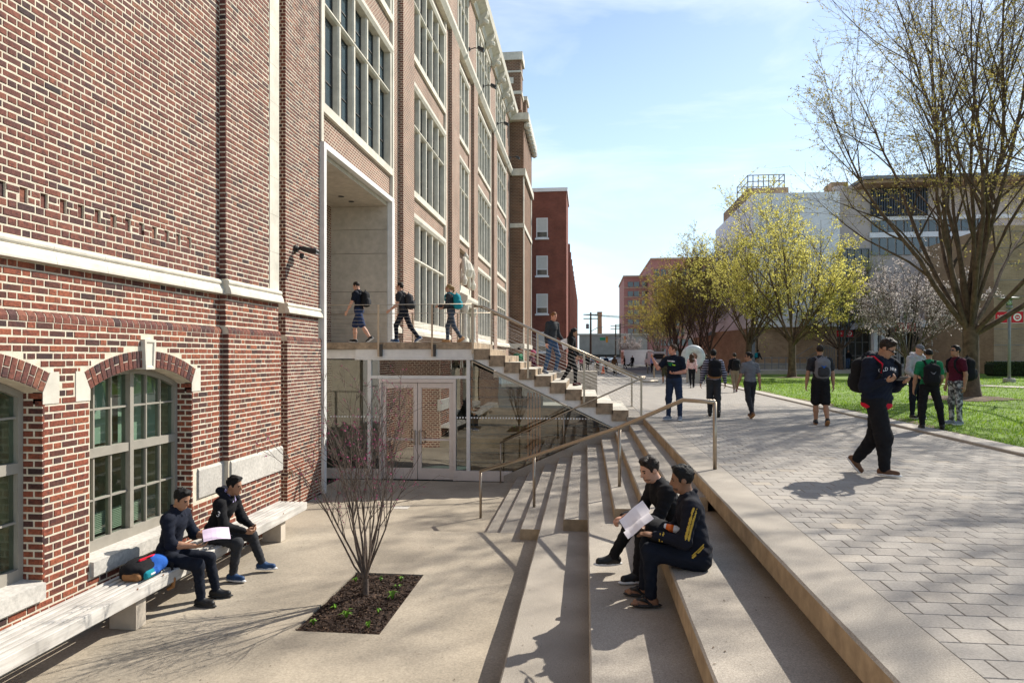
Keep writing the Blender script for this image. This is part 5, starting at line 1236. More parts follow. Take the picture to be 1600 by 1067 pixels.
for x_ in np.linspace(x0_, x1_, 8): m.tube([(x_,yL+4.2,zr),(x_,yL+4.2,zr+1.35)], 0.05, 6); m.tube([(x_,yL+9,zr),(x_,yL+9,zr+1.35)], 0.05, 6)
for h_ in (0.7, 1.32):
    for yy in (yL+4.2, yL+9): m.tube([(x0_,yy,zr+h_),(x1_,yy,zr+h_)], 0.045, 6)
    for xx in (x0_, x1_): m.tube([(xx,yL+4.2,zr+h_),(xx,yL+9,zr+h_)], 0.045, 6)
part('roof_railing', m, 'grey_metal', lab)
m = MB(); 
for u in np.arange(1184, 1262, 11): x_ = X_(u, 63.5); m.tube([(x_,63.5,0.3),(x_,63.5,1.5)], 0.035, 6)
for h_ in (0.85,1.45): m.tube([(X_(1184,63.5),63.5,h_),(X_(1262,63.5),63.5,h_)], 0.03, 6)
m.tube([(X_(1240,63.5),63.5,1.4),(X_(1270,63.5),63.5,2.5)], 0.03, 6); m.tube([(X_(1262,63.5),63.5,1.45),(X_(1290,63.5),63.5,2.5)], 0.03, 6)
part('ramp_railing', m, 'grey_metal', lab); part('ramp', MB().box(X_(1184,63.8), X_(1300,63.8), 63.8, 65.9, 0.2, 0.95), 'kerb_stone', lab)
m = MB()
for u in np.arange(1278, 1306, 2.6): x_ = X_(u, 64.0); m.tube([(x_,64.0,0.4),(x_,64.0,2.6)], 0.03, 5)
for h_ in (0.6, 2.3): m.tube([(X_(1278,64.0),64.0,h_),(X_(1306,64.0),64.0,h_)], 0.03, 5)
part('iron_fence', m, 'grey_metal', lab)
mb_ = MB(); tt = X_(1172); mb_.box(X_(1098,64), X_(1150,64), 63.8, 64.2, 0, 4.3)
# tan end wall farther left, with a wall lamp
part('end_wall', MB().prism([(X_(1112,78),78.0),(X_(1180,67),67.0),(X_(1181,67),67.4),(X_(1113,78),78.4)], 'z', 0, zb1-0.05), 'brick_tan', lab)
part('wall_lamp', MB().prism([(X_(1107,77),Z_(520,77)),(X_(1113,77),Z_(516,77)),(X_(1113,77),Z_(523,77)),(X_(1105,77),Z_(524,77))], 'y', 76.6, 77.4), 'grey_metal', lab)
# entrance building with curtain wall, canopy and upper storeys
ent = thing('entrance_building', 'building with grey curtain wall, pale entrance canopy and dark upper panels behind the big tree', 'building', (36, 70, 0.4))
part('core', MB().box(X_(1312), X_(1700), yL+1.2, yL+20, 0, 17.6), 'panel_pink', ent)
nx_, nz_ = 5, 9; xa, xb, za, zc = X_(1309), X_(1364), 0.4, 11.6
for i in range(nx_):
    for j in range(nz_):
        part('pane', MB().quad((xa+(xb-xa)*i/nx_, yL+0.9, za+(zc-za)*j/nz_), (xa+(xb-xa)*(i+1)/nx_, yL+0.9, za+(zc-za)*j/nz_), (xa+(xb-xa)*(i+1)/nx_, yL+0.9, za+(zc-za)*(j+1)/nz_), (xa+(xb-xa)*i/nx_, yL+0.9, za+(zc-za)*(j+1)/nz_)), 'glass_far', ent)
m = MB()
for i in range(nx_+1): x_ = xa+(xb-xa)*i/nx_; m.box(x_-0.045, x_+0.045, yL+0.78, yL+0.95, za, zc)
for j in range(nz_+1): z_ = za+(zc-za)*j/nz_; m.box(xa, xb, yL+0.8, yL+0.94, z_-0.045, z_+0.045)
part('curtain_wall_grid', m, 'grey_metal', ent)
part('canopy', MB().box(X_(1362,62), X_(1492,62), 61.5, 67, Z_(512,62), Z_(502,62)), 'panel_white', ent); 
for u in (1364, 1376, 1474, 1486): part('column', MB().box(X_(u,62.5), X_(u+6,62.5), 62.3, 62.9, 0.4, Z_(512,62)), 'panel_white', ent)
zdo = 3.1
for u in (1400, 1412, 1446, 1458):
    a, b = X_(u), X_(u+10.5); d_ = MB(); d_.box(a,a+0.12,yL+0.9,yL+1.05,0.5,zdo); d_.box(b-0.12,b,yL+0.9,yL+1.05,0.5,zdo); d_.box(a+0.12,b-0.12,yL+0.9,yL+1.05,zdo-0.2,zdo); d_.box(a+0.12,b-0.12,yL+0.9,yL+1.05,0.5,0.9); d_.box(a+0.12,b-0.12,yL+0.9,yL+1.05,1.55,1.7)
    dd = part('door', d_, 'panel_white', ent); part('pane', MB().quad((a,yL+1.1,0.5),(b,yL+1.1,0.5),(b,yL+1.1,zdo),(a,yL+1.1,zdo)), 'glass_far', dd)
for u0, u1 in ((1378,1398),(1424,1444),(1496,1516),(1520,1545)): part('window', MB().box(X_(u0), X_(u1), yL+1.08, yL+1.19, 0.8, 4.2), 'glass_far', ent)
part('entry_steps', MB().box(X_(1380,60), X_(1500,60), 58.5, 66, 0.0, 0.62), 'kerb_stone', ent)
for j, (v0, v1) in enumerate(((398,372),(362,345))):
    for u in range(1370, 1545, 13): part('window', MB().box(X_(u), X_(u+10), yL+1.05, yL+1.19, Z_(v0), Z_(v1)), 'glass_blue', ent)
part('spandrel', MB().box(X_(1366), X_(1700), yL+0.95, yL+1.18, Z_(344), Z_(338)), 'panel_white', ent); part('spandrel', MB().box(X_(1366), X_(1700), yL+0.95, yL+1.18, Z_(371), Z_(363)), 'panel_white', ent)
m = MB()
for x_ in np.arange(X_(1370), X_(1456), 0.22): m.box(x_, x_+0.12, yL+0.6, yL+1.0, Z_(337), Z_(296))
part('ribbed_panel', m, 'panel_blue', ent, kind='stuff'); part('panel_back', MB().box(X_(1368), X_(1458), yL+1.0, yL+1.15, Z_(338), Z_(295)), 'panel_blue', ent)
part('roof_overhang', MB().box(X_(1340), X_(1720), yL-1.5, yL+10, Z_(289), Z_(284)), 'grey_metal', ent); part('roof_soffit', MB().box(X_(1342), X_(1720), yL-1.2, yL+9, Z_(294), Z_(289.2)), 'brick_tan', ent)
part('roof_sky_gap_wall', MB().box(X_(1470), X_(1700), yL+6, yL+6.3, Z_(337), Z_(294)), 'panel_white', ent)
tan = thing('tan_brick_wing', 'plain tan brick wing at the right edge behind the lamp post', 'building', (35, 52, 0.4))
y5 = 52.0; part('wall', MB().box(at_y(1553,500,y5)[0], at_y(1900,500,y5)[0], y5, y5+10, 0, at_y(1580,352,y5)[2]), 'brick_tan', tan)
m = MB()
for k_ in range(9): m.box(at_y(1553,500,y5)[0], at_y(1900,500,y5)[0], y5-0.03, y5, 1.2+k_*1.15, 1.23+k_*1.15)
part('joint_lines', m, 'grey_metal', tan, kind='stuff')
# clipped hedge before it
hx0, hx1, hy = at_y(1545,560,47)[0], at_y(1800,560,47)[0], 47.0
hg = thing('clipped_hedge', 'low dark clipped hedge before the tan brick wing', 'hedge', ((hx0+hx1)/2, hy, 0.4))
part('hedge_body', MB().cbox(((hx0+hx1)/2, hy, 0.72), (hx1-hx0, 1.0, 0.85), bevel=0.12), 'hedge_core', hg)
nh = 5000; c = np.stack([RNG.uniform(hx0,hx1,nh), hy + RNG.uniform(-0.56,0.56,nh), 0.42+RNG.uniform(0.0,0.8,nh)],1); sd_ = RNG.random(nh) < 0.5; c[sd_,1] = hy-0.53+RNG.normal(0,0.03,sd_.sum()); c[~sd_,2] = 1.16+RNG.normal(0,0.03,(~sd_).sum())
a = RNG.normal(size=(nh,3)); a /= np.linalg.norm(a,axis=1,keepdims=True); b = np.cross(a, RNG.normal(size=(nh,3))); b /= np.linalg.norm(b,axis=1,keepdims=True); s = 0.05
part('leaves', np_mesh('leaves', np.stack([c-a*s,c+b*s*0.5,c+a*s,c-b*s*0.5],1).reshape(-1,3), np.arange(nh*4).reshape(-1,4), 'leaf_dark'), None, hg, kind='stuff')
# lamp posts with banner pairs
def ring_mesh(c, r0, r1, y, n=28):
    m = MB(); 
    for i in range(n):
        a0, a1 = 2*math.pi*i/n, 2*math.pi*(i+1)/n
        m.quad((c[0]+r0*math.cos(a0),y,c[1]+r0*math.sin(a0)),(c[0]+r1*math.cos(a0),y,c[1]+r1*math.sin(a0)),(c[0]+r1*math.cos(a1),y,c[1]+r1*math.sin(a1)),(c[0]+r0*math.cos(a1),y,c[1]+r0*math.sin(a1)))
    return m
def lamp_post(label, px_, d, logo_side):
    p = at_d(px_, 560, d); z0 = on_lawn(p[0], p[1]); x, y = p[0], p[1]
    t = thing('lamp_post', label, 'lamp post', (x, y, z0), 0, 'lamp posts with red banners')
    part('base', MB().lathe([(0.28,0),(0.28,0.16),(0.24,0.2)], (x,y,z0), 16), 'kerb_stone', t); part('pole', MB().tube([(x,y,z0+0.2),(x,y,z0+3.75)], [0.075,0.062], 12), 'grey_metal', t, smooth=True)
    part('collar', MB().lathe([(0.07,0),(0.15,0.06),(0.15,0.14),(0.11,0.2)], (x,y,z0+3.74), 14), 'grey_metal', t); part('lamp_glass', MB().lathe([(0.13,0),(0.13,0.34)], (x,y,z0+3.93), 14), 'glass_window', t, smooth=True)
    part('reflector', MB().lathe([(0.05,0.0),(0.11,0.05),(0.02,0.26)], (x,y,z0+3.95), 12), 'paint_white', t); part('lamp_shade', MB().lathe([(0.50,0),(0.52,0.02),(0.16,0.09),(0.02,0.11)], (x,y,z0+4.27), 24), 'grey_metal', t)
    for s in (-1, 1):
        xa = x + s*(0.10 if s > 0 else 0.62); zc = z0+3.05; a, b = x + s*0.11, x + s*0.66; lo, hi = min(a,b), max(a,b)
        b_ = part('banner', MB().box(lo, hi, y-0.006, y+0.006, zc, zc+0.55), 'banner_red', t); part('banner_arm', MB().tube([(x,y,zc+0.58),(x+s*0.68,y,zc+0.58)], 0.014, 6).tube([(x,y,zc-0.03),(x+s*0.68,y,zc-0.03)], 0.014, 6), 'grey_metal', t)
        cx, cz = (lo+hi)/2, zc+0.275
        if s == logo_side: part('logo_ring', ring_mesh((cx,cz), 0.125, 0.195, y-0.009), 'paint_white', b_); part('logo_bars', MB().box(cx-0.085,cx+0.085,y-0.0092,y-0.0065,cz-0.035,cz-0.005).box(cx-0.085,cx+0.085,y-0.0092,y-0.0065,cz+0.012,cz+0.038), 'paint_white', b_)
        else:
            tm = text_mesh('NJIT', 0.2, 0.001); tm.materials.append(MATS['paint_white']); tm.transform(Matrix.Translation((cx, y-0.010, cz+0.04)) @ Matrix.Rotation(R(90),4,'X')); part('lettering', tm, None, b_)
            part('swoosh', MB().add([(cx-0.2,y-0.009,cz-0.10),(cx,y-0.009,cz-0.06),(cx+0.2,y-0.009,cz-0.03),(cx+0.2,y-0.009,cz-0.045),(cx,y-0.009,cz-0.085)], [(0,4,1),(1,4,3,2)]), 'paint_white', b_)
lamp_post('nearest grey lamp post with red banners at the right edge', 1577, 35.0, 1)
lamp_post('grey lamp post with red banners beside the flowering tree', 1415, 45.5, -1)
lamp_post('farthest grey lamp post with red banners before the curtain wall', 1320, 58.5, 1)
# white ring sculpture
rs = at_d(1083, 557, 40.0)
sc_ = thing('ring_sculpture', 'white marble ring sculpture standing on a low plinth beside the plaza', 'sculpture', (rs[0], rs[1], 0))
m = MB(); N1, N2 = 40, 14; V = []; F = []
for i in range(N1):
    a = 2*math.pi*i/N1; sq = 1.0/(abs(math.cos(a))**4+abs(math.sin(a))**4)**0.25
    for j in range(N2):
        b = 2*math.pi*j/N2; rad = 0.46 + (0.235)*math.cos(b); rad = rad if math.cos(b) > 0 else 0.46*1.0 + 0.235*math.cos(b)*(0.8+0.25*sq*0.6)
        V.append((rs[0]+rad*math.cos(a)*1.0, rs[1]+0.20*math.sin(b), 1.52+rad*math.sin(a)))
for i in range(N1):
    for j in range(N2): F.append((i*N2+j, ((i+1)%N1)*N2+j, ((i+1)%N1)*N2+(j+1)%N2, i*N2+(j+1)%N2))
m.add(V, F); part('ring', m, 'marble', sc_, smooth=True); part('plinth', MB().cbox((rs[0],rs[1],0.42),(0.7,0.5,0.84),bevel=0.02), 'kerb_stone', sc_)
# ---- street furniture far away
for i, (px_, top, d, lab_) in enumerate(((923, 488, 150, 'dark wooden utility pole with crossarms at the end of the street'), (962, 507, 210, 'thin utility pole farther down the street'), (969, 505, 230, 'second thin utility pole beyond the traffic light'))):
    p = at_d(px_, 558, d); zt_ = at_d(px_, top, d)[2]; t = thing('utility_pole', lab_, 'utility pole', (p[0], p[1], 0)); part('pole', MB().tube([(p[0],p[1],-0.1),(p[0],p[1],zt_)], [0.28,0.18], 8), 'pole_wood', t)
    for k_, h_ in enumerate((0.5, 1.4)): part('crossarm', MB().box(p[0]-1.6,p[0]+1.6,p[1]-0.08,p[1]+0.08,zt_-h_-0.1,zt_-h_+0.1), 'pole_wood', t)
    if i == 0: part('transformer', MB().lathe([(0.35,0),(0.35,1.0),(0.2,1.1)], (p[0]-0.7,p[1],zt_-3.6), 10), 'grey_metal', t); part('lamp_arm', MB().tube([(p[0],p[1],zt_-4.2),(p[0]+1.6,p[1],zt_-3.3),(p[0]+2.6,p[1],zt_-3.3)], 0.07, 6), 'grey_metal', t)
m = MB(); a = at_d(923,492,150); 
for k_ in range(4): q0 = a + [(-1.4+k_*0.9),0,0]; m.tube([q0 + (np.array([60+k_,40,0.5+k_*0.5]))*t + [0,0,-1.2*math.sin(t*math.pi)] for t in np.linspace(0,1,10)], 0.035, 4)
solo('overhead_wires', m, 'pole_wood', 'overhead wires crossing the street from the utility pole', 'wires', kind=None)
cx, cy = at_d(937, 558, 330)[:2]; ct = at_d(937, 489, 330)[2]; ch = thing('factory_chimney', 'tall tan brick chimney stack on the skyline at the end of the street', 'chimney', (cx, cy, 0)); part('stack', MB().lathe([(1.35,0),(1.05,ct-1.2),(1.25,ct-1.0),(1.25,ct)], (cx,cy,0), 16), 'brick_tan', ch, smooth=True); part('rim', MB().lathe([(1.3,0),(1.3,0.5)], (cx,cy,ct), 16), 'brick_red', ch)
ov = thing('overpass', 'long grey concrete overpass closing the view at the end of the street', 'bridge', (5, 240, 0)); x0_, x1_ = at_d(905,540,240)[0], at_d(1010,540,240)[0]
part('parapet_wall', MB().box(x0_,x1_,240,242,2.4,9.2), 'hill_grey', ov); part('deck_edge', MB().box(x0_-1,x1_+1,239.5,242.5,9.2,9.7), 'kerb_stone', ov); part('abutment', MB().box(x0_-3,x1_+3,241,243,-0.5,2.4), 'asphalt', ov)
tl = at_d(960, 531, 140); mast = thing('traffic_signal', 'mast arm with green street sign and amber and red signals at the street end', 'traffic light', (at_d(985,558,140)[0], 138.6, 0))
xe = at_d(985,558,140)[0]; part('mast', MB().tube([(xe,138.6,0),(xe,138.6,6.4)], 0.12, 8).tube([(xe,138.6,5.2),(at_d(935,530,140)[0],138.6,5.5)], 0.07, 6), 'grey_metal', mast)
sg = at_d(941,530,140); part('street_sign', MB().box(sg[0]-0.55,sg[0]+0.55,138.45,138.5,sg[2]-0.28,sg[2]+0.28), 'sign_green', mast)
for u, mm, lm in ((947.5,'traffic_yellow','black_metal'),(974.5,'traffic_yellow','red_lamp')):
    s_ = at_d(u,531,140); b_ = part('signal_head', MB().box(s_[0]-0.2,s_[0]+0.2,138.2,138.5,s_[2]-0.6,s_[2]+0.6), mm, mast); part('lens', MB().lathe([(0.02,0),(0.26,0.02),(0.26,0.1)], (s_[0],138.1,s_[2]+0.35), 10), lm, b_)
def car(label, px_, py_, rz, body, L_=4.4, W_=1.78, H_=1.45, van=False, group='cars along the far street'):
    p = at_z(px_, py_, 0.0); t = thing('parked_car' if not van else 'van', label, 'car' if not van else 'van', (p[0], p[1], 0), rz, group)
    h = H_
    if van: pr = [(-L_/2,0.3),(L_/2,0.3),(L_/2,1.0),(L_/2-0.55,1.15),(L_/2-1.25,h-0.1),(L_/2-1.6,h),(-L_/2+0.1,h),(-L_/2,h-0.2)]; gl = [(L_/2-0.72,1.22),(L_/2-1.28,h-0.18),(L_/2-2.2,h-0.18),(L_/2-2.2,1.22)]
    else: pr = [(-L_/2,0.35),(L_/2,0.3),(L_/2,0.65),(L_/2-0.2,0.78),(L_/2-1.15,0.92),(L_/2-1.85,h-0.05),(L_/2-2.2,h),(-L_/2+1.2,h-0.02),(-L_/2+0.45,0.98),(-L_/2,0.9)]; gl = [(L_/2-1.25,0.93),(L_/2-1.88,h-0.10),(-L_/2+1.25,h-0.08),(-L_/2+0.65,0.96)]
    # body along local y, rounded by a narrower cabin
    V = []; n = len(pr)
    for (sx, k_) in ((-1,0),(1,0)):
        for (y_, z_) in pr: V.append((sx*W_/2*(0.84 if z_ > 1.0 and not van else 1.0 if z_ > 0.5 else 0.94), y_, z_))
    F = [tuple(range(n)), tuple(range(2*n-1, n-1, -1))] + [(i, n+i, n+(i+1)%n, (i+1)%n) for i in range(n)]
    part('body', MB().add(V, F), body, t, local=True)
    for sx in (-1,1): part('side_glass', MB().add([(sx*(W_/2*(0.86 if not van else 1.0)+0.012), y_, z_) for y_, z_ in gl], [(0,1,2,3)]), 'glass_far', t, local=True)
    if van: part('rear_glass', MB().quad((-W_/2+0.2,-L_/2-0.01,1.2),(W_/2-0.2,-L_/2-0.01,1.2),(W_/2-0.25,-L_/2-0.01,h-0.35),(-W_/2+0.25,-L_/2-0.01,h-0.35)), 'glass_far', t, local=True); part('windscreen', MB().quad((-W_/2+0.15,L_/2-0.60,1.2),(W_/2-0.15,L_/2-0.60,1.2),(W_/2-0.2,L_/2-1.2,h-0.12),(-W_/2+0.2,L_/2-1.2,h-0.12)), 'glass_far', t, local=True)
    else:
        part('rear_glass', MB().quad((-W_/2+0.25,-L_/2+0.46,1.0),(W_/2-0.25,-L_/2+0.46,1.0),(W_/2-0.36,-L_/2+1.1,h-0.08),(-W_/2+0.36,-L_/2+1.1,h-0.08)), 'glass_far', t, local=True); part('windscreen', MB().quad((-W_/2+0.22,L_/2-1.16,0.95),(W_/2-0.22,L_/2-1.16,0.95),(W_/2-0.33,L_/2-1.8,h-0.07),(-W_/2+0.33,L_/2-1.8,h-0.07)), 'glass_far', t, local=True)
    for sx in (-1,1):
        for sy in (-1,1):
            w_ = part('wheel', MB().tube([(sx*(W_/2-0.22),sy*L_*0.30,0.33),(sx*(W_/2+0.01),sy*L_*0.30,0.33)], 0.33, 14), 'rubber', t, local=True); part('rim', MB().tube([(sx*(W_/2+0.01),sy*L_*0.30,0.33),(sx*(W_/2+0.02),sy*L_*0.30,0.33)], 0.19, 10), 'car_silver', w_, local=True)
        part('tail_light' , MB().box(sx*W_/2*0.86-0.12,sx*W_/2*0.86+0.12,-L_/2-0.02,-L_/2+0.03,0.72,0.9), 'red_lamp', t, local=True); part('headlight', MB().box(sx*W_/2*0.78-0.16,sx*W_/2*0.78+0.16,L_/2-0.05,L_/2+0.015,0.58,0.74), 'paint_white', t, local=True)
    return t
car('white van parked beyond the plaza behind the man in the printed tee', 1023, 573, R(8), 'car_white', 5.4, 2.0, 2.35, True, None)
car('white box truck standing beyond the plaza left of the white van', 1001, 572, R(-80), 'car_white', 6.2, 2.2, 2.7, True, None)
car('silver car at the street end nearest the plaza', 967, 570, R(-75), 'car_silver')
car('dark car at the street end by the stair rail', 928, 569, R(4), 'car_dark')
car('white car second from the stair rail at the street end', 942, 567, R(3), 'car_white')
car('pale car farthest down the street under the traffic signal', 952, 566, R(-60), 'car_white')
p = at_z(942.5, 584, 0.0); cn = thing('traffic_cone', 'bright orange traffic cone far down the plaza', 'traffic cone', tuple(p)); part('cone', MB().lathe([(0.17,0.03),(0.03,0.72)], tuple(p), 14), 'cone_orange', cn); part('base', MB().cbox(tuple(p+[0,0,0.02]), (0.4,0.4,0.04), bevel=0.01), 'rubber', cn)
# bollards on the plaza end
for i, (u, v) in enumerate(((963,586),(1022,590),(1012,583),(930,586))):
    p = at_z(u, v, 0.0); solo('bollard', MB().lathe([(0.055,0),(0.055,0.9),(0.03,0.94)], tuple(p), 12), 'steel', ['steel bollard beside the woman in the brown jacket','steel bollard left of the man in the printed tee','steel bollard before the white van','steel bollard behind the stair rail near the cone'][i], 'bollard', 'bollards at the plaza end', smooth=True)
# ------------------------------------------------------------------ soft bodies: blended fields turned into one continuous mesh
class Soft:
    def __init__(s, k=0.03): s.p = []; s.k0 = k; s.k = {}
    def cone(s, g, a, b, r1, r2=None, k=None): a, b = np.array(a, float), np.array(b, float); r2 = r1 if r2 is None else r2; r = max(r1, r2); s.p.append(('c', g, a, b, r1, r2, np.minimum(a,b)-r, np.maximum(a,b)+r, k)); return s
    def ell(s, g, c, rad, B=None, cuts=(), k=None):
        c = np.array(c, float); r = max(rad); B = np.eye(3) if B is None else np.array(B, float)   # rows of B: axes
        s.p.append(('e', g, c, np.array(rad, float), B, cuts, c-r, c+r, k)); return s
    def rbox(s, g, c, half, r, B=None, k=None):
        c = np.array(c, float); B = np.eye(3) if B is None else np.array(B, float); R_ = np.linalg.norm(half) + r
        s.p.append(('b', g, c, np.array(half, float), r, B, c-R_, c+R_, k)); return s
    def chain(s, g, pts, r, k=None):
        rs = [r]*len(pts) if np.isscalar(r) else r
        for i in range(len(pts)-1): s.cone(g, pts[i], pts[i+1], rs[i], rs[i+1], k)
        return s
    def mesh(s, name, vox, mats, smooth=1):
        groups = []
        for q in s.p:
            if q[1] not in groups: groups.append(q[1])
        lo = np.min([q[-3] for q in s.p], 0) - 3*vox; hi = np.max([q[-2] for q in s.p], 0) + 3*vox
        dim = np.ceil((hi-lo)/vox).astype(int) + 1
        ax = [lo[i] + vox*np.arange(dim[i], dtype=np.float32) for i in range(3)]
        fld = {g: np.full(dim, 1.0, np.float32) for g in groups}
        for q in s.p:
            g = q[1]; k = q[-1] if q[-1] is not None else s.k.get(g, s.k0); pad = k + 2.5*vox
            i0 = np.maximum(((q[-3]-pad-lo)/vox).astype(int), 0); i1 = np.minimum(((q[-2]+pad-lo)/vox).astype(int)+2, dim)
            X, Y, Z = [ax[i][i0[i]:i1[i]] for i in range(3)]
            if q[0] == 'c':
                a, b, r1, r2 = q[2:6]; d = b-a; L2 = float(d@d) + 1e-12
                px, py, pz = X[:,None,None]-a[0], Y[None,:,None]-a[1], Z[None,None,:]-a[2]
                t = np.clip((px*d[0]+py*d[1]+pz*d[2])/L2, 0, 1)
                D_ = np.sqrt((px-t*d[0])**2+(py-t*d[1])**2+(pz-t*d[2])**2) - (r1+(r2-r1)*t)
            else:
                c = q[2]; B = q[4] if q[0] == 'e' else q[5]
                px, py, pz = X[:,None,None]-c[0], Y[None,:,None]-c[1], Z[None,None,:]-c[2]
                u = [px*B[i][0]+py*B[i][1]+pz*B[i][2] for i in range(3)]
                if q[0] == 'e':
                    rad = q[3]; k0 = np.sqrt(sum((u[i]/rad[i])**2 for i in range(3))); k1 = np.sqrt(sum((u[i]/rad[i]**2)**2 for i in range(3))) + 1e-9
                    D_ = k0*(k0-1)/k1
                    for (n_, o_) in q[5]:
                        n_ = nrm(n_); D_ = np.maximum(D_, (X[:,None,None]-o_[0])*n_[0]+(Y[None,:,None]-o_[1])*n_[1]+(Z[None,None,:]-o_[2])*n_[2])
                else:
                    hf, r = q[3], q[4]; w_ = [np.abs(u[i])-hf[i] for i in range(3)]
                    D_ = np.sqrt(sum(np.maximum(v, 0)**2 for v in w_)) + np.minimum(np.maximum(np.maximum(w_[0],w_[1]),w_[2]), 0) - r
            sub = fld[g][i0[0]:i1[0], i0[1]:i1[1], i0[2]:i1[2]]
            if k > 0: h = np.maximum(k-np.abs(sub-D_), 0)/k; sub[...] = np.minimum(sub, D_) - h*h*k*0.25
            else: sub[...] = np.minimum(sub, D_)
        for g in groups:                         # soft cloth folds
            if g in ('shirt','pants'):
                a, b, c = [ax[i].reshape([-1 if j == i else 1 for j in range(3)]) for i in range(3)]
                ph = RNG.uniform(0, 6.28, 4)
                fld[g] += (0.0048*np.sin(a*31+c*58+np.sin(b*23+ph[0])*1.6+ph[1])*np.sin(b*37-c*26+np.sin(a*19+ph[2])*1.4+ph[3])).astype(np.float32)
        st = np.stack([fld[g] for g in groups]); gid = np.argmin(st, 0); f = st.min(0); ins = f < 0
        # surface nets
        cnt = sum(ins[i:dim[0]-1+i, j:dim[1]-1+j, k:dim[2]-1+k].astype(np.int8) for i in (0,1) for j in (0,1) for k in (0,1))
        act = np.argwhere((cnt > 0) & (cnt < 8)); n = len(act)
        idx = np.full(np.array(dim)-1, -1, np.int32); idx[act[:,0],act[:,1],act[:,2]] = np.arange(n)
        cs = [(i,j,k) for i in (0,1) for j in (0,1) for k in (0,1)]
        val = np.stack([f[act[:,0]+c[0],act[:,1]+c[1],act[:,2]+c[2]] for c in cs], 1)
        P = np.zeros((n,3)); W = np.zeros(n)
        for a in range(8):
            for b in range(a+1, 8):
                if sum(x != y for x, y in zip(cs[a], cs[b])) != 1: continue
                va, vb = val[:,a], val[:,b]; mk = (va < 0) != (vb < 0); t = np.where(mk, va/(va-vb+1e-12), 0)
                P += mk[:,None]*(np.array(cs[a]) + t[:,None]*(np.array(cs[b])-np.array(cs[a]))); W += mk
        P = (act + P/W[:,None])*vox + lo
        F = []; MI = []
        for axn in range(3):
            o = [slice(None)]*3; o2 = [slice(None)]*3; o[axn] = slice(0,-1); o2[axn] = slice(1,None)
            A, Bq = ins[tuple(o)], ins[tuple(o2)]; e = np.argwhere(A != Bq)
            u, v = (axn+1)%3, (axn+2)%3
            e = e[(e[:,u] > 0) & (e[:,v] > 0) & (e[:,u] < dim[u]-1) & (e[:,v] < dim[v]-1)]
            q = []
            for du, dv in ((-1,-1),(0,-1),(0,0),(-1,0)):
                c = e.copy(); c[:,u] += du; c[:,v] += dv; q.append(idx[c[:,0],c[:,1],c[:,2]])
            q = np.stack(q, 1); a_in = ins[e[:,0],e[:,1],e[:,2]]
            q[~a_in] = q[~a_in][:, ::-1]
            e2 = e.copy(); e2[:,axn] += 1; pe = np.where(a_in[:,None], e, e2)
            F.append(q); MI.append(gid[pe[:,0],pe[:,1],pe[:,2]])
        F = np.concatenate(F); MI = np.concatenate(MI)
        for _ in range(smooth):                 # one light relaxing pass
            acc = np.zeros_like(P); c_ = np.zeros(len(P))
            for i in range(4): np.add.at(acc, F[:,i], P[F[:,(i+1)%4]]+P[F[:,(i-1)%4]]); np.add.at(c_, F[:,i], 2)
            P = 0.5*P + 0.5*acc/np.maximum(c_,1)[:,None]
        return np_mesh(name, P, F, [mats[g] for g in groups], smooth=True, mi=MI)

# ---- cloth, skin, hair
def cloth(name, col, rough=0.9, var=0.12, scale=9): return M(name, col, rough=rough, var=var, scale=scale, bump=0.55, bscale=26, spec=0.2)
for nm_, c_ in {'c_navy': (0.009,0.012,0.023), 'c_black': (0.010,0.010,0.012), 'c_blackblue': (0.009,0.010,0.017), 'c_charcoal': (0.035,0.036,0.04), 'c_jean': (0.02,0.032,0.065), 'c_jean_dark': (0.009,0.012,0.021), 'c_jean_mid': (0.05,0.09,0.17),
                'c_grey': (0.15,0.15,0.165), 'c_grey_light': (0.40,0.40,0.42), 'c_green': (0.015,0.16,0.07), 'c_maroon': (0.075,0.008,0.022), 'c_teal': (0.01,0.20,0.25), 'c_blue': (0.02,0.10,0.40), 'c_red': (0.55,0.01,0.03), 'c_olive': (0.06,0.055,0.03),
                'c_shorts_navy': (0.02,0.035,0.09), 'c_tan': (0.33,0.19,0.08), 'c_brown': (0.10,0.05,0.025), 'c_white': (0.72,0.70,0.72), 'c_pink': (0.55,0.06,0.16), 'c_yellow': (0.55,0.36,0.06), 'c_bluegrey': (0.05,0.065,0.09), 'c_tee_dark': (0.03,0.03,0.034), 'c_khaki': (0.22,0.17,0.12), 'c_lime': (0.35,0.6,0.05), 'c_lilac': (0.35,0.30,0.5)}.items(): cloth(nm_, c_)
for nm_, c_ in {'skin_light': (0.52,0.28,0.19), 'skin_tan': (0.36,0.19,0.115), 'skin_brown': (0.23,0.115,0.065), 'skin_red': (0.55,0.25,0.17)}.items(): M(nm_, c_, rough=0.55, var=0.08, scale=12, spec=0.35)
M('stubble', (0.10,0.055,0.036), rough=0.8, var=0.2, scale=60); M('stubble_light', (0.22,0.11,0.07), rough=0.8, var=0.2, scale=60)
for nm_, c_ in {'hair_black': (0.008,0.007,0.007), 'hair_dark': (0.025,0.016,0.011), 'hair_brown': (0.07,0.035,0.018), 'hair_red': (0.24,0.10,0.035), 'hair_blond': (0.34,0.21,0.085)}.items(): M(nm_, c_, rough=0.62, var=0.45, scale=45, bump=0.9, bscale=75, spec=0.22)
M('lip', (0.30,0.10,0.075), rough=0.5, var=0.05); M('eye', (0.02,0.015,0.012), rough=0.2, var=0.05); M('sole_white', (0.62,0.62,0.62), rough=0.7, var=0.05); M('sole_dark', (0.03,0.03,0.03), rough=0.8, var=0.1); M('sole_gum', (0.40,0.20,0.08), rough=0.7, var=0.1)
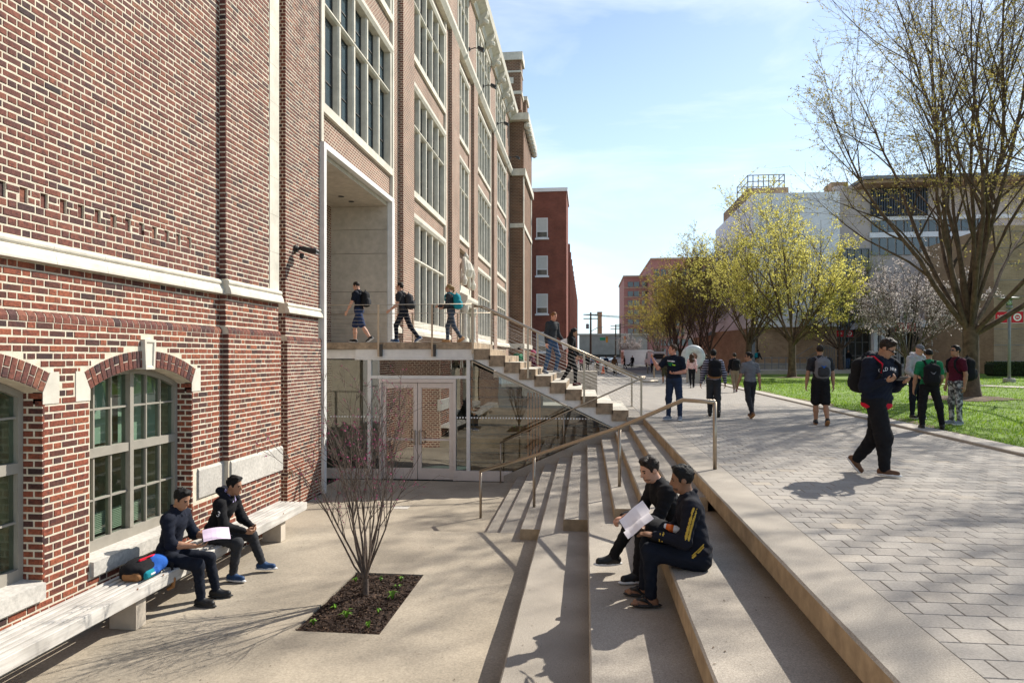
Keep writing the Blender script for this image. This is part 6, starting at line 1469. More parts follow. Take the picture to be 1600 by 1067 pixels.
M('shoe_black', (0.012,0.012,0.013), rough=0.5, var=0.1); M('shoe_blue', (0.015,0.05,0.13), rough=0.6, var=0.2, scale=30); M('shoe_brown', (0.13,0.06,0.028), rough=0.6, var=0.2); M('shoe_tan', (0.42,0.22,0.09), rough=0.7, var=0.1); M('shoe_maroon', (0.09,0.012,0.015), rough=0.5, var=0.1); M('shoe_grey', (0.20,0.22,0.26), rough=0.7, var=0.1)
M('leather', (0.30,0.14,0.05), rough=0.6, var=0.15); M('plastic_blue', (0.02,0.10,0.55), rough=0.3, var=0.05); M('drink_orange', (0.9,0.18,0.03), rough=0.25, var=0.05)
def patterned(name, kind, c0, c1, c2=None):
    m, n, l, b = new_mat(name); tc_ = n.new('ShaderNodeTexCoord'); r = n.new('ShaderNodeValToRGB')
    if kind == 'stripe':
        w_ = n.new('ShaderNodeTexWave'); w_.bands_direction = 'Z'; w_.inputs['Scale'].default_value = 5.2; w_.inputs['Distortion'].default_value = 0.6; w_.inputs['Detail'].default_value = 0; out = w_.outputs['Fac']
        r.color_ramp.interpolation = 'CONSTANT'; r.color_ramp.elements[0].color = (*c0,1); r.color_ramp.elements[1].color = (*c1,1); r.color_ramp.elements[1].position = 0.55
    else:
        w_ = n.new('ShaderNodeTexNoise'); w_.inputs['Scale'].default_value = 16 if kind == 'camo' else 24; w_.inputs['Detail'].default_value = 3; out = w_.outputs['Fac']
        r.color_ramp.interpolation = 'CONSTANT'; e = r.color_ramp.elements; e[0].color = (*c0,1); e[1].position = 0.47; e[1].color = (*c1,1); q = e.new(0.56); q.color = (*(c2 or c0),1)
    l(tc_.outputs['Object'], w_.inputs['Vector']); l(out, r.inputs['Fac']); l(r.outputs[0], b.inputs['Base Color']); b.inputs['Roughness'].default_value = 0.9
patterned('c_striped', 'stripe', (0.018,0.018,0.03), (0.30,0.29,0.36)); patterned('c_camo', 'camo', (0.05,0.05,0.055), (0.19,0.19,0.20), (0.42,0.42,0.43)); patterned('c_floral', 'dots', (0.62,0.52,0.50), (0.55,0.18,0.18), (0.75,0.66,0.62))

# ---- the figure
def basis(up, fwd_hint):
    u = nrm(up); r = nrm(np.cross(fwd_hint, u)); f = np.cross(u, r); return r, f, u      # right, forward, up
def rotv(v, ax, ang): return np.array(Matrix.Rotation(ang, 3, Vector(ax)) @ Vector(v))
def hand(S, g, w, d, n, side, k, curl=0.35, spread=0.0, r=0.0088, simple=False):
    """palm, four fingers of unequal length with two bends, a thumb off the side of the palm. d along the hand, n out of the palm"""
    d = nrm(d); n = nrm(n - np.dot(n, d)*d); a = np.cross(d, n)*side          # a: towards the thumb
    S.ell(g, w + d*0.042*k, (0.050*k, 0.040*k, 0.017*k), np.array([d, a, n]), k=0.018)
    for i, (o, ln) in enumerate(((0.029, 0.070), (0.010, 0.079), (-0.010, 0.073), (-0.028, 0.057))):
        b0 = w + d*0.078*k + a*o*k; d1 = nrm(d*math.cos(curl) + n*math.sin(curl) + a*spread*o*10); d2 = nrm(d*math.cos(curl*2.3) + n*math.sin(curl*2.3) + a*spread*o*8)
        m_ = b0 + d1*ln*0.5*k; S.cone(g, b0 - d*0.02*k, m_, r*1.1*k, r*k, k=0.004); S.cone(g, m_, m_ + d2*ln*0.5*k, r*k, r*0.85*k, k=0.004)
    t0 = w + d*0.022*k + a*0.026*k; t1 = t0 + nrm(d*0.55 + a*0.75 + n*0.35)*0.036*k; t2 = t1 + nrm(d*0.9 + a*0.15 + n*0.45)*0.032*k
    S.cone(g, t0, t1, 0.013*k, 0.0105*k, k=0.008); S.cone(g, t1, t2, 0.0105*k, 0.009*k, k=0.004)
SKEL = {}
def person(label, loc, face, H=1.75, pose=None, fit=None, vox=0.012, group=None, seat=None, name='person'):
    """pose: directions in the figure's own frame (+y is where it faces). face: heading in degrees, 0 = away from the camera, 90 = to the right"""
    po = dict(spine=(0,0.03,1), legs=[((0.02,0,-1),(0,-0.03,-1)),((-0.02,0,-1),(0,-0.03,-1))], feet=[(0.12,1,0),(-0.12,1,0)], arms=[((0.16,0,-1),(0.05,0.2,-1)),((-0.16,0,-1),(-0.05,0.2,-1))],
              head=(0,0), twist=0.0, curl=0.4, palms=[None,None], roll=0); po.update(pose or {})
    ft = dict(skin='skin_light', hair='hair_dark', style='short', top='c_grey', sleeve='short', bottom='c_jean', leg='long', shoe='shoe_black', sole='sole_white', bulk=1.0, beard=None, hood=None, glasses=False, hemtop=0.0, sock=None, cap=None, fem=False, collar=None, loose=1.0); ft.update(fit or {})
    k = H/1.75; S = Soft(0.03); S.k = {'shirt': 0.05, 'pants': 0.045, 'hair': 0.03, 'shoe': 0.03, 'skin': 0.022}
    bk = ft['bulk']*k; ls = ft['loose']
    U = nrm(po['spine']); tw = po['twist']; Rp, Fp = np.array([1.,0,0]), np.array([0,1.,0])
    fw = rotv(Fp, (0,0,1), -tw); R_, F_, U = basis(U, fw)
    P = np.zeros(3)
    # legs
    ank = []; J = {}
    for s, (th, sh), fd in zip((1,-1), po['legs'], po['feet']):
        hip = P + Rp*s*0.088*k + np.array([0,0,-0.03*k]); kn = hip + nrm(th)*0.43*k; an = kn + nrm(sh)*0.405*k; fd = nrm(fd)
        J[('hip',s)], J[('kn',s)], J[('an',s)] = hip, kn, an; ank.append(an[2])
        g = 'pants' if ft['leg'] == 'long' else 'skin'
        if ft['leg'] == 'long':
            S.cone('pants', hip, kn, 0.092*bk, 0.066*bk*ls); S.cone('pants', kn, an + nrm(sh)*-0.02*k, 0.064*bk*ls, 0.050*k*ls)
            S.cone('skin', kn, an, 0.045*k, 0.036*k)
        else:
            cut = hip + nrm(th)*(0.40 if ft['leg'] == 'knee' else 0.30)*k
            S.cone('pants', hip, cut, 0.098*bk, 0.088*bk*ls); S.cone('skin', hip, kn, 0.075*bk, 0.054*k); S.cone('skin', kn, kn*0.55+an*0.45, 0.052*k, 0.056*k); S.cone('skin', kn*0.55+an*0.45, an, 0.056*k, 0.037*k)
        if ft['sock']: S.cone(ft['sock'], an + nrm(kn-an)*0.10*k, an, 0.043*k, 0.041*k)
        up = nrm(np.cross(np.cross(fd, -nrm(sh)), fd)) if abs(np.dot(fd, nrm(sh))) < 0.95 else np.array([0,0,1.])
        sole = an - up*0.062*k
        if ft['shoe'] == 'sandal':
            S.cone('skin', an, sole - fd*0.035*k + up*0.03*k, 0.036*k, 0.032*k); S.cone('skin', sole - fd*0.02*k + up*0.03*k, sole + fd*0.13*k + up*0.022*k, 0.034*k, 0.026*k)
            for o in (-0.03,-0.012,0.006,0.022,0.036): S.cone('skin', sole + fd*0.12*k + np.cross(fd,up)*o*k*s + up*0.018*k, sole + fd*(0.172-abs(o-0.03)*0.6)*k + np.cross(fd,up)*o*k*s + up*0.014*k, 0.012*k, 0.010*k, k=0.004)
            S.ell('sole', sole + fd*0.045*k - up*0.002, (0.05*k, 0.145*k, 0.018*k), np.array([np.cross(fd,up), fd, up])); rr = np.cross(fd, up)
            for q in (1,-1): S.chain('strap', [sole+fd*0.115*k+up*0.04*k, sole+fd*0.06*k+rr*q*0.035*k+up*0.055*k, sole+fd*0.0*k+rr*q*0.045*k+up*0.012*k], 0.011)
        else:
            S.cone('shoe', sole - fd*0.045*k + up*0.040*k, sole + fd*0.135*k + up*0.030*k, 0.043*k, 0.036*k); S.cone('shoe', an + up*0.01*k, sole + fd*0.05*k + up*0.03*k, 0.042*k, 0.040*k)
            S.ell('sole', sole + fd*0.048*k + up*0.002*k, (0.049*k, 0.152*k, 0.020*k), np.array([np.cross(fd,up), fd, up]))
    # trunk
    S.ell('pants', P + U*0.0, (0.168*bk, 0.118*bk, 0.115*k), np.array([R_,F_,U]))
    hip_z = P + U*(0.02 - ft['hemtop'])*k
    S.ell('shirt', hip_z + U*0.03*k, (0.170*bk, 0.124*bk, 0.10*k), np.array([R_,F_,U]))
    S.ell('shirt', P + U*0.18*k, ((0.135 if ft['fem'] else 0.152)*bk, 0.110*bk, 0.16*k), np.array([R_,F_,U]))
    S.ell('shirt', P + U*0.36*k + F_*0.005, ((0.150 if ft['fem'] else 0.166)*bk, 0.118*bk, 0.165*k), np.array([R_,F_,U]))
    nb = P + U*0.540*k
    shw = (0.165 if ft['fem'] else 0.186)*k
    sh = {s: P + U*0.448*k + R_*s*shw for s in (1,-1)}
    S.cone('shirt', sh[1] - R_*0.03*k, sh[-1] + R_*0.03*k, 0.060*bk)
    for s in (1,-1): S.cone('shirt', nb - U*0.035*k - F_*0.01, sh[s] - R_*s*0.01*k, 0.050*k, 0.058*bk)
    S.cone('shirt', nb - U*0.06*k, nb - U*0.022*k, 0.080*bk, 0.058*k)
    # head
    yaw, pit = po['head']
    hf = rotv(F_*[1,1,0] if np.linalg.norm(F_[:2]) > 0.3 else F_, (0,0,1), -R(yaw)); hf = nrm(hf); hr_ = nrm(np.cross(hf, (0,0,1))); hf = rotv(hf, hr_, R(pit)); hu = np.cross(hr_, hf)
    if po['roll']: hr_ = rotv(hr_, hf, R(po['roll'])); hu = np.cross(hr_, hf)
    q = k*0.97; hc = nb + nrm(U + hu*0.8)*0.135*k + hf*0.028*k; BH = np.array([hr_, hf, hu])
    S.cone('skin', nb - U*0.04*k, hc - hu*0.05*q - hf*0.015*q, 0.056*k, 0.052*k)
    S.ell('skin', hc + hu*0.026*q - hf*0.008*q, (0.074*q, 0.094*q, 0.092*q), BH); S.ell('skin', hc + hf*0.024*q - hu*0.03*q, (0.062*q, 0.070*q, 0.088*q), BH)
    S.ell('skin', hc + hf*0.048*q - hu*0.083*q, (0.042*q, 0.042*q, 0.034*q), BH, k=0.03)
    S.cone('skin', hc + hf*0.088*q + hu*0.012*q, hc + hf*0.108*q - hu*0.026*q, 0.009*q, 0.014*q, k=0.012)
    for s in (1,-1):
        S.ell('skin', hc + hr_*s*0.076*q - hu*0.008*q - hf*0.008*q, (0.010*q, 0.022*q, 0.032*q), BH, k=0.006)
        S.ell('eye', hc + hf*0.0825*q + hr_*s*0.031*q + hu*0.006*q, (0.011*q, 0.009*q, 0.0055*q), BH)
        S.cone('hair', hc + hf*0.090*q + hr_*s*0.016*q + hu*0.026*q, hc + hf*0.080*q + hr_*s*0.044*q + hu*0.024*q, 0.0052*q, k=0.0)
    S.ell('lip', hc + hf*0.0885*q - hu*0.058*q, (0.019*q, 0.007*q, 0.0055*q), BH)
    hz = hc + hu*0.036*q - hf*0.014*q
    st_ = ft['style']
    front = (hf*0.80 - hu*0.55, hc + hf*0.066*q + hu*0.074*q); low = (-hu, hc - hu*0.055*q)
    if st_ in ('short','buzz','thick','pony','long','bun'):
        e = {'short':0.98,'buzz':0.94,'thick':1.02,'pony':1.0,'long':1.05,'bun':1.0}[st_]
        S.ell('hair', hz, (0.082*q*e, 0.101*q*e, 0.094*q*e), BH, cuts=(front, low), k=0.0)
        if st_ in ('thick','short'):
            for i in range(9 if st_ == 'thick' else 5):
                a_ = RNG.uniform(-1,1); b_ = RNG.uniform(-0.6,1); S.ell('hair', hz + hr_*a_*0.055*q + hf*b_*0.06*q + hu*(0.085-0.03*abs(a_))*q*e, (0.030*q,0.034*q,0.020*q), BH, k=0.012)
        if st_ == 'thick': [S.ell('hair', hc + hf*RNG.uniform(0.02,0.05)*q + hu*RNG.uniform(0.100,0.118)*q + hr_*t_*q, (0.022*q,0.030*q,0.018*q), BH, k=0.014) for t_ in (-0.042,-0.02,0.0,0.022,0.044)]
        if vox < 0.0095:                # loose locks break up the outline of the near heads
            for i in range(46):
                a_ = RNG.normal(size=3); a_[2] = abs(a_[2])*0.9 + 0.05; a_ /= np.linalg.norm(a_); p_ = hz + hr_*a_[0]*0.079*q*e + hf*a_[1]*0.094*q*e + hu*a_[2]*0.091*q*e
                if np.dot(p_ - front[1], front[0]) > -0.004: continue
                d_ = nrm(RNG.normal(size=3)*0.6 + hf*0.7 + hr_*a_[0]*0.6); S.cone('hair', p_ - d_*0.012*q, p_ + d_*0.014*q, 0.0105*q, 0.0065*q, k=0.004)
        for s in (1,-1): S.ell('hair', hc + hr_*s*0.070*q + hf*0.022*q + hu*0.012*q, (0.008*q,0.012*q,0.026*q), BH, k=0.008)
        if st_ == 'pony': S.chain('hair', [hc - hf*0.09*q + hu*0.02*q, hc - hf*0.14*q + hu*0.01*q, hc - hf*0.155*q - hu*0.07*q, hc - hf*0.13*q - hu*0.15*q], [0.032*q,0.036*q,0.03*q,0.012*q])
        if st_ == 'long':
            for s in (-1,-0.5,0,0.5,1): S.chain('hair', [hc - hf*(0.055+0.03*(1-abs(s)))*q + hr_*s*0.068*q + hu*0.03*q, hc - hf*(0.05+0.045*(1-abs(s)))*q + hr_*s*0.085*q - hu*0.10*q, nb - F_*(0.05+0.06*(1-abs(s)))*k + R_*s*0.10*k - U*0.06*k, nb - F_*(0.06+0.07*(1-abs(s)))*k + R_*s*0.10*k - U*0.2*k], [0.04*q,0.045*q,0.05*q,0.025*q])
    if ft['cap']:
        S.ell('cap', hc + hu*0.045*q - hf*0.012*q, (0.085*q,0.104*q,0.088*q), BH, cuts=((-hu + hf*0.1, hc + hu*0.035*q),), k=0.0)
        bd = -1 if ft['cap'][1:] == 'back' else 1
        S.ell('cap', hc + hf*0.115*q*bd + hu*0.040*q, (0.066*q,0.062*q,0.009*q), np.array([hr_, rotv(hf,hr_,R(-10*bd)), rotv(hu,hr_,R(-10*bd))]), k=0.0)
    if ft['beard']:
        S.ell('beard', hc + hf*0.045*q - hu*0.070*q, (0.0535*q,0.050*q,0.042*q), BH, cuts=((hu, hc - hu*0.052*q),), k=0.0); S.ell('beard', hc + hf*0.089*q - hu*0.044*q, (0.022*q,0.007*q,0.0055*q), BH, k=0.0)
    if ft['glasses']:
        for s in (1,-1):
            S.cone('frame', hc + hf*0.10*q + hr_*s*0.012*q + hu*0.006*q, hc + hf*0.098*q + hr_*s*0.052*q + hu*0.006*q, 0.0125*q, k=0.0); S.cone('frame', hc + hf*0.095*q + hr_*s*0.055*q + hu*0.008*q, hc + hr_*s*0.079*q + hu*0.006*q, 0.006*q, k=0.0)
    if ft['hood']: S.chain('hoodg', [nb + R_*0.085*k + F_*0.07*k - U*0.03*k, nb + R_*0.11*k - F_*0.02*k + U*0.0*k, nb + R_*0.06*k - F_*0.12*k + U*0.02*k, nb - R_*0.06*k - F_*0.12*k + U*0.02*k, nb - R_*0.11*k - F_*0.02*k, nb - R_*0.085*k + F_*0.07*k - U*0.03*k], 0.042*k)
    if ft['collar']: S.chain('collarg', [nb + R_*0.03*k + F_*0.085*k - U*0.05*k, nb + R_*0.075*k + F_*0.02*k + U*0.005*k, nb - F_*0.068*k + U*0.02*k, nb - R_*0.075*k + F_*0.02*k + U*0.005*k, nb - R_*0.03*k + F_*0.085*k - U*0.05*k], 0.017*k)
    # arms
    for i, s in enumerate((1,-1)):
        ua, fa = [rotv(v_, (0,0,1), -tw) for v_ in po['arms'][i]]; a0 = sh[s]; el = a0 + nrm(ua)*0.285*k; wr = el + nrm(fa)*0.25*k; J[('sh',s)], J[('el',s)], J[('wr',s)] = a0, el, wr
        S.cone('skin', a0, el, 0.050*k, 0.040*k); S.cone('skin', el, el*0.6+wr*0.4, 0.040*k, 0.041*k); S.cone('skin', el*0.6+wr*0.4, wr, 0.041*k, 0.027*k)
        if ft['sleeve'] == 'long': S.cone('shirt', a0, el, 0.066*bk, 0.055*bk); S.cone('shirt', el, wr - nrm(fa)*0.01*k, 0.054*bk, 0.042*k)
        elif ft['sleeve'] == 'rolled': S.cone('shirt', a0, el, 0.064*bk, 0.054*bk); S.cone('shirt', el, el + nrm(fa)*0.05*k, 0.054*bk, 0.052*bk)
        else: S.cone('shirt', a0, a0 + nrm(ua)*0.17*k, 0.066*bk, 0.064*bk)
        pn = po['palms'][i]; pn = rotv(pn, (0,0,1), -tw) if pn is not None else np.array([-s*1.0, 0.1, 0.0]); hd = po.get('hands', [None,None])[i]; hd = np.array(hd, float) if hd is not None else nrm(fa)
        cr_ = po['curl'][i] if isinstance(po['curl'], (list,tuple)) else po['curl']
        hand(S, 'skin', wr + nrm(fa)*0.01*k, hd, pn, s if True else s, k, curl=cr_, r=max(0.0088, vox*0.75))
    J.update(P=P, U=U, R=R_, F=F_, nb=nb, hc=hc, hf=hf, hr=hr_, hu=hu, k=k, sh=sh, bk=bk)
    if fit and 'extra' in fit: fit['extra'](S, J)
    # foot height
    zlow = min(ank) - 0.088*k
    mats = {'skin': ft['skin'], 'hair': ft['hair'], 'eye': 'eye', 'lip': 'lip', 'shirt': ft['top'], 'pants': ft['bottom'], 'shoe': ft['shoe'] if ft['shoe'] != 'sandal' else 'shoe_black', 'sole': ft['sole'], 'strap': 'shoe_black', 'cap': (ft['cap'] or ('c_grey',))[0], 'beard': ft['beard'] or 'hair_dark', 'frame': 'black_metal', 'hoodg': ft['hood'] or 'c_grey', 'collarg': ft['collar'] or 'c_white'}
    for q_ in S.p:
        if q_[1] not in mats: mats[q_[1]] = q_[1]
    z0 = loc[2] - zlow if seat is None else seat + 0.105*k
    me = S.mesh(name, vox, mats)
    o = link(name, me); o.location = (loc[0], loc[1], z0); o.rotation_euler = (0, 0, -R(face))
    tag(o, label, 'person', group); o['_k'] = k
    J['obj'] = o; J['M'] = Matrix.LocRotScale(o.location, o.rotation_euler, o.scale)
    return o, J
def world_of(J, p): return np.array(J['M'] @ Vector([float(v) for v in p]))

def backpack(label, J, body='c_black', pocket='c_charcoal', trim=None, size=(0.15,0.085,0.22), base=None, drop=0.0, side=0, vox=0.012, group=None, cat='backpack', wide=0.0):
    """worn on the back: rounded sack, front pocket, top handle, two straps over the shoulders"""
    k, U, R_, F_, P = J['k'], J['U'], J['R'], J['F'], J['P']; bk = J['bk']; S = Soft(0.02); B = np.array([R_, F_, U])
    c = P + U*(0.29-drop)*k - F_*(0.115*bk + size[1] + 0.012) + R_*side
    h = np.array(size)
    S.rbox(body, c - U*h[2]*0.08, h*[0.52,0.28,0.60], 0.062, B); S.ell(body, c + U*h[2]*0.45, h*[0.86,0.95,0.56], B, k=0.06); S.ell(body, c - U*h[2]*0.4, h*[1.02,1.12,0.6], B, k=0.05)
    S.rbox(pocket, c - F_*(h[1]*0.92) - U*h[2]*0.36, h*[0.46,0.12,0.26], 0.034, B); S.ell(pocket, c - F_*(h[1]*0.98) - U*h[2]*0.42, h*[0.72,0.55,0.42], B, k=0.04)
    if base: S.ell(base, c - U*h[2]*0.72, h*[1.05,1.16,0.36], B, k=0.0)
    if trim:
        S.chain(trim, [c - F_*(h[1]*1.28) + R_*h[0]*0.3 + U*h[2]*0.22, c - F_*(h[1]*1.33) + U*h[2]*0.05, c - F_*(h[1]*1.28) - R_*h[0]*0.3 + U*h[2]*0.22], 0.010)
    S.chain(body, [c + U*(h[2]*1.02) - R_*0.035, c + U*(h[2]*1.02+0.035), c + U*(h[2]*1.02) + R_*0.035], 0.009)
    for s in (1,-1):
        if side and s*side < 0: continue
        pts = [c + U*h[2]*0.75 + R_*s*0.07 + F_*h[1]*0.7, P + U*(0.525)*k + R_*s*(0.105+wide)*k - F_*0.05*k, P + U*0.53*k + R_*s*(0.11+wide)*k + F_*0.03*k, P + U*0.46*k + R_*s*(0.115+wide)*k + F_*(0.118*bk+0.005), P + U*0.33*k + R_*s*(0.125+wide)*k + F_*(0.128*bk), P + U*0.22*k + R_*s*0.155*bk + F_*0.07*k, c - U*h[2]*0.55 + R_*s*h[0]*0.8 + F_*h[1]*0.5]
        S.chain(body, pts, [0.02,0.022,0.022,0.021,0.02,0.014,0.012], k=0.012)
    gs = []; [gs.append(q[1]) for q in S.p if q[1] not in gs]
    o = link(cat, S.mesh(cat, vox, {g: g for g in gs})); o.location = J['obj'].location; o.rotation_euler = J['obj'].rotation_euler
    return tag(o, label, cat, group)
def box_thing(name, label, cat, mb, mats, group=None, smooth=False): return solo(name, mb, mats, label, cat, group, smooth=smooth)
# ------------------------------------------------------------------ the people in the place
def walk(st=0.30, lead=1, swing=0.3, elbow=0.35, spine=0.06, **kw):
    """mid-stride: the lead leg reaches forward, the other pushes off"""
    fr = ((0.02,st,-1), (0,-0.02,-1), (0.05,1,0.12)); bk = ((-0.0,-st*0.75,-1), (0,-st*0.75-0.38,-1), (0.05,0.85,-0.5))
    L_ = [fr, bk] if lead == 1 else [bk, fr]
    d = dict(spine=(0,spine,1), legs=[(q[0],q[1]) for q in L_], feet=[q[2] for q in L_],
             arms=[((0.16,-swing*lead,-1),(0.06,-swing*lead+elbow,-1)), ((-0.16,swing*lead,-1),(-0.06,swing*lead+elbow,-1))])
    d.update(kw); return d
def gxy(px_, py_, z=0.0): p = at_z(px_, py_, z); return (p[0], p[1], z)
def stripes_3(S, J):      # white numeral patch sits on the sleeve later; nothing extra here
    pass
# -- two on the bench
oA, JA = person('young man in navy rolled sleeve shirt on the bench reading a sheet of paper', (-4.86, 7.52, 0), 84, 1.74,
    dict(spine=(0,0.20,1), twist=0.05, legs=[((0.16,1,-0.13),(0.0,0.10,-1)),((-0.10,1,-0.13),(0,0.22,-1))], feet=[(0.2,1,0),(-0.1,1,0)],
         arms=[((0.10,0.22,-1),(-0.30,0.95,-0.12)),((-0.12,0.40,-0.95),(0.35,0.95,0.02))], palms=[(-0.3,0,1),(0.4,-0.1,1)], curl=[0.5,0.5], head=(14,-24)),
    dict(skin='skin_tan', hair='hair_black', style='thick', top='c_navy', sleeve='rolled', bottom='c_jean_dark', shoe='shoe_black', sole='sole_dark', collar='c_navy', bulk=1.03), vox=0.008, seat=Z_NEAR+0.455)
oB, JB = person('young man in black hooded sweatshirt with clasped hands leaning forward on the bench', (-4.84, 8.48, 0), 90, 1.76,
    dict(spine=(0,0.42,1), legs=[((0.24,1,-0.10),(0.05,-0.12,-1)),((-0.22,1,-0.10),(-0.1,0.36,-1))], feet=[(0.15,1,0),(-0.15,1,0)],
         arms=[((0.14,0.34,-1),(-0.52,0.80,-0.34)),((-0.14,0.34,-1),(0.50,0.80,-0.30))], palms=[(-1,0,0.2),(1,0,0.2)], curl=[0.7,0.8], head=(2,-12)),
    dict(skin='skin_tan', hair='hair_black', style='thick', top='c_black', sleeve='long', bottom='c_charcoal', shoe='shoe_blue', sole='sole_white', hood='c_blackblue', collar='c_lilac', bulk=1.06, sock='c_grey'), vox=0.008, seat=Z_NEAR+0.455)
# -- two on the steps
def jacket_trim(S, J):
    k = J['k']
    for s in (-1, 1):
        a, e, w_ = J[('sh',s)], J[('el',s)], J[('wr',s)]; o = nrm(J['R']*s*0.8 - J['F']*0.25 + J['U']*0.2); o2 = nrm(np.cross(o, e-a))
        for q in (-0.013, 0.013): S.chain('c_yellow', [a + J['U']*0.052*k + o2*q - J['R']*s*0.05, a + o*0.067*J['bk'] + o2*q, a*0.5+e*0.5 + o*0.0625*J['bk'] + o2*q, e + o*0.057*J['bk'] + o2*q], 0.0095, k=0.0)
        f = nrm(w_-e); n1 = nrm(np.cross(f, (0.1,0.2,1))); n2 = np.cross(f, n1)
        for t in (0.05, 0.075): S.chain('c_yellow', [w_ - f*t + (n1*math.cos(a_)+n2*math.sin(a_))*0.042*k for a_ in np.linspace(0, 2*math.pi, 9)], 0.006, k=0.0)
        for q in (0.0, 0.022): S.chain('c_yellow', [J['P'] + J['R']*s*0.162*J['bk'] + J['U']*(0.11+q)*k - J['F']*0.05, J['P'] + J['R']*s*0.168*J['bk'] + J['U']*(0.03+q)*k + J['F']*0.06], 0.006, k=0.0)
oC, JC = person('man in navy track jacket with yellow stripes sitting on the step with an open booklet', (0.98, 6.15, 0), 272, 1.74,
    dict(spine=(0,0.16,1), legs=[((0.14,1,0.16),(0.0,0.10,-1)),((-0.10,1,0.18),(0.02,-0.02,-1))], feet=[(0.1,1,0),(-0.05,1,0)],
         arms=[((0.12,0.30,-1),(-0.35,0.95,0.05)),((-0.13,0.26,-1),(0.22,0.98,0.12))], palms=[(-0.2,0,1),(0.2,0,-1)], curl=[0.4,0.35], head=(0,-10)),
    dict(skin='skin_brown', hair='hair_black', style='thick', top='c_blackblue', sleeve='long', bottom='c_jean_dark', shoe='sandal', sole='sole_dark', beard='stubble', collar='c_blackblue', bulk=1.08, extra=jacket_trim), vox=0.0075, seat=Z_NEAR+6*RI)
oD, JD = person('bearded man in black shirt leaning forward on the step beside the striped jacket', (0.93, 6.95, 0), 256, 1.80,
    dict(spine=(0,0.46,1), legs=[((0.20,1,0.22),(0.10,0.55,-1)),((-0.14,1,0.18),(-0.0,0.12,-1))], feet=[(0.0,1,0.0),(-0.1,1,0)],
         arms=[((0.15,0.42,-0.9),(-0.45,0.85,-0.1)),((-0.20,0.45,-0.9),(0.75,0.65,0.05))], palms=[(-0.2,0,-1),(0.4,0,-1)], curl=[0.7,0.6], head=(-14,-22)),
    dict(skin='skin_light', hair='hair_dark', style='thick', top='c_black', sleeve='long', bottom='c_black', shoe='shoe_black', sole='sole_white', beard='stubble_light', bulk=1.06), vox=0.0075, seat=Z_NEAR+6*RI)
# -- three on the deck
def deck_xy(px_, d): p = at_d(px_, 533, d); return (p[0], p[1], ZD + 0.006)
oE, JE = person('man in navy shorts and dark tee walking first across the deck', deck_xy(561, 19.0), 275, 1.76, walk(0.42, 1, 0.28, 0.30, 0.05, head=(0,-22), arms=[((0.16,-0.1,-1),(0.1,0.15,-1)),((-0.18,0.35,-1),(-0.1,0.5,-1))]), dict(skin='skin_light', hair='hair_dark', top='c_navy', bottom='c_shorts_navy', leg='knee', loose=1.12, shoe='shoe_black'))
oF, JF = person('man in dark tee and jeans striding second across the deck', deck_xy(631, 18.8), 272, 1.72, walk(0.52, -1, 0.2, 0.5, 0.16, head=(0,6), arms=[((0.16,-0.05,-1),(0.0,0.5,-0.8)),((-0.16,0.15,-1),(-0.1,0.9,-0.7))]), dict(skin='skin_light', hair='hair_dark', top='c_tee_dark', bottom='c_jean_dark', shoe='shoe_blue'))
oG, JG = person('woman with ponytail and tan boots walking last across the deck', deck_xy(705, 18.9), 276, 1.66, walk(0.36, 1, 0.1, 0.8, 0.08, arms=[((0.16,0.05,-1),(0.0,0.9,-0.15)),((-0.16,0.10,-1),(0.1,0.9,-0.1))]), dict(skin='skin_light', hair='hair_blond', style='pony', top='c_charcoal', sleeve='long', bottom='c_bluegrey', shoe='shoe_tan', sole='sole_gum', fem=True, bulk=0.94))
backpack('black backpack of the man in shorts on the deck', JE, 'c_black', 'c_charcoal')
backpack('dark grey backpack of the second man on the deck', JF, 'c_tee_dark', 'c_charcoal', drop=0.06)
backpack('bright teal backpack of the woman on the deck', JG, 'c_teal', 'c_teal', drop=0.02)
# -- two coming down the deck stair
def stair_xyz(px_, d):
    p = at_d(px_, 560, d); kst = math.floor((p[0]-XD)/TD) + 1; return (p[0], p[1], max(ZD - kst*RD, 0) + 0.006)
oH, JH = person('red haired man in black sweater coming down the deck stair with a paper', stair_xyz(862, 19.4), 128, 1.78, walk(0.26, -1, 0.15, 0.25, 0.06, head=(5,-18), legs=[((0.03,-0.1,-1),(0,-0.35,-1)),((0,0.42,-1),(0,-0.25,-1))], feet=[(0.1,0.95,-0.2),(-0.1,1,0)], arms=[((0.2,-0.1,-1),(0.15,0.2,-1)),((-0.12,0.1,-1),(0.0,0.75,-0.7))]), dict(skin='skin_red', hair='hair_red', top='c_charcoal', sleeve='long', bottom='c_jean_mid', shoe='shoe_grey', bulk=1.02))
oI, JI = person('long haired woman in black coat and maroon shoes coming down the deck stair', stair_xyz(893, 19.2), 100, 1.66, walk(0.34, 1, 0.1, 0.4, 0.06, head=(0,-20), arms=[((0.14,0.0,-1),(0.0,0.6,-0.8)),((-0.14,0.1,-1),(0.1,0.6,-0.8))]), dict(skin='skin_tan', hair='hair_black', style='long', top='c_black', sleeve='long', bottom='c_black', shoe='shoe_maroon', sole='sole_dark', fem=True, bulk=1.0, hemtop=0.16))
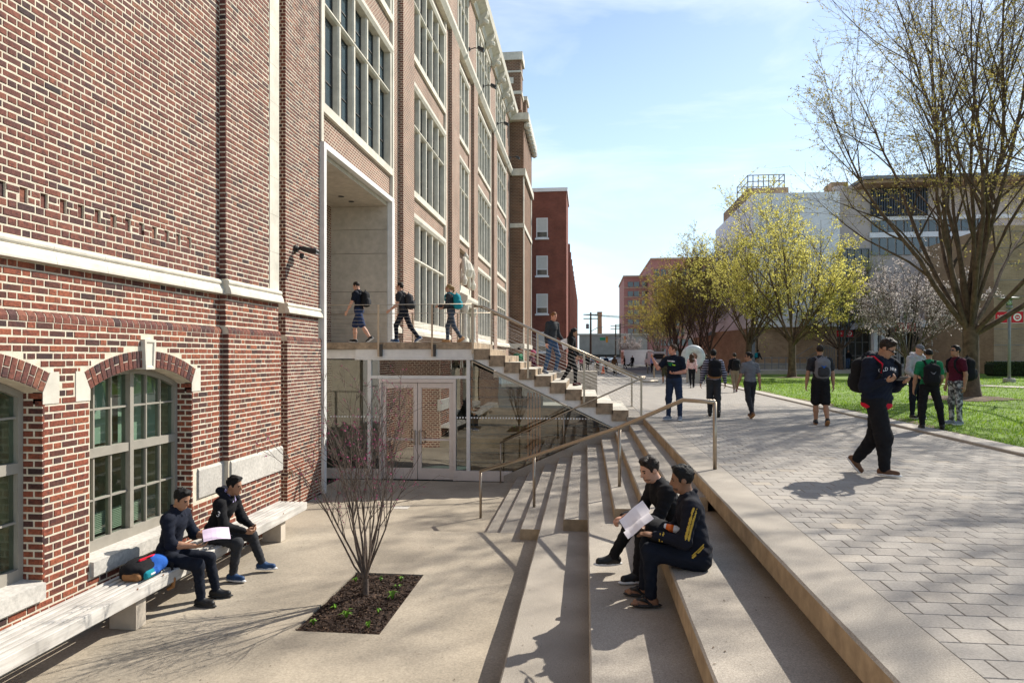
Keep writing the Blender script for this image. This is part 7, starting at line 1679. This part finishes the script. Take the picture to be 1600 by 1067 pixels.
# -- two sitting on the wall behind the stair
wall_s = MB().box(-4.6, 0.4, 23.7, 24.5, 0.0, 1.02); solo('low_wall', wall_s, 'concrete_wall', 'low concrete wall behind the deck stair under two seated people', 'wall')
sit = dict(spine=(0,0.25,1), legs=[((0.1,1,-0.1),(0,0.05,-1)),((-0.1,1,-0.1),(0,0.05,-1))], arms=[((0.12,0.2,-1),(-0.2,0.95,-0.1)),((-0.12,0.2,-1),(0.2,0.95,-0.1))])
person('dark haired person in green top sitting on the wall behind the deck stair', (at_d(806,560,24.2)[0], 24.0, 0), 120, 1.7, dict(sit, head=(0,-15)), dict(top='c_green', hair='hair_black', skin='skin_tan', sleeve='long'), vox=0.02, seat=1.02)
person('person in maroon top and pink cap sitting on the wall behind the deck stair', (at_d(826,560,24.2)[0], 24.0, 0), 110, 1.62, dict(sit, head=(0,-15)), dict(top='c_maroon', hair='hair_dark', cap=('c_pink',), skin='skin_light', sleeve='long', style='none'), vox=0.02, seat=0.95)
# -- the plaza
def tee_print(S, J):
    k = J['k']; c = J['P'] + J['U']*0.38*k + J['F']*0.118*J['bk']
    for (a, b, z, m_) in ((-0.06,0.10,0.03,'c_white'),(-0.02,0.09,-0.02,'c_green'),(-0.08,-0.03,-0.06,'c_lime'),(0.02,0.07,-0.06,'c_green')): S.cone(m_, c + J['R']*a*k + J['U']*z*k, c + J['R']*b*k + J['U']*(z+0.015)*k, 0.016*k, 0.012*k, k=0.0)
oK, JK = person('man in navy printed tee with one arm raised standing on the plaza', gxy(1053, 657), 212, 1.80, dict(spine=(0,0.0,1), legs=[((0.08,0.04,-1),(0.02,-0.02,-1)),((-0.10,-0.04,-1),(0,-0.05,-1))], feet=[(0.35,1,0),(-0.25,1,0)], arms=[((0.55,0.45,-0.75),(0.40,0.35,1.0)),((-0.2,-0.1,-1),(0.55,0.85,-0.10))], palms=[(-0.5,-0.5,0.2),(0.3,0,1)], curl=[0.9,0.7], head=(50,4)), dict(skin='skin_red', hair='hair_brown', top='c_navy', bottom='c_jean', shoe='shoe_grey', bulk=1.10, extra=tee_print), vox=0.010)
oL, JL = person('man in striped sweater with black backpack walking away on the plaza', gxy(1115, 651), 2, 1.70, walk(0.20, -1, 0.12, 0.12, 0.05, arms=[((0.28,-0.05,-1),(0.15,0.25,-1)),((-0.30,0.05,-1),(-0.15,0.2,-1))]), dict(skin='skin_tan', hair='hair_black', style='thick', top='c_striped', sleeve='long', bottom='c_charcoal', loose=1.15, shoe='shoe_black', sole='sole_dark', bulk=1.12), vox=0.010)
backpack('black backpack with brown leather base on the striped sweater', JL, 'c_black', 'c_black', base='leather', size=(0.165,0.09,0.235), vox=0.010)
oM, JM = person('man in grey tee and sunglasses walking away toward the lawn', gxy(1172, 653), 342, 1.63, walk(0.22, 1, 0.25, 0.2, 0.02, head=(-62,0)), dict(skin='skin_tan', hair='hair_black', style='thick', top='c_grey', bottom='c_tee_dark', loose=1.1, shoe='shoe_brown', sole='sole_gum', glasses=True, bulk=1.0), vox=0.010)
oN, JN = person('person in black top walking away half hidden behind the grey tee', gxy(1148, 613), 355, 1.68, walk(0.2, 1, 0.1, 0.2, 0.04), dict(skin='skin_tan', hair='hair_dark', style='thick', top='c_black', bottom='c_khaki', shoe='shoe_maroon', sleeve='long'), vox=0.014)
backpack('black backpack of the person half hidden behind the grey tee', JN, 'c_black', 'c_black', vox=0.014)
oO, JO = person('man in black tee and shorts with grey backpack walking away along the lawn kerb', gxy(1282, 664), 6, 1.78, walk(0.17, -1, 0.05, 0.12, 0.03, arms=[((0.22,0.0,-1),(0.1,0.15,-1)),((-0.24,0.0,-1),(-0.1,0.15,-1))]), dict(skin='skin_tan', hair='hair_dark', top='c_tee_dark', bottom='c_black', leg='knee', loose=1.18, shoe='shoe_black', sole='sole_gum', bulk=1.04), vox=0.010)
backpack('grey and blue backpack of the man in shorts on the plaza', JO, 'c_grey', 'c_charcoal', trim='c_blue', vox=0.010, size=(0.16,0.09,0.23))
# -- the man with the phone
def red_hem(S, J):
    k = J['k']; S.ell('c_red', J['P'] + J['U']*-0.055*k, (0.166*J['bk'], 0.128*J['bk'], 0.075*k), np.array([J['R'], J['F'], J['U']]), k=0.0)
oP, JP = person('man in navy lettered hooded sweatshirt looking at his phone while walking on the plaza', gxy(1370, 742), 122, 1.77,
    dict(spine=(0.03,0.10,1), twist=0.55, legs=[((0.0,0.22,-1),(0,0.02,-1)),((-0.02,-0.06,-1),(0,-0.72,-1))], feet=[(0.0,1,0.0),(0.02,0.62,-0.75)],
         arms=[((0.20,-0.06,-1),(-0.38,0.90,0.30)),((-0.20,-0.02,-1),(0.42,0.90,0.28))], palms=[(-0.3,-0.2,1),(0.3,-0.2,1)], curl=[0.75,0.75], head=(-26,-34)),
    dict(skin='skin_tan', hair='hair_dark', style='thick', top='c_navy', sleeve='long', bottom='c_black', loose=1.25, shoe='shoe_brown', sole='sole_white', hood='c_navy', glasses=True, bulk=1.24, hemtop=0.01, extra=red_hem), vox=0.0085)
backpack('black backpack with red straps of the man looking at his phone', JP, 'c_black', 'c_black', size=(0.165,0.10,0.235), vox=0.010, wide=0.035)
m = MB(); k = JP['k']
for s in (1,):                                    # red strap edge over the near shoulder
    P_, U_, R_, F_ = JP['P'], JP['U'], JP['R'], JP['F']
    pts = [P_ + U_*0.535*k + R_*0.150*k*s - F_*0.07*k, P_ + U_*0.548*k + R_*0.155*k*s + F_*0.03*k, P_ + U_*0.47*k + R_*0.160*k*s + F_*(0.136*JP['bk']), P_ + U_*0.36*k + R_*0.168*k*s + F_*(0.136*JP['bk'])]
    m.tube([world_of(JP, p) for p in pts], 0.010, 8)
solo('backpack_strap', m, 'c_red', 'red shoulder strap of the backpack on the man with the phone', 'strap', smooth=True)
hp = (world_of(JP, JP[('wr',1)]) + world_of(JP, JP[('wr',-1)])) / 2
# phone just ahead of the wrists
fwd = np.array([math.sin(R(153)), math.cos(R(153)), 0]); ph = hp + fwd*0.10 + np.array([0,0,0.045])
rot = (Euler((0,0,-R(153))).to_matrix() @ Euler((R(35),0,0)).to_matrix())
solo('phone', MB().cbox(ph, (0.15,0.078,0.010), rot=np.array(rot), bevel=0.003), 'black_metal', 'black phone held in both hands by the man in the lettered sweatshirt', 'phone')
# -- three talking on the grass
def lz(px_, py_):
    p = at_z(px_, py_, 0.06); return (p[0], p[1], on_lawn(p[0], p[1]))
oQ, JQ = person('man in grey hooded sweatshirt and grey cap standing on the grass facing his friends', lz(1432, 654), 168, 1.76, dict(spine=(0,0.06,1), arms=[((0.2,0.05,-1),(-0.2,0.75,-0.35)),((-0.2,0.05,-1),(0.2,0.8,-0.3))], head=(-20,-24)), dict(skin='skin_light', hair='hair_dark', style='none', cap=('c_grey',), top='c_grey_light', sleeve='long', hood='c_grey_light', bottom='c_jean_dark', shoe='shoe_black', bulk=1.06), vox=0.011)
oR, JR = person('man in green tee with black backpack standing on the kerb with his back turned', lz(1452, 668), 12, 1.66, dict(spine=(0,0.02,1), legs=[((0.24,0.0,-1),(0.12,-0.04,-1)),((-0.10,0,-1),(-0.02,-0.03,-1))], arms=[((0.2,0.0,-1),(0.0,0.8,-0.7)),((-0.26,0.0,-1),(-0.1,0.2,-1))], head=(8,4)), dict(skin='skin_tan', hair='hair_black', style='buzz', top='c_green', bottom='c_black', loose=1.1, shoe='shoe_black', sole='sole_dark', bulk=1.06), vox=0.010)
backpack('black backpack on the man in the green tee', JR, 'c_black', 'c_black', trim='c_grey', vox=0.010, drop=0.05)
oS, JS = person('man in maroon tee and camouflage trousers standing on the grass by the big tree', lz(1493, 663), 258, 1.70, dict(spine=(0,-0.03,1), legs=[((0.06,0.02,-1),(0,-0.02,-1)),((-0.09,0.05,-1),(0,-0.05,-1))], arms=[((0.15,-0.05,-1),(0.05,0.25,-1)),((-0.2,-0.12,-1),(-0.05,0.15,-1))], head=(0,6)), dict(skin='skin_tan', hair='hair_black', style='thick', top='c_maroon', bottom='c_camo', shoe='shoe_grey', sole='sole_white', glasses=True, bulk=1.0), vox=0.011)
backpack('large black backpack on the man in the maroon tee', JS, 'c_black', 'c_tee_dark', size=(0.17,0.13,0.26), vox=0.011)
# -- farther off
def far(label, px_, py_, face, H, top, bottom, hair='hair_dark', style='short', z=0.0, bag=None, st=0.22, vox=0.022, skin='skin_tan', **kw):
    o, J = person(label, gxy(px_, py_, z), face, H, walk(st, 1 if px_ % 2 else -1), dict(dict(top=top, bottom=bottom, hair=hair, style=style, skin=skin, sleeve='long'), **kw), vox=vox)
    if bag: backpack(bag[1], J, bag[0], bag[0], vox=vox)
    return o
far('woman in floral top and black trousers walking away past the ring sculpture', 1081, 606, 0, 1.68, 'c_floral', 'c_black', 'hair_brown', 'long', fem=True, vox=0.014)
far('bare legged woman in olive dress on the plaza beside the man in the printed tee', 1039, 600, 190, 1.66, 'c_olive', 'c_olive', 'hair_brown', 'long', leg='knee', fem=True, hemtop=0.25, vox=0.016)
far('person in black beside the white ring sculpture', 1103, 598, 10, 1.7, 'c_black', 'c_black')
far('person in lilac top and dark trousers far down the plaza near the white van', 1020, 583, 180, 1.7, 'c_lilac', 'c_black', 'hair_dark', 'long', fem=True)
far('woman in brown jacket far down the plaza beside the orange cone', 960, 587, 20, 1.62, 'c_brown', 'c_black', 'hair_brown', 'long', fem=True)
far('person in pink top far off behind the stair rail', 909, 582, 200, 1.66, 'c_pink', 'c_black', vox=0.026)
far('person in black far off beside the pink top', 918, 580, 170, 1.7, 'c_black', 'c_black', vox=0.026)
far('person with red backpack far off beside the orange cone', 934, 583, 0, 1.66, 'c_charcoal', 'c_khaki', bag=('c_red', 'red backpack far off beside the orange cone'), vox=0.026)
far('person in dark blue jacket far off right of the orange cone', 947, 582, 350, 1.7, 'c_jean', 'c_jean_dark', vox=0.026)
far('person in dark coat crossing far off before the parked cars', 976, 576, 270, 1.72, 'c_black', 'c_black', vox=0.03)
far('person in black standing far off before the white box truck', 988, 575, 180, 1.74, 'c_black', 'c_black', vox=0.03)
far('man with teal backpack walking before the tan building', 1184, 577, 60, 1.75, 'c_tee_dark', 'c_khaki', bag=('c_teal', 'teal backpack of the man before the tan building'), z=0.42)
far('man in black jacket and jeans standing before the glass curtain wall', 1325, 577, 180, 1.74, 'c_black', 'c_jean_mid', z=0.42, st=0.03)
# ------------------------------------------------------------------ things people hold or carry
def sheet(c, u, v, w_, h_, fold=0.0): # one sheet with a slight curl
    c, u, v = np.array(c), nrm(u), nrm(v); n_ = np.cross(u, v); m = MB(); N = 6
    g = [[c + u*w_*(i/N-0.5) + v*h_*(j/N-0.5) + n_*(fold*math.sin(i/N*math.pi) + 0.004*math.sin(j*1.3)) for i in range(N+1)] for j in range(N+1)]
    for j in range(N):
        for i in range(N): m.quad(g[j][i], g[j][i+1], g[j+1][i+1], g[j+1][i])
    return m
M('paper', (0.80,0.78,0.82), rough=0.8, var=0.02); M('paper_pink', (0.72,0.58,0.72), rough=0.8, var=0.03)
M('print_grey', (0.45,0.45,0.50), rough=0.8, var=0.05)
wA = (world_of(JA, JA[('wr',1)]) + world_of(JA, JA[('wr',-1)]))/2
solo('paper_sheet', sheet(wA + np.array([0.16,0.03,0.07]), (0.82,0.57,0.0), (-0.50,0.72,0.42), 0.29, 0.21, 0.02), 'paper_pink', 'pale lilac sheet of paper held by the man in the navy shirt on the bench', 'paper', smooth=True)
wC = world_of(JC, JC[('wr',1)]); bc = wC + np.array([-0.14,-0.12,0.08])
book = thing('booklet', 'open white booklet held by the man in the striped jacket on the steps', 'booklet', tuple(bc - np.array([0,0,0.1])))
part('page', sheet(bc + np.array([-0.02,0.115,0.035]), (-0.25,0.95,0.25), (0.75,0.2,0.62), 0.215, 0.285, 0.014), 'paper', book, smooth=True)
part('page', sheet(bc + np.array([0.0,-0.10,0.0]), (-0.12,0.98,0.02), (0.75,0.05,0.62), 0.215, 0.285, -0.014), 'paper', book, smooth=True)
wH = world_of(JH, JH[('wr',-1)]); solo('paper_sheet', sheet(wH + np.array([0.06,-0.10,-0.10]), (0.9,-0.2,0.35), (0.3,0.1,-1), 0.21, 0.29, 0.02), 'paper', 'white paper carried by the red haired man on the stair', 'paper', smooth=True)
# satchel on the bench, bag and bottle on the steps
pS = np.array([-4.85, 7.06, Z_NEAR+0.46]); S = Soft(0.03); cz = pS + np.array([0,0,0.10])
S.ell('c_black', cz + [-0.02,-0.03,0.0], (0.15,0.23,0.105)); S.rbox('c_black', cz + [0.0,-0.02,-0.03], (0.10,0.16,0.02), 0.05); S.rbox('c_teal', cz + [0.09,-0.10,-0.045], (0.05,0.07,0.012), 0.035, k=0.0); S.ell('c_blue', cz + [0.06,0.10,0.0], (0.13,0.15,0.10)); S.ell('c_blue', cz + [0.10,-0.02,-0.04], (0.09,0.10,0.06)); S.rbox('leather', cz + [0.02,-0.20,-0.055], (0.07,0.03,0.006), 0.035, k=0.0)
S.chain('c_red', [cz + [0.04,-0.13,0.10], cz + [0.07,0.02,0.105], cz + [0.05,0.12,0.09]], 0.012, k=0.0); S.chain('c_black', [cz + [0.10,0.17,0.02], cz + [0.20,0.20,-0.03], cz + [0.22,0.2,-0.22], cz + [0.18,0.22,-0.30]], 0.014); S.chain('leather', [cz + [0.23,0.20,-0.20], cz + [0.21,0.21,-0.29], cz + [0.15,0.21,-0.32]], 0.02, k=0.0)
S.rbox('c_white', cz + [0.180,-0.10,-0.045], (0.0015,0.03,0.005), 0.003, k=0.0)
gs = ['c_black','c_teal','c_blue','leather','c_red','c_white']; tag(link('satchel', S.mesh('satchel', 0.009, {g: g for g in gs})), 'black and bright blue satchel with teal pocket lying on the bench', 'bag')
kc = world_of(JC, (JC[('kn',1)]+JC[('kn',-1)])/2); S = Soft(0.03); bz = kc + np.array([0.10,0.10,0.13])
S.ell('c_black', bz, (0.13,0.17,0.10)); S.ell('c_tee_dark', bz + [-0.06,0.12,-0.02], (0.12,0.09,0.13)); S.chain('c_black', [bz + [0.05,-0.15,0.02], bz + [0.12,-0.2,-0.06], bz + [0.16,-0.17,-0.16]], 0.012)
tag(link('shoulder_bag', S.mesh('shoulder_bag', 0.010, {'c_black':'c_black','c_tee_dark':'c_tee_dark'})), 'soft black bag on the lap of the man in the striped jacket', 'bag')
bt = thing('drink_bottle', 'small plastic bottle of orange drink with blue cap lying on the lap by the booklet', 'bottle', tuple(bz + np.array([0.03,-0.10,0.06])))
ax_ = nrm((0.9,-0.25,-0.12)); a0 = np.array(bt.location); 
part('bottle_body', MB().tube([a0, a0+ax_*0.01, a0+ax_*0.11, a0+ax_*0.145, a0+ax_*0.16], [0.028,0.033,0.033,0.016,0.014], 14), 'paint_white', bt, smooth=True)
part('label', MB().tube([a0+ax_*0.02, a0+ax_*0.085], 0.0345, 14), 'drink_orange', bt, smooth=True)
part('cap', MB().tube([a0+ax_*0.158, a0+ax_*0.182], 0.017, 12), 'plastic_blue', bt, smooth=True)
# lettering on the sweatshirt: each letter laid on the cloth
from mathutils.bvhtree import BVHTree
def letters(txt, J, o, size, arc, u_c, z_c, mat, span):
    me = o.data; vs_ = [v.co.copy() for v in me.vertices]; ps = [tuple(p.vertices) for p in me.polygons]; bvh = BVHTree.FromPolygons(vs_, ps)
    n = len(txt)
    for i, ch in enumerate(txt):
        t = (i - (n-1)/2)/((n-1)/2) if n > 1 else 0
        if n == 1: p = u_c[0]; dr = Vector(u_c[1])
        else: p = J['P'] + J['U']*(z_c + arc*(1-t*t))*J['k'] + J['R']*(u_c - (span+0.02)*t)*J['k'] + J['F']*0.3; dr = Vector(-J['F'] + J['R']*(0.12*t))
        hit = bvh.ray_cast(Vector(p), dr.normalized())
        if hit[0] is None: continue
        nn = Vector(nrm(np.array(hit[1])*0.6 - np.array(dr.normalized())*0.4)); up = Vector(J['U']); x_ = up.cross(nn).normalized(); y_ = nn.cross(x_)
        rot = Matrix((x_, y_, nn)).transposed() @ Matrix.Rotation(-t*0.42, 3, 'Z')
        tm = text_mesh(ch, size); tm.materials.append(MATS[mat]); tm.transform(Matrix.Translation(hit[0] + nn*0.004) @ rot.to_4x4()); part('letter', tm, None, o, local=True)
letters('OLD NAVY', JP, oP, 0.066, 0.026, 0.0, 0.385, 'c_white', 0.13)
sb = JB[('sh',1)]*0.6 + JB[('el',1)]*0.4
letters('3', JB, oB, 0.10, 0, (sb + JB['R']*0.3, -JB['R']), 0, 'c_white', 0)
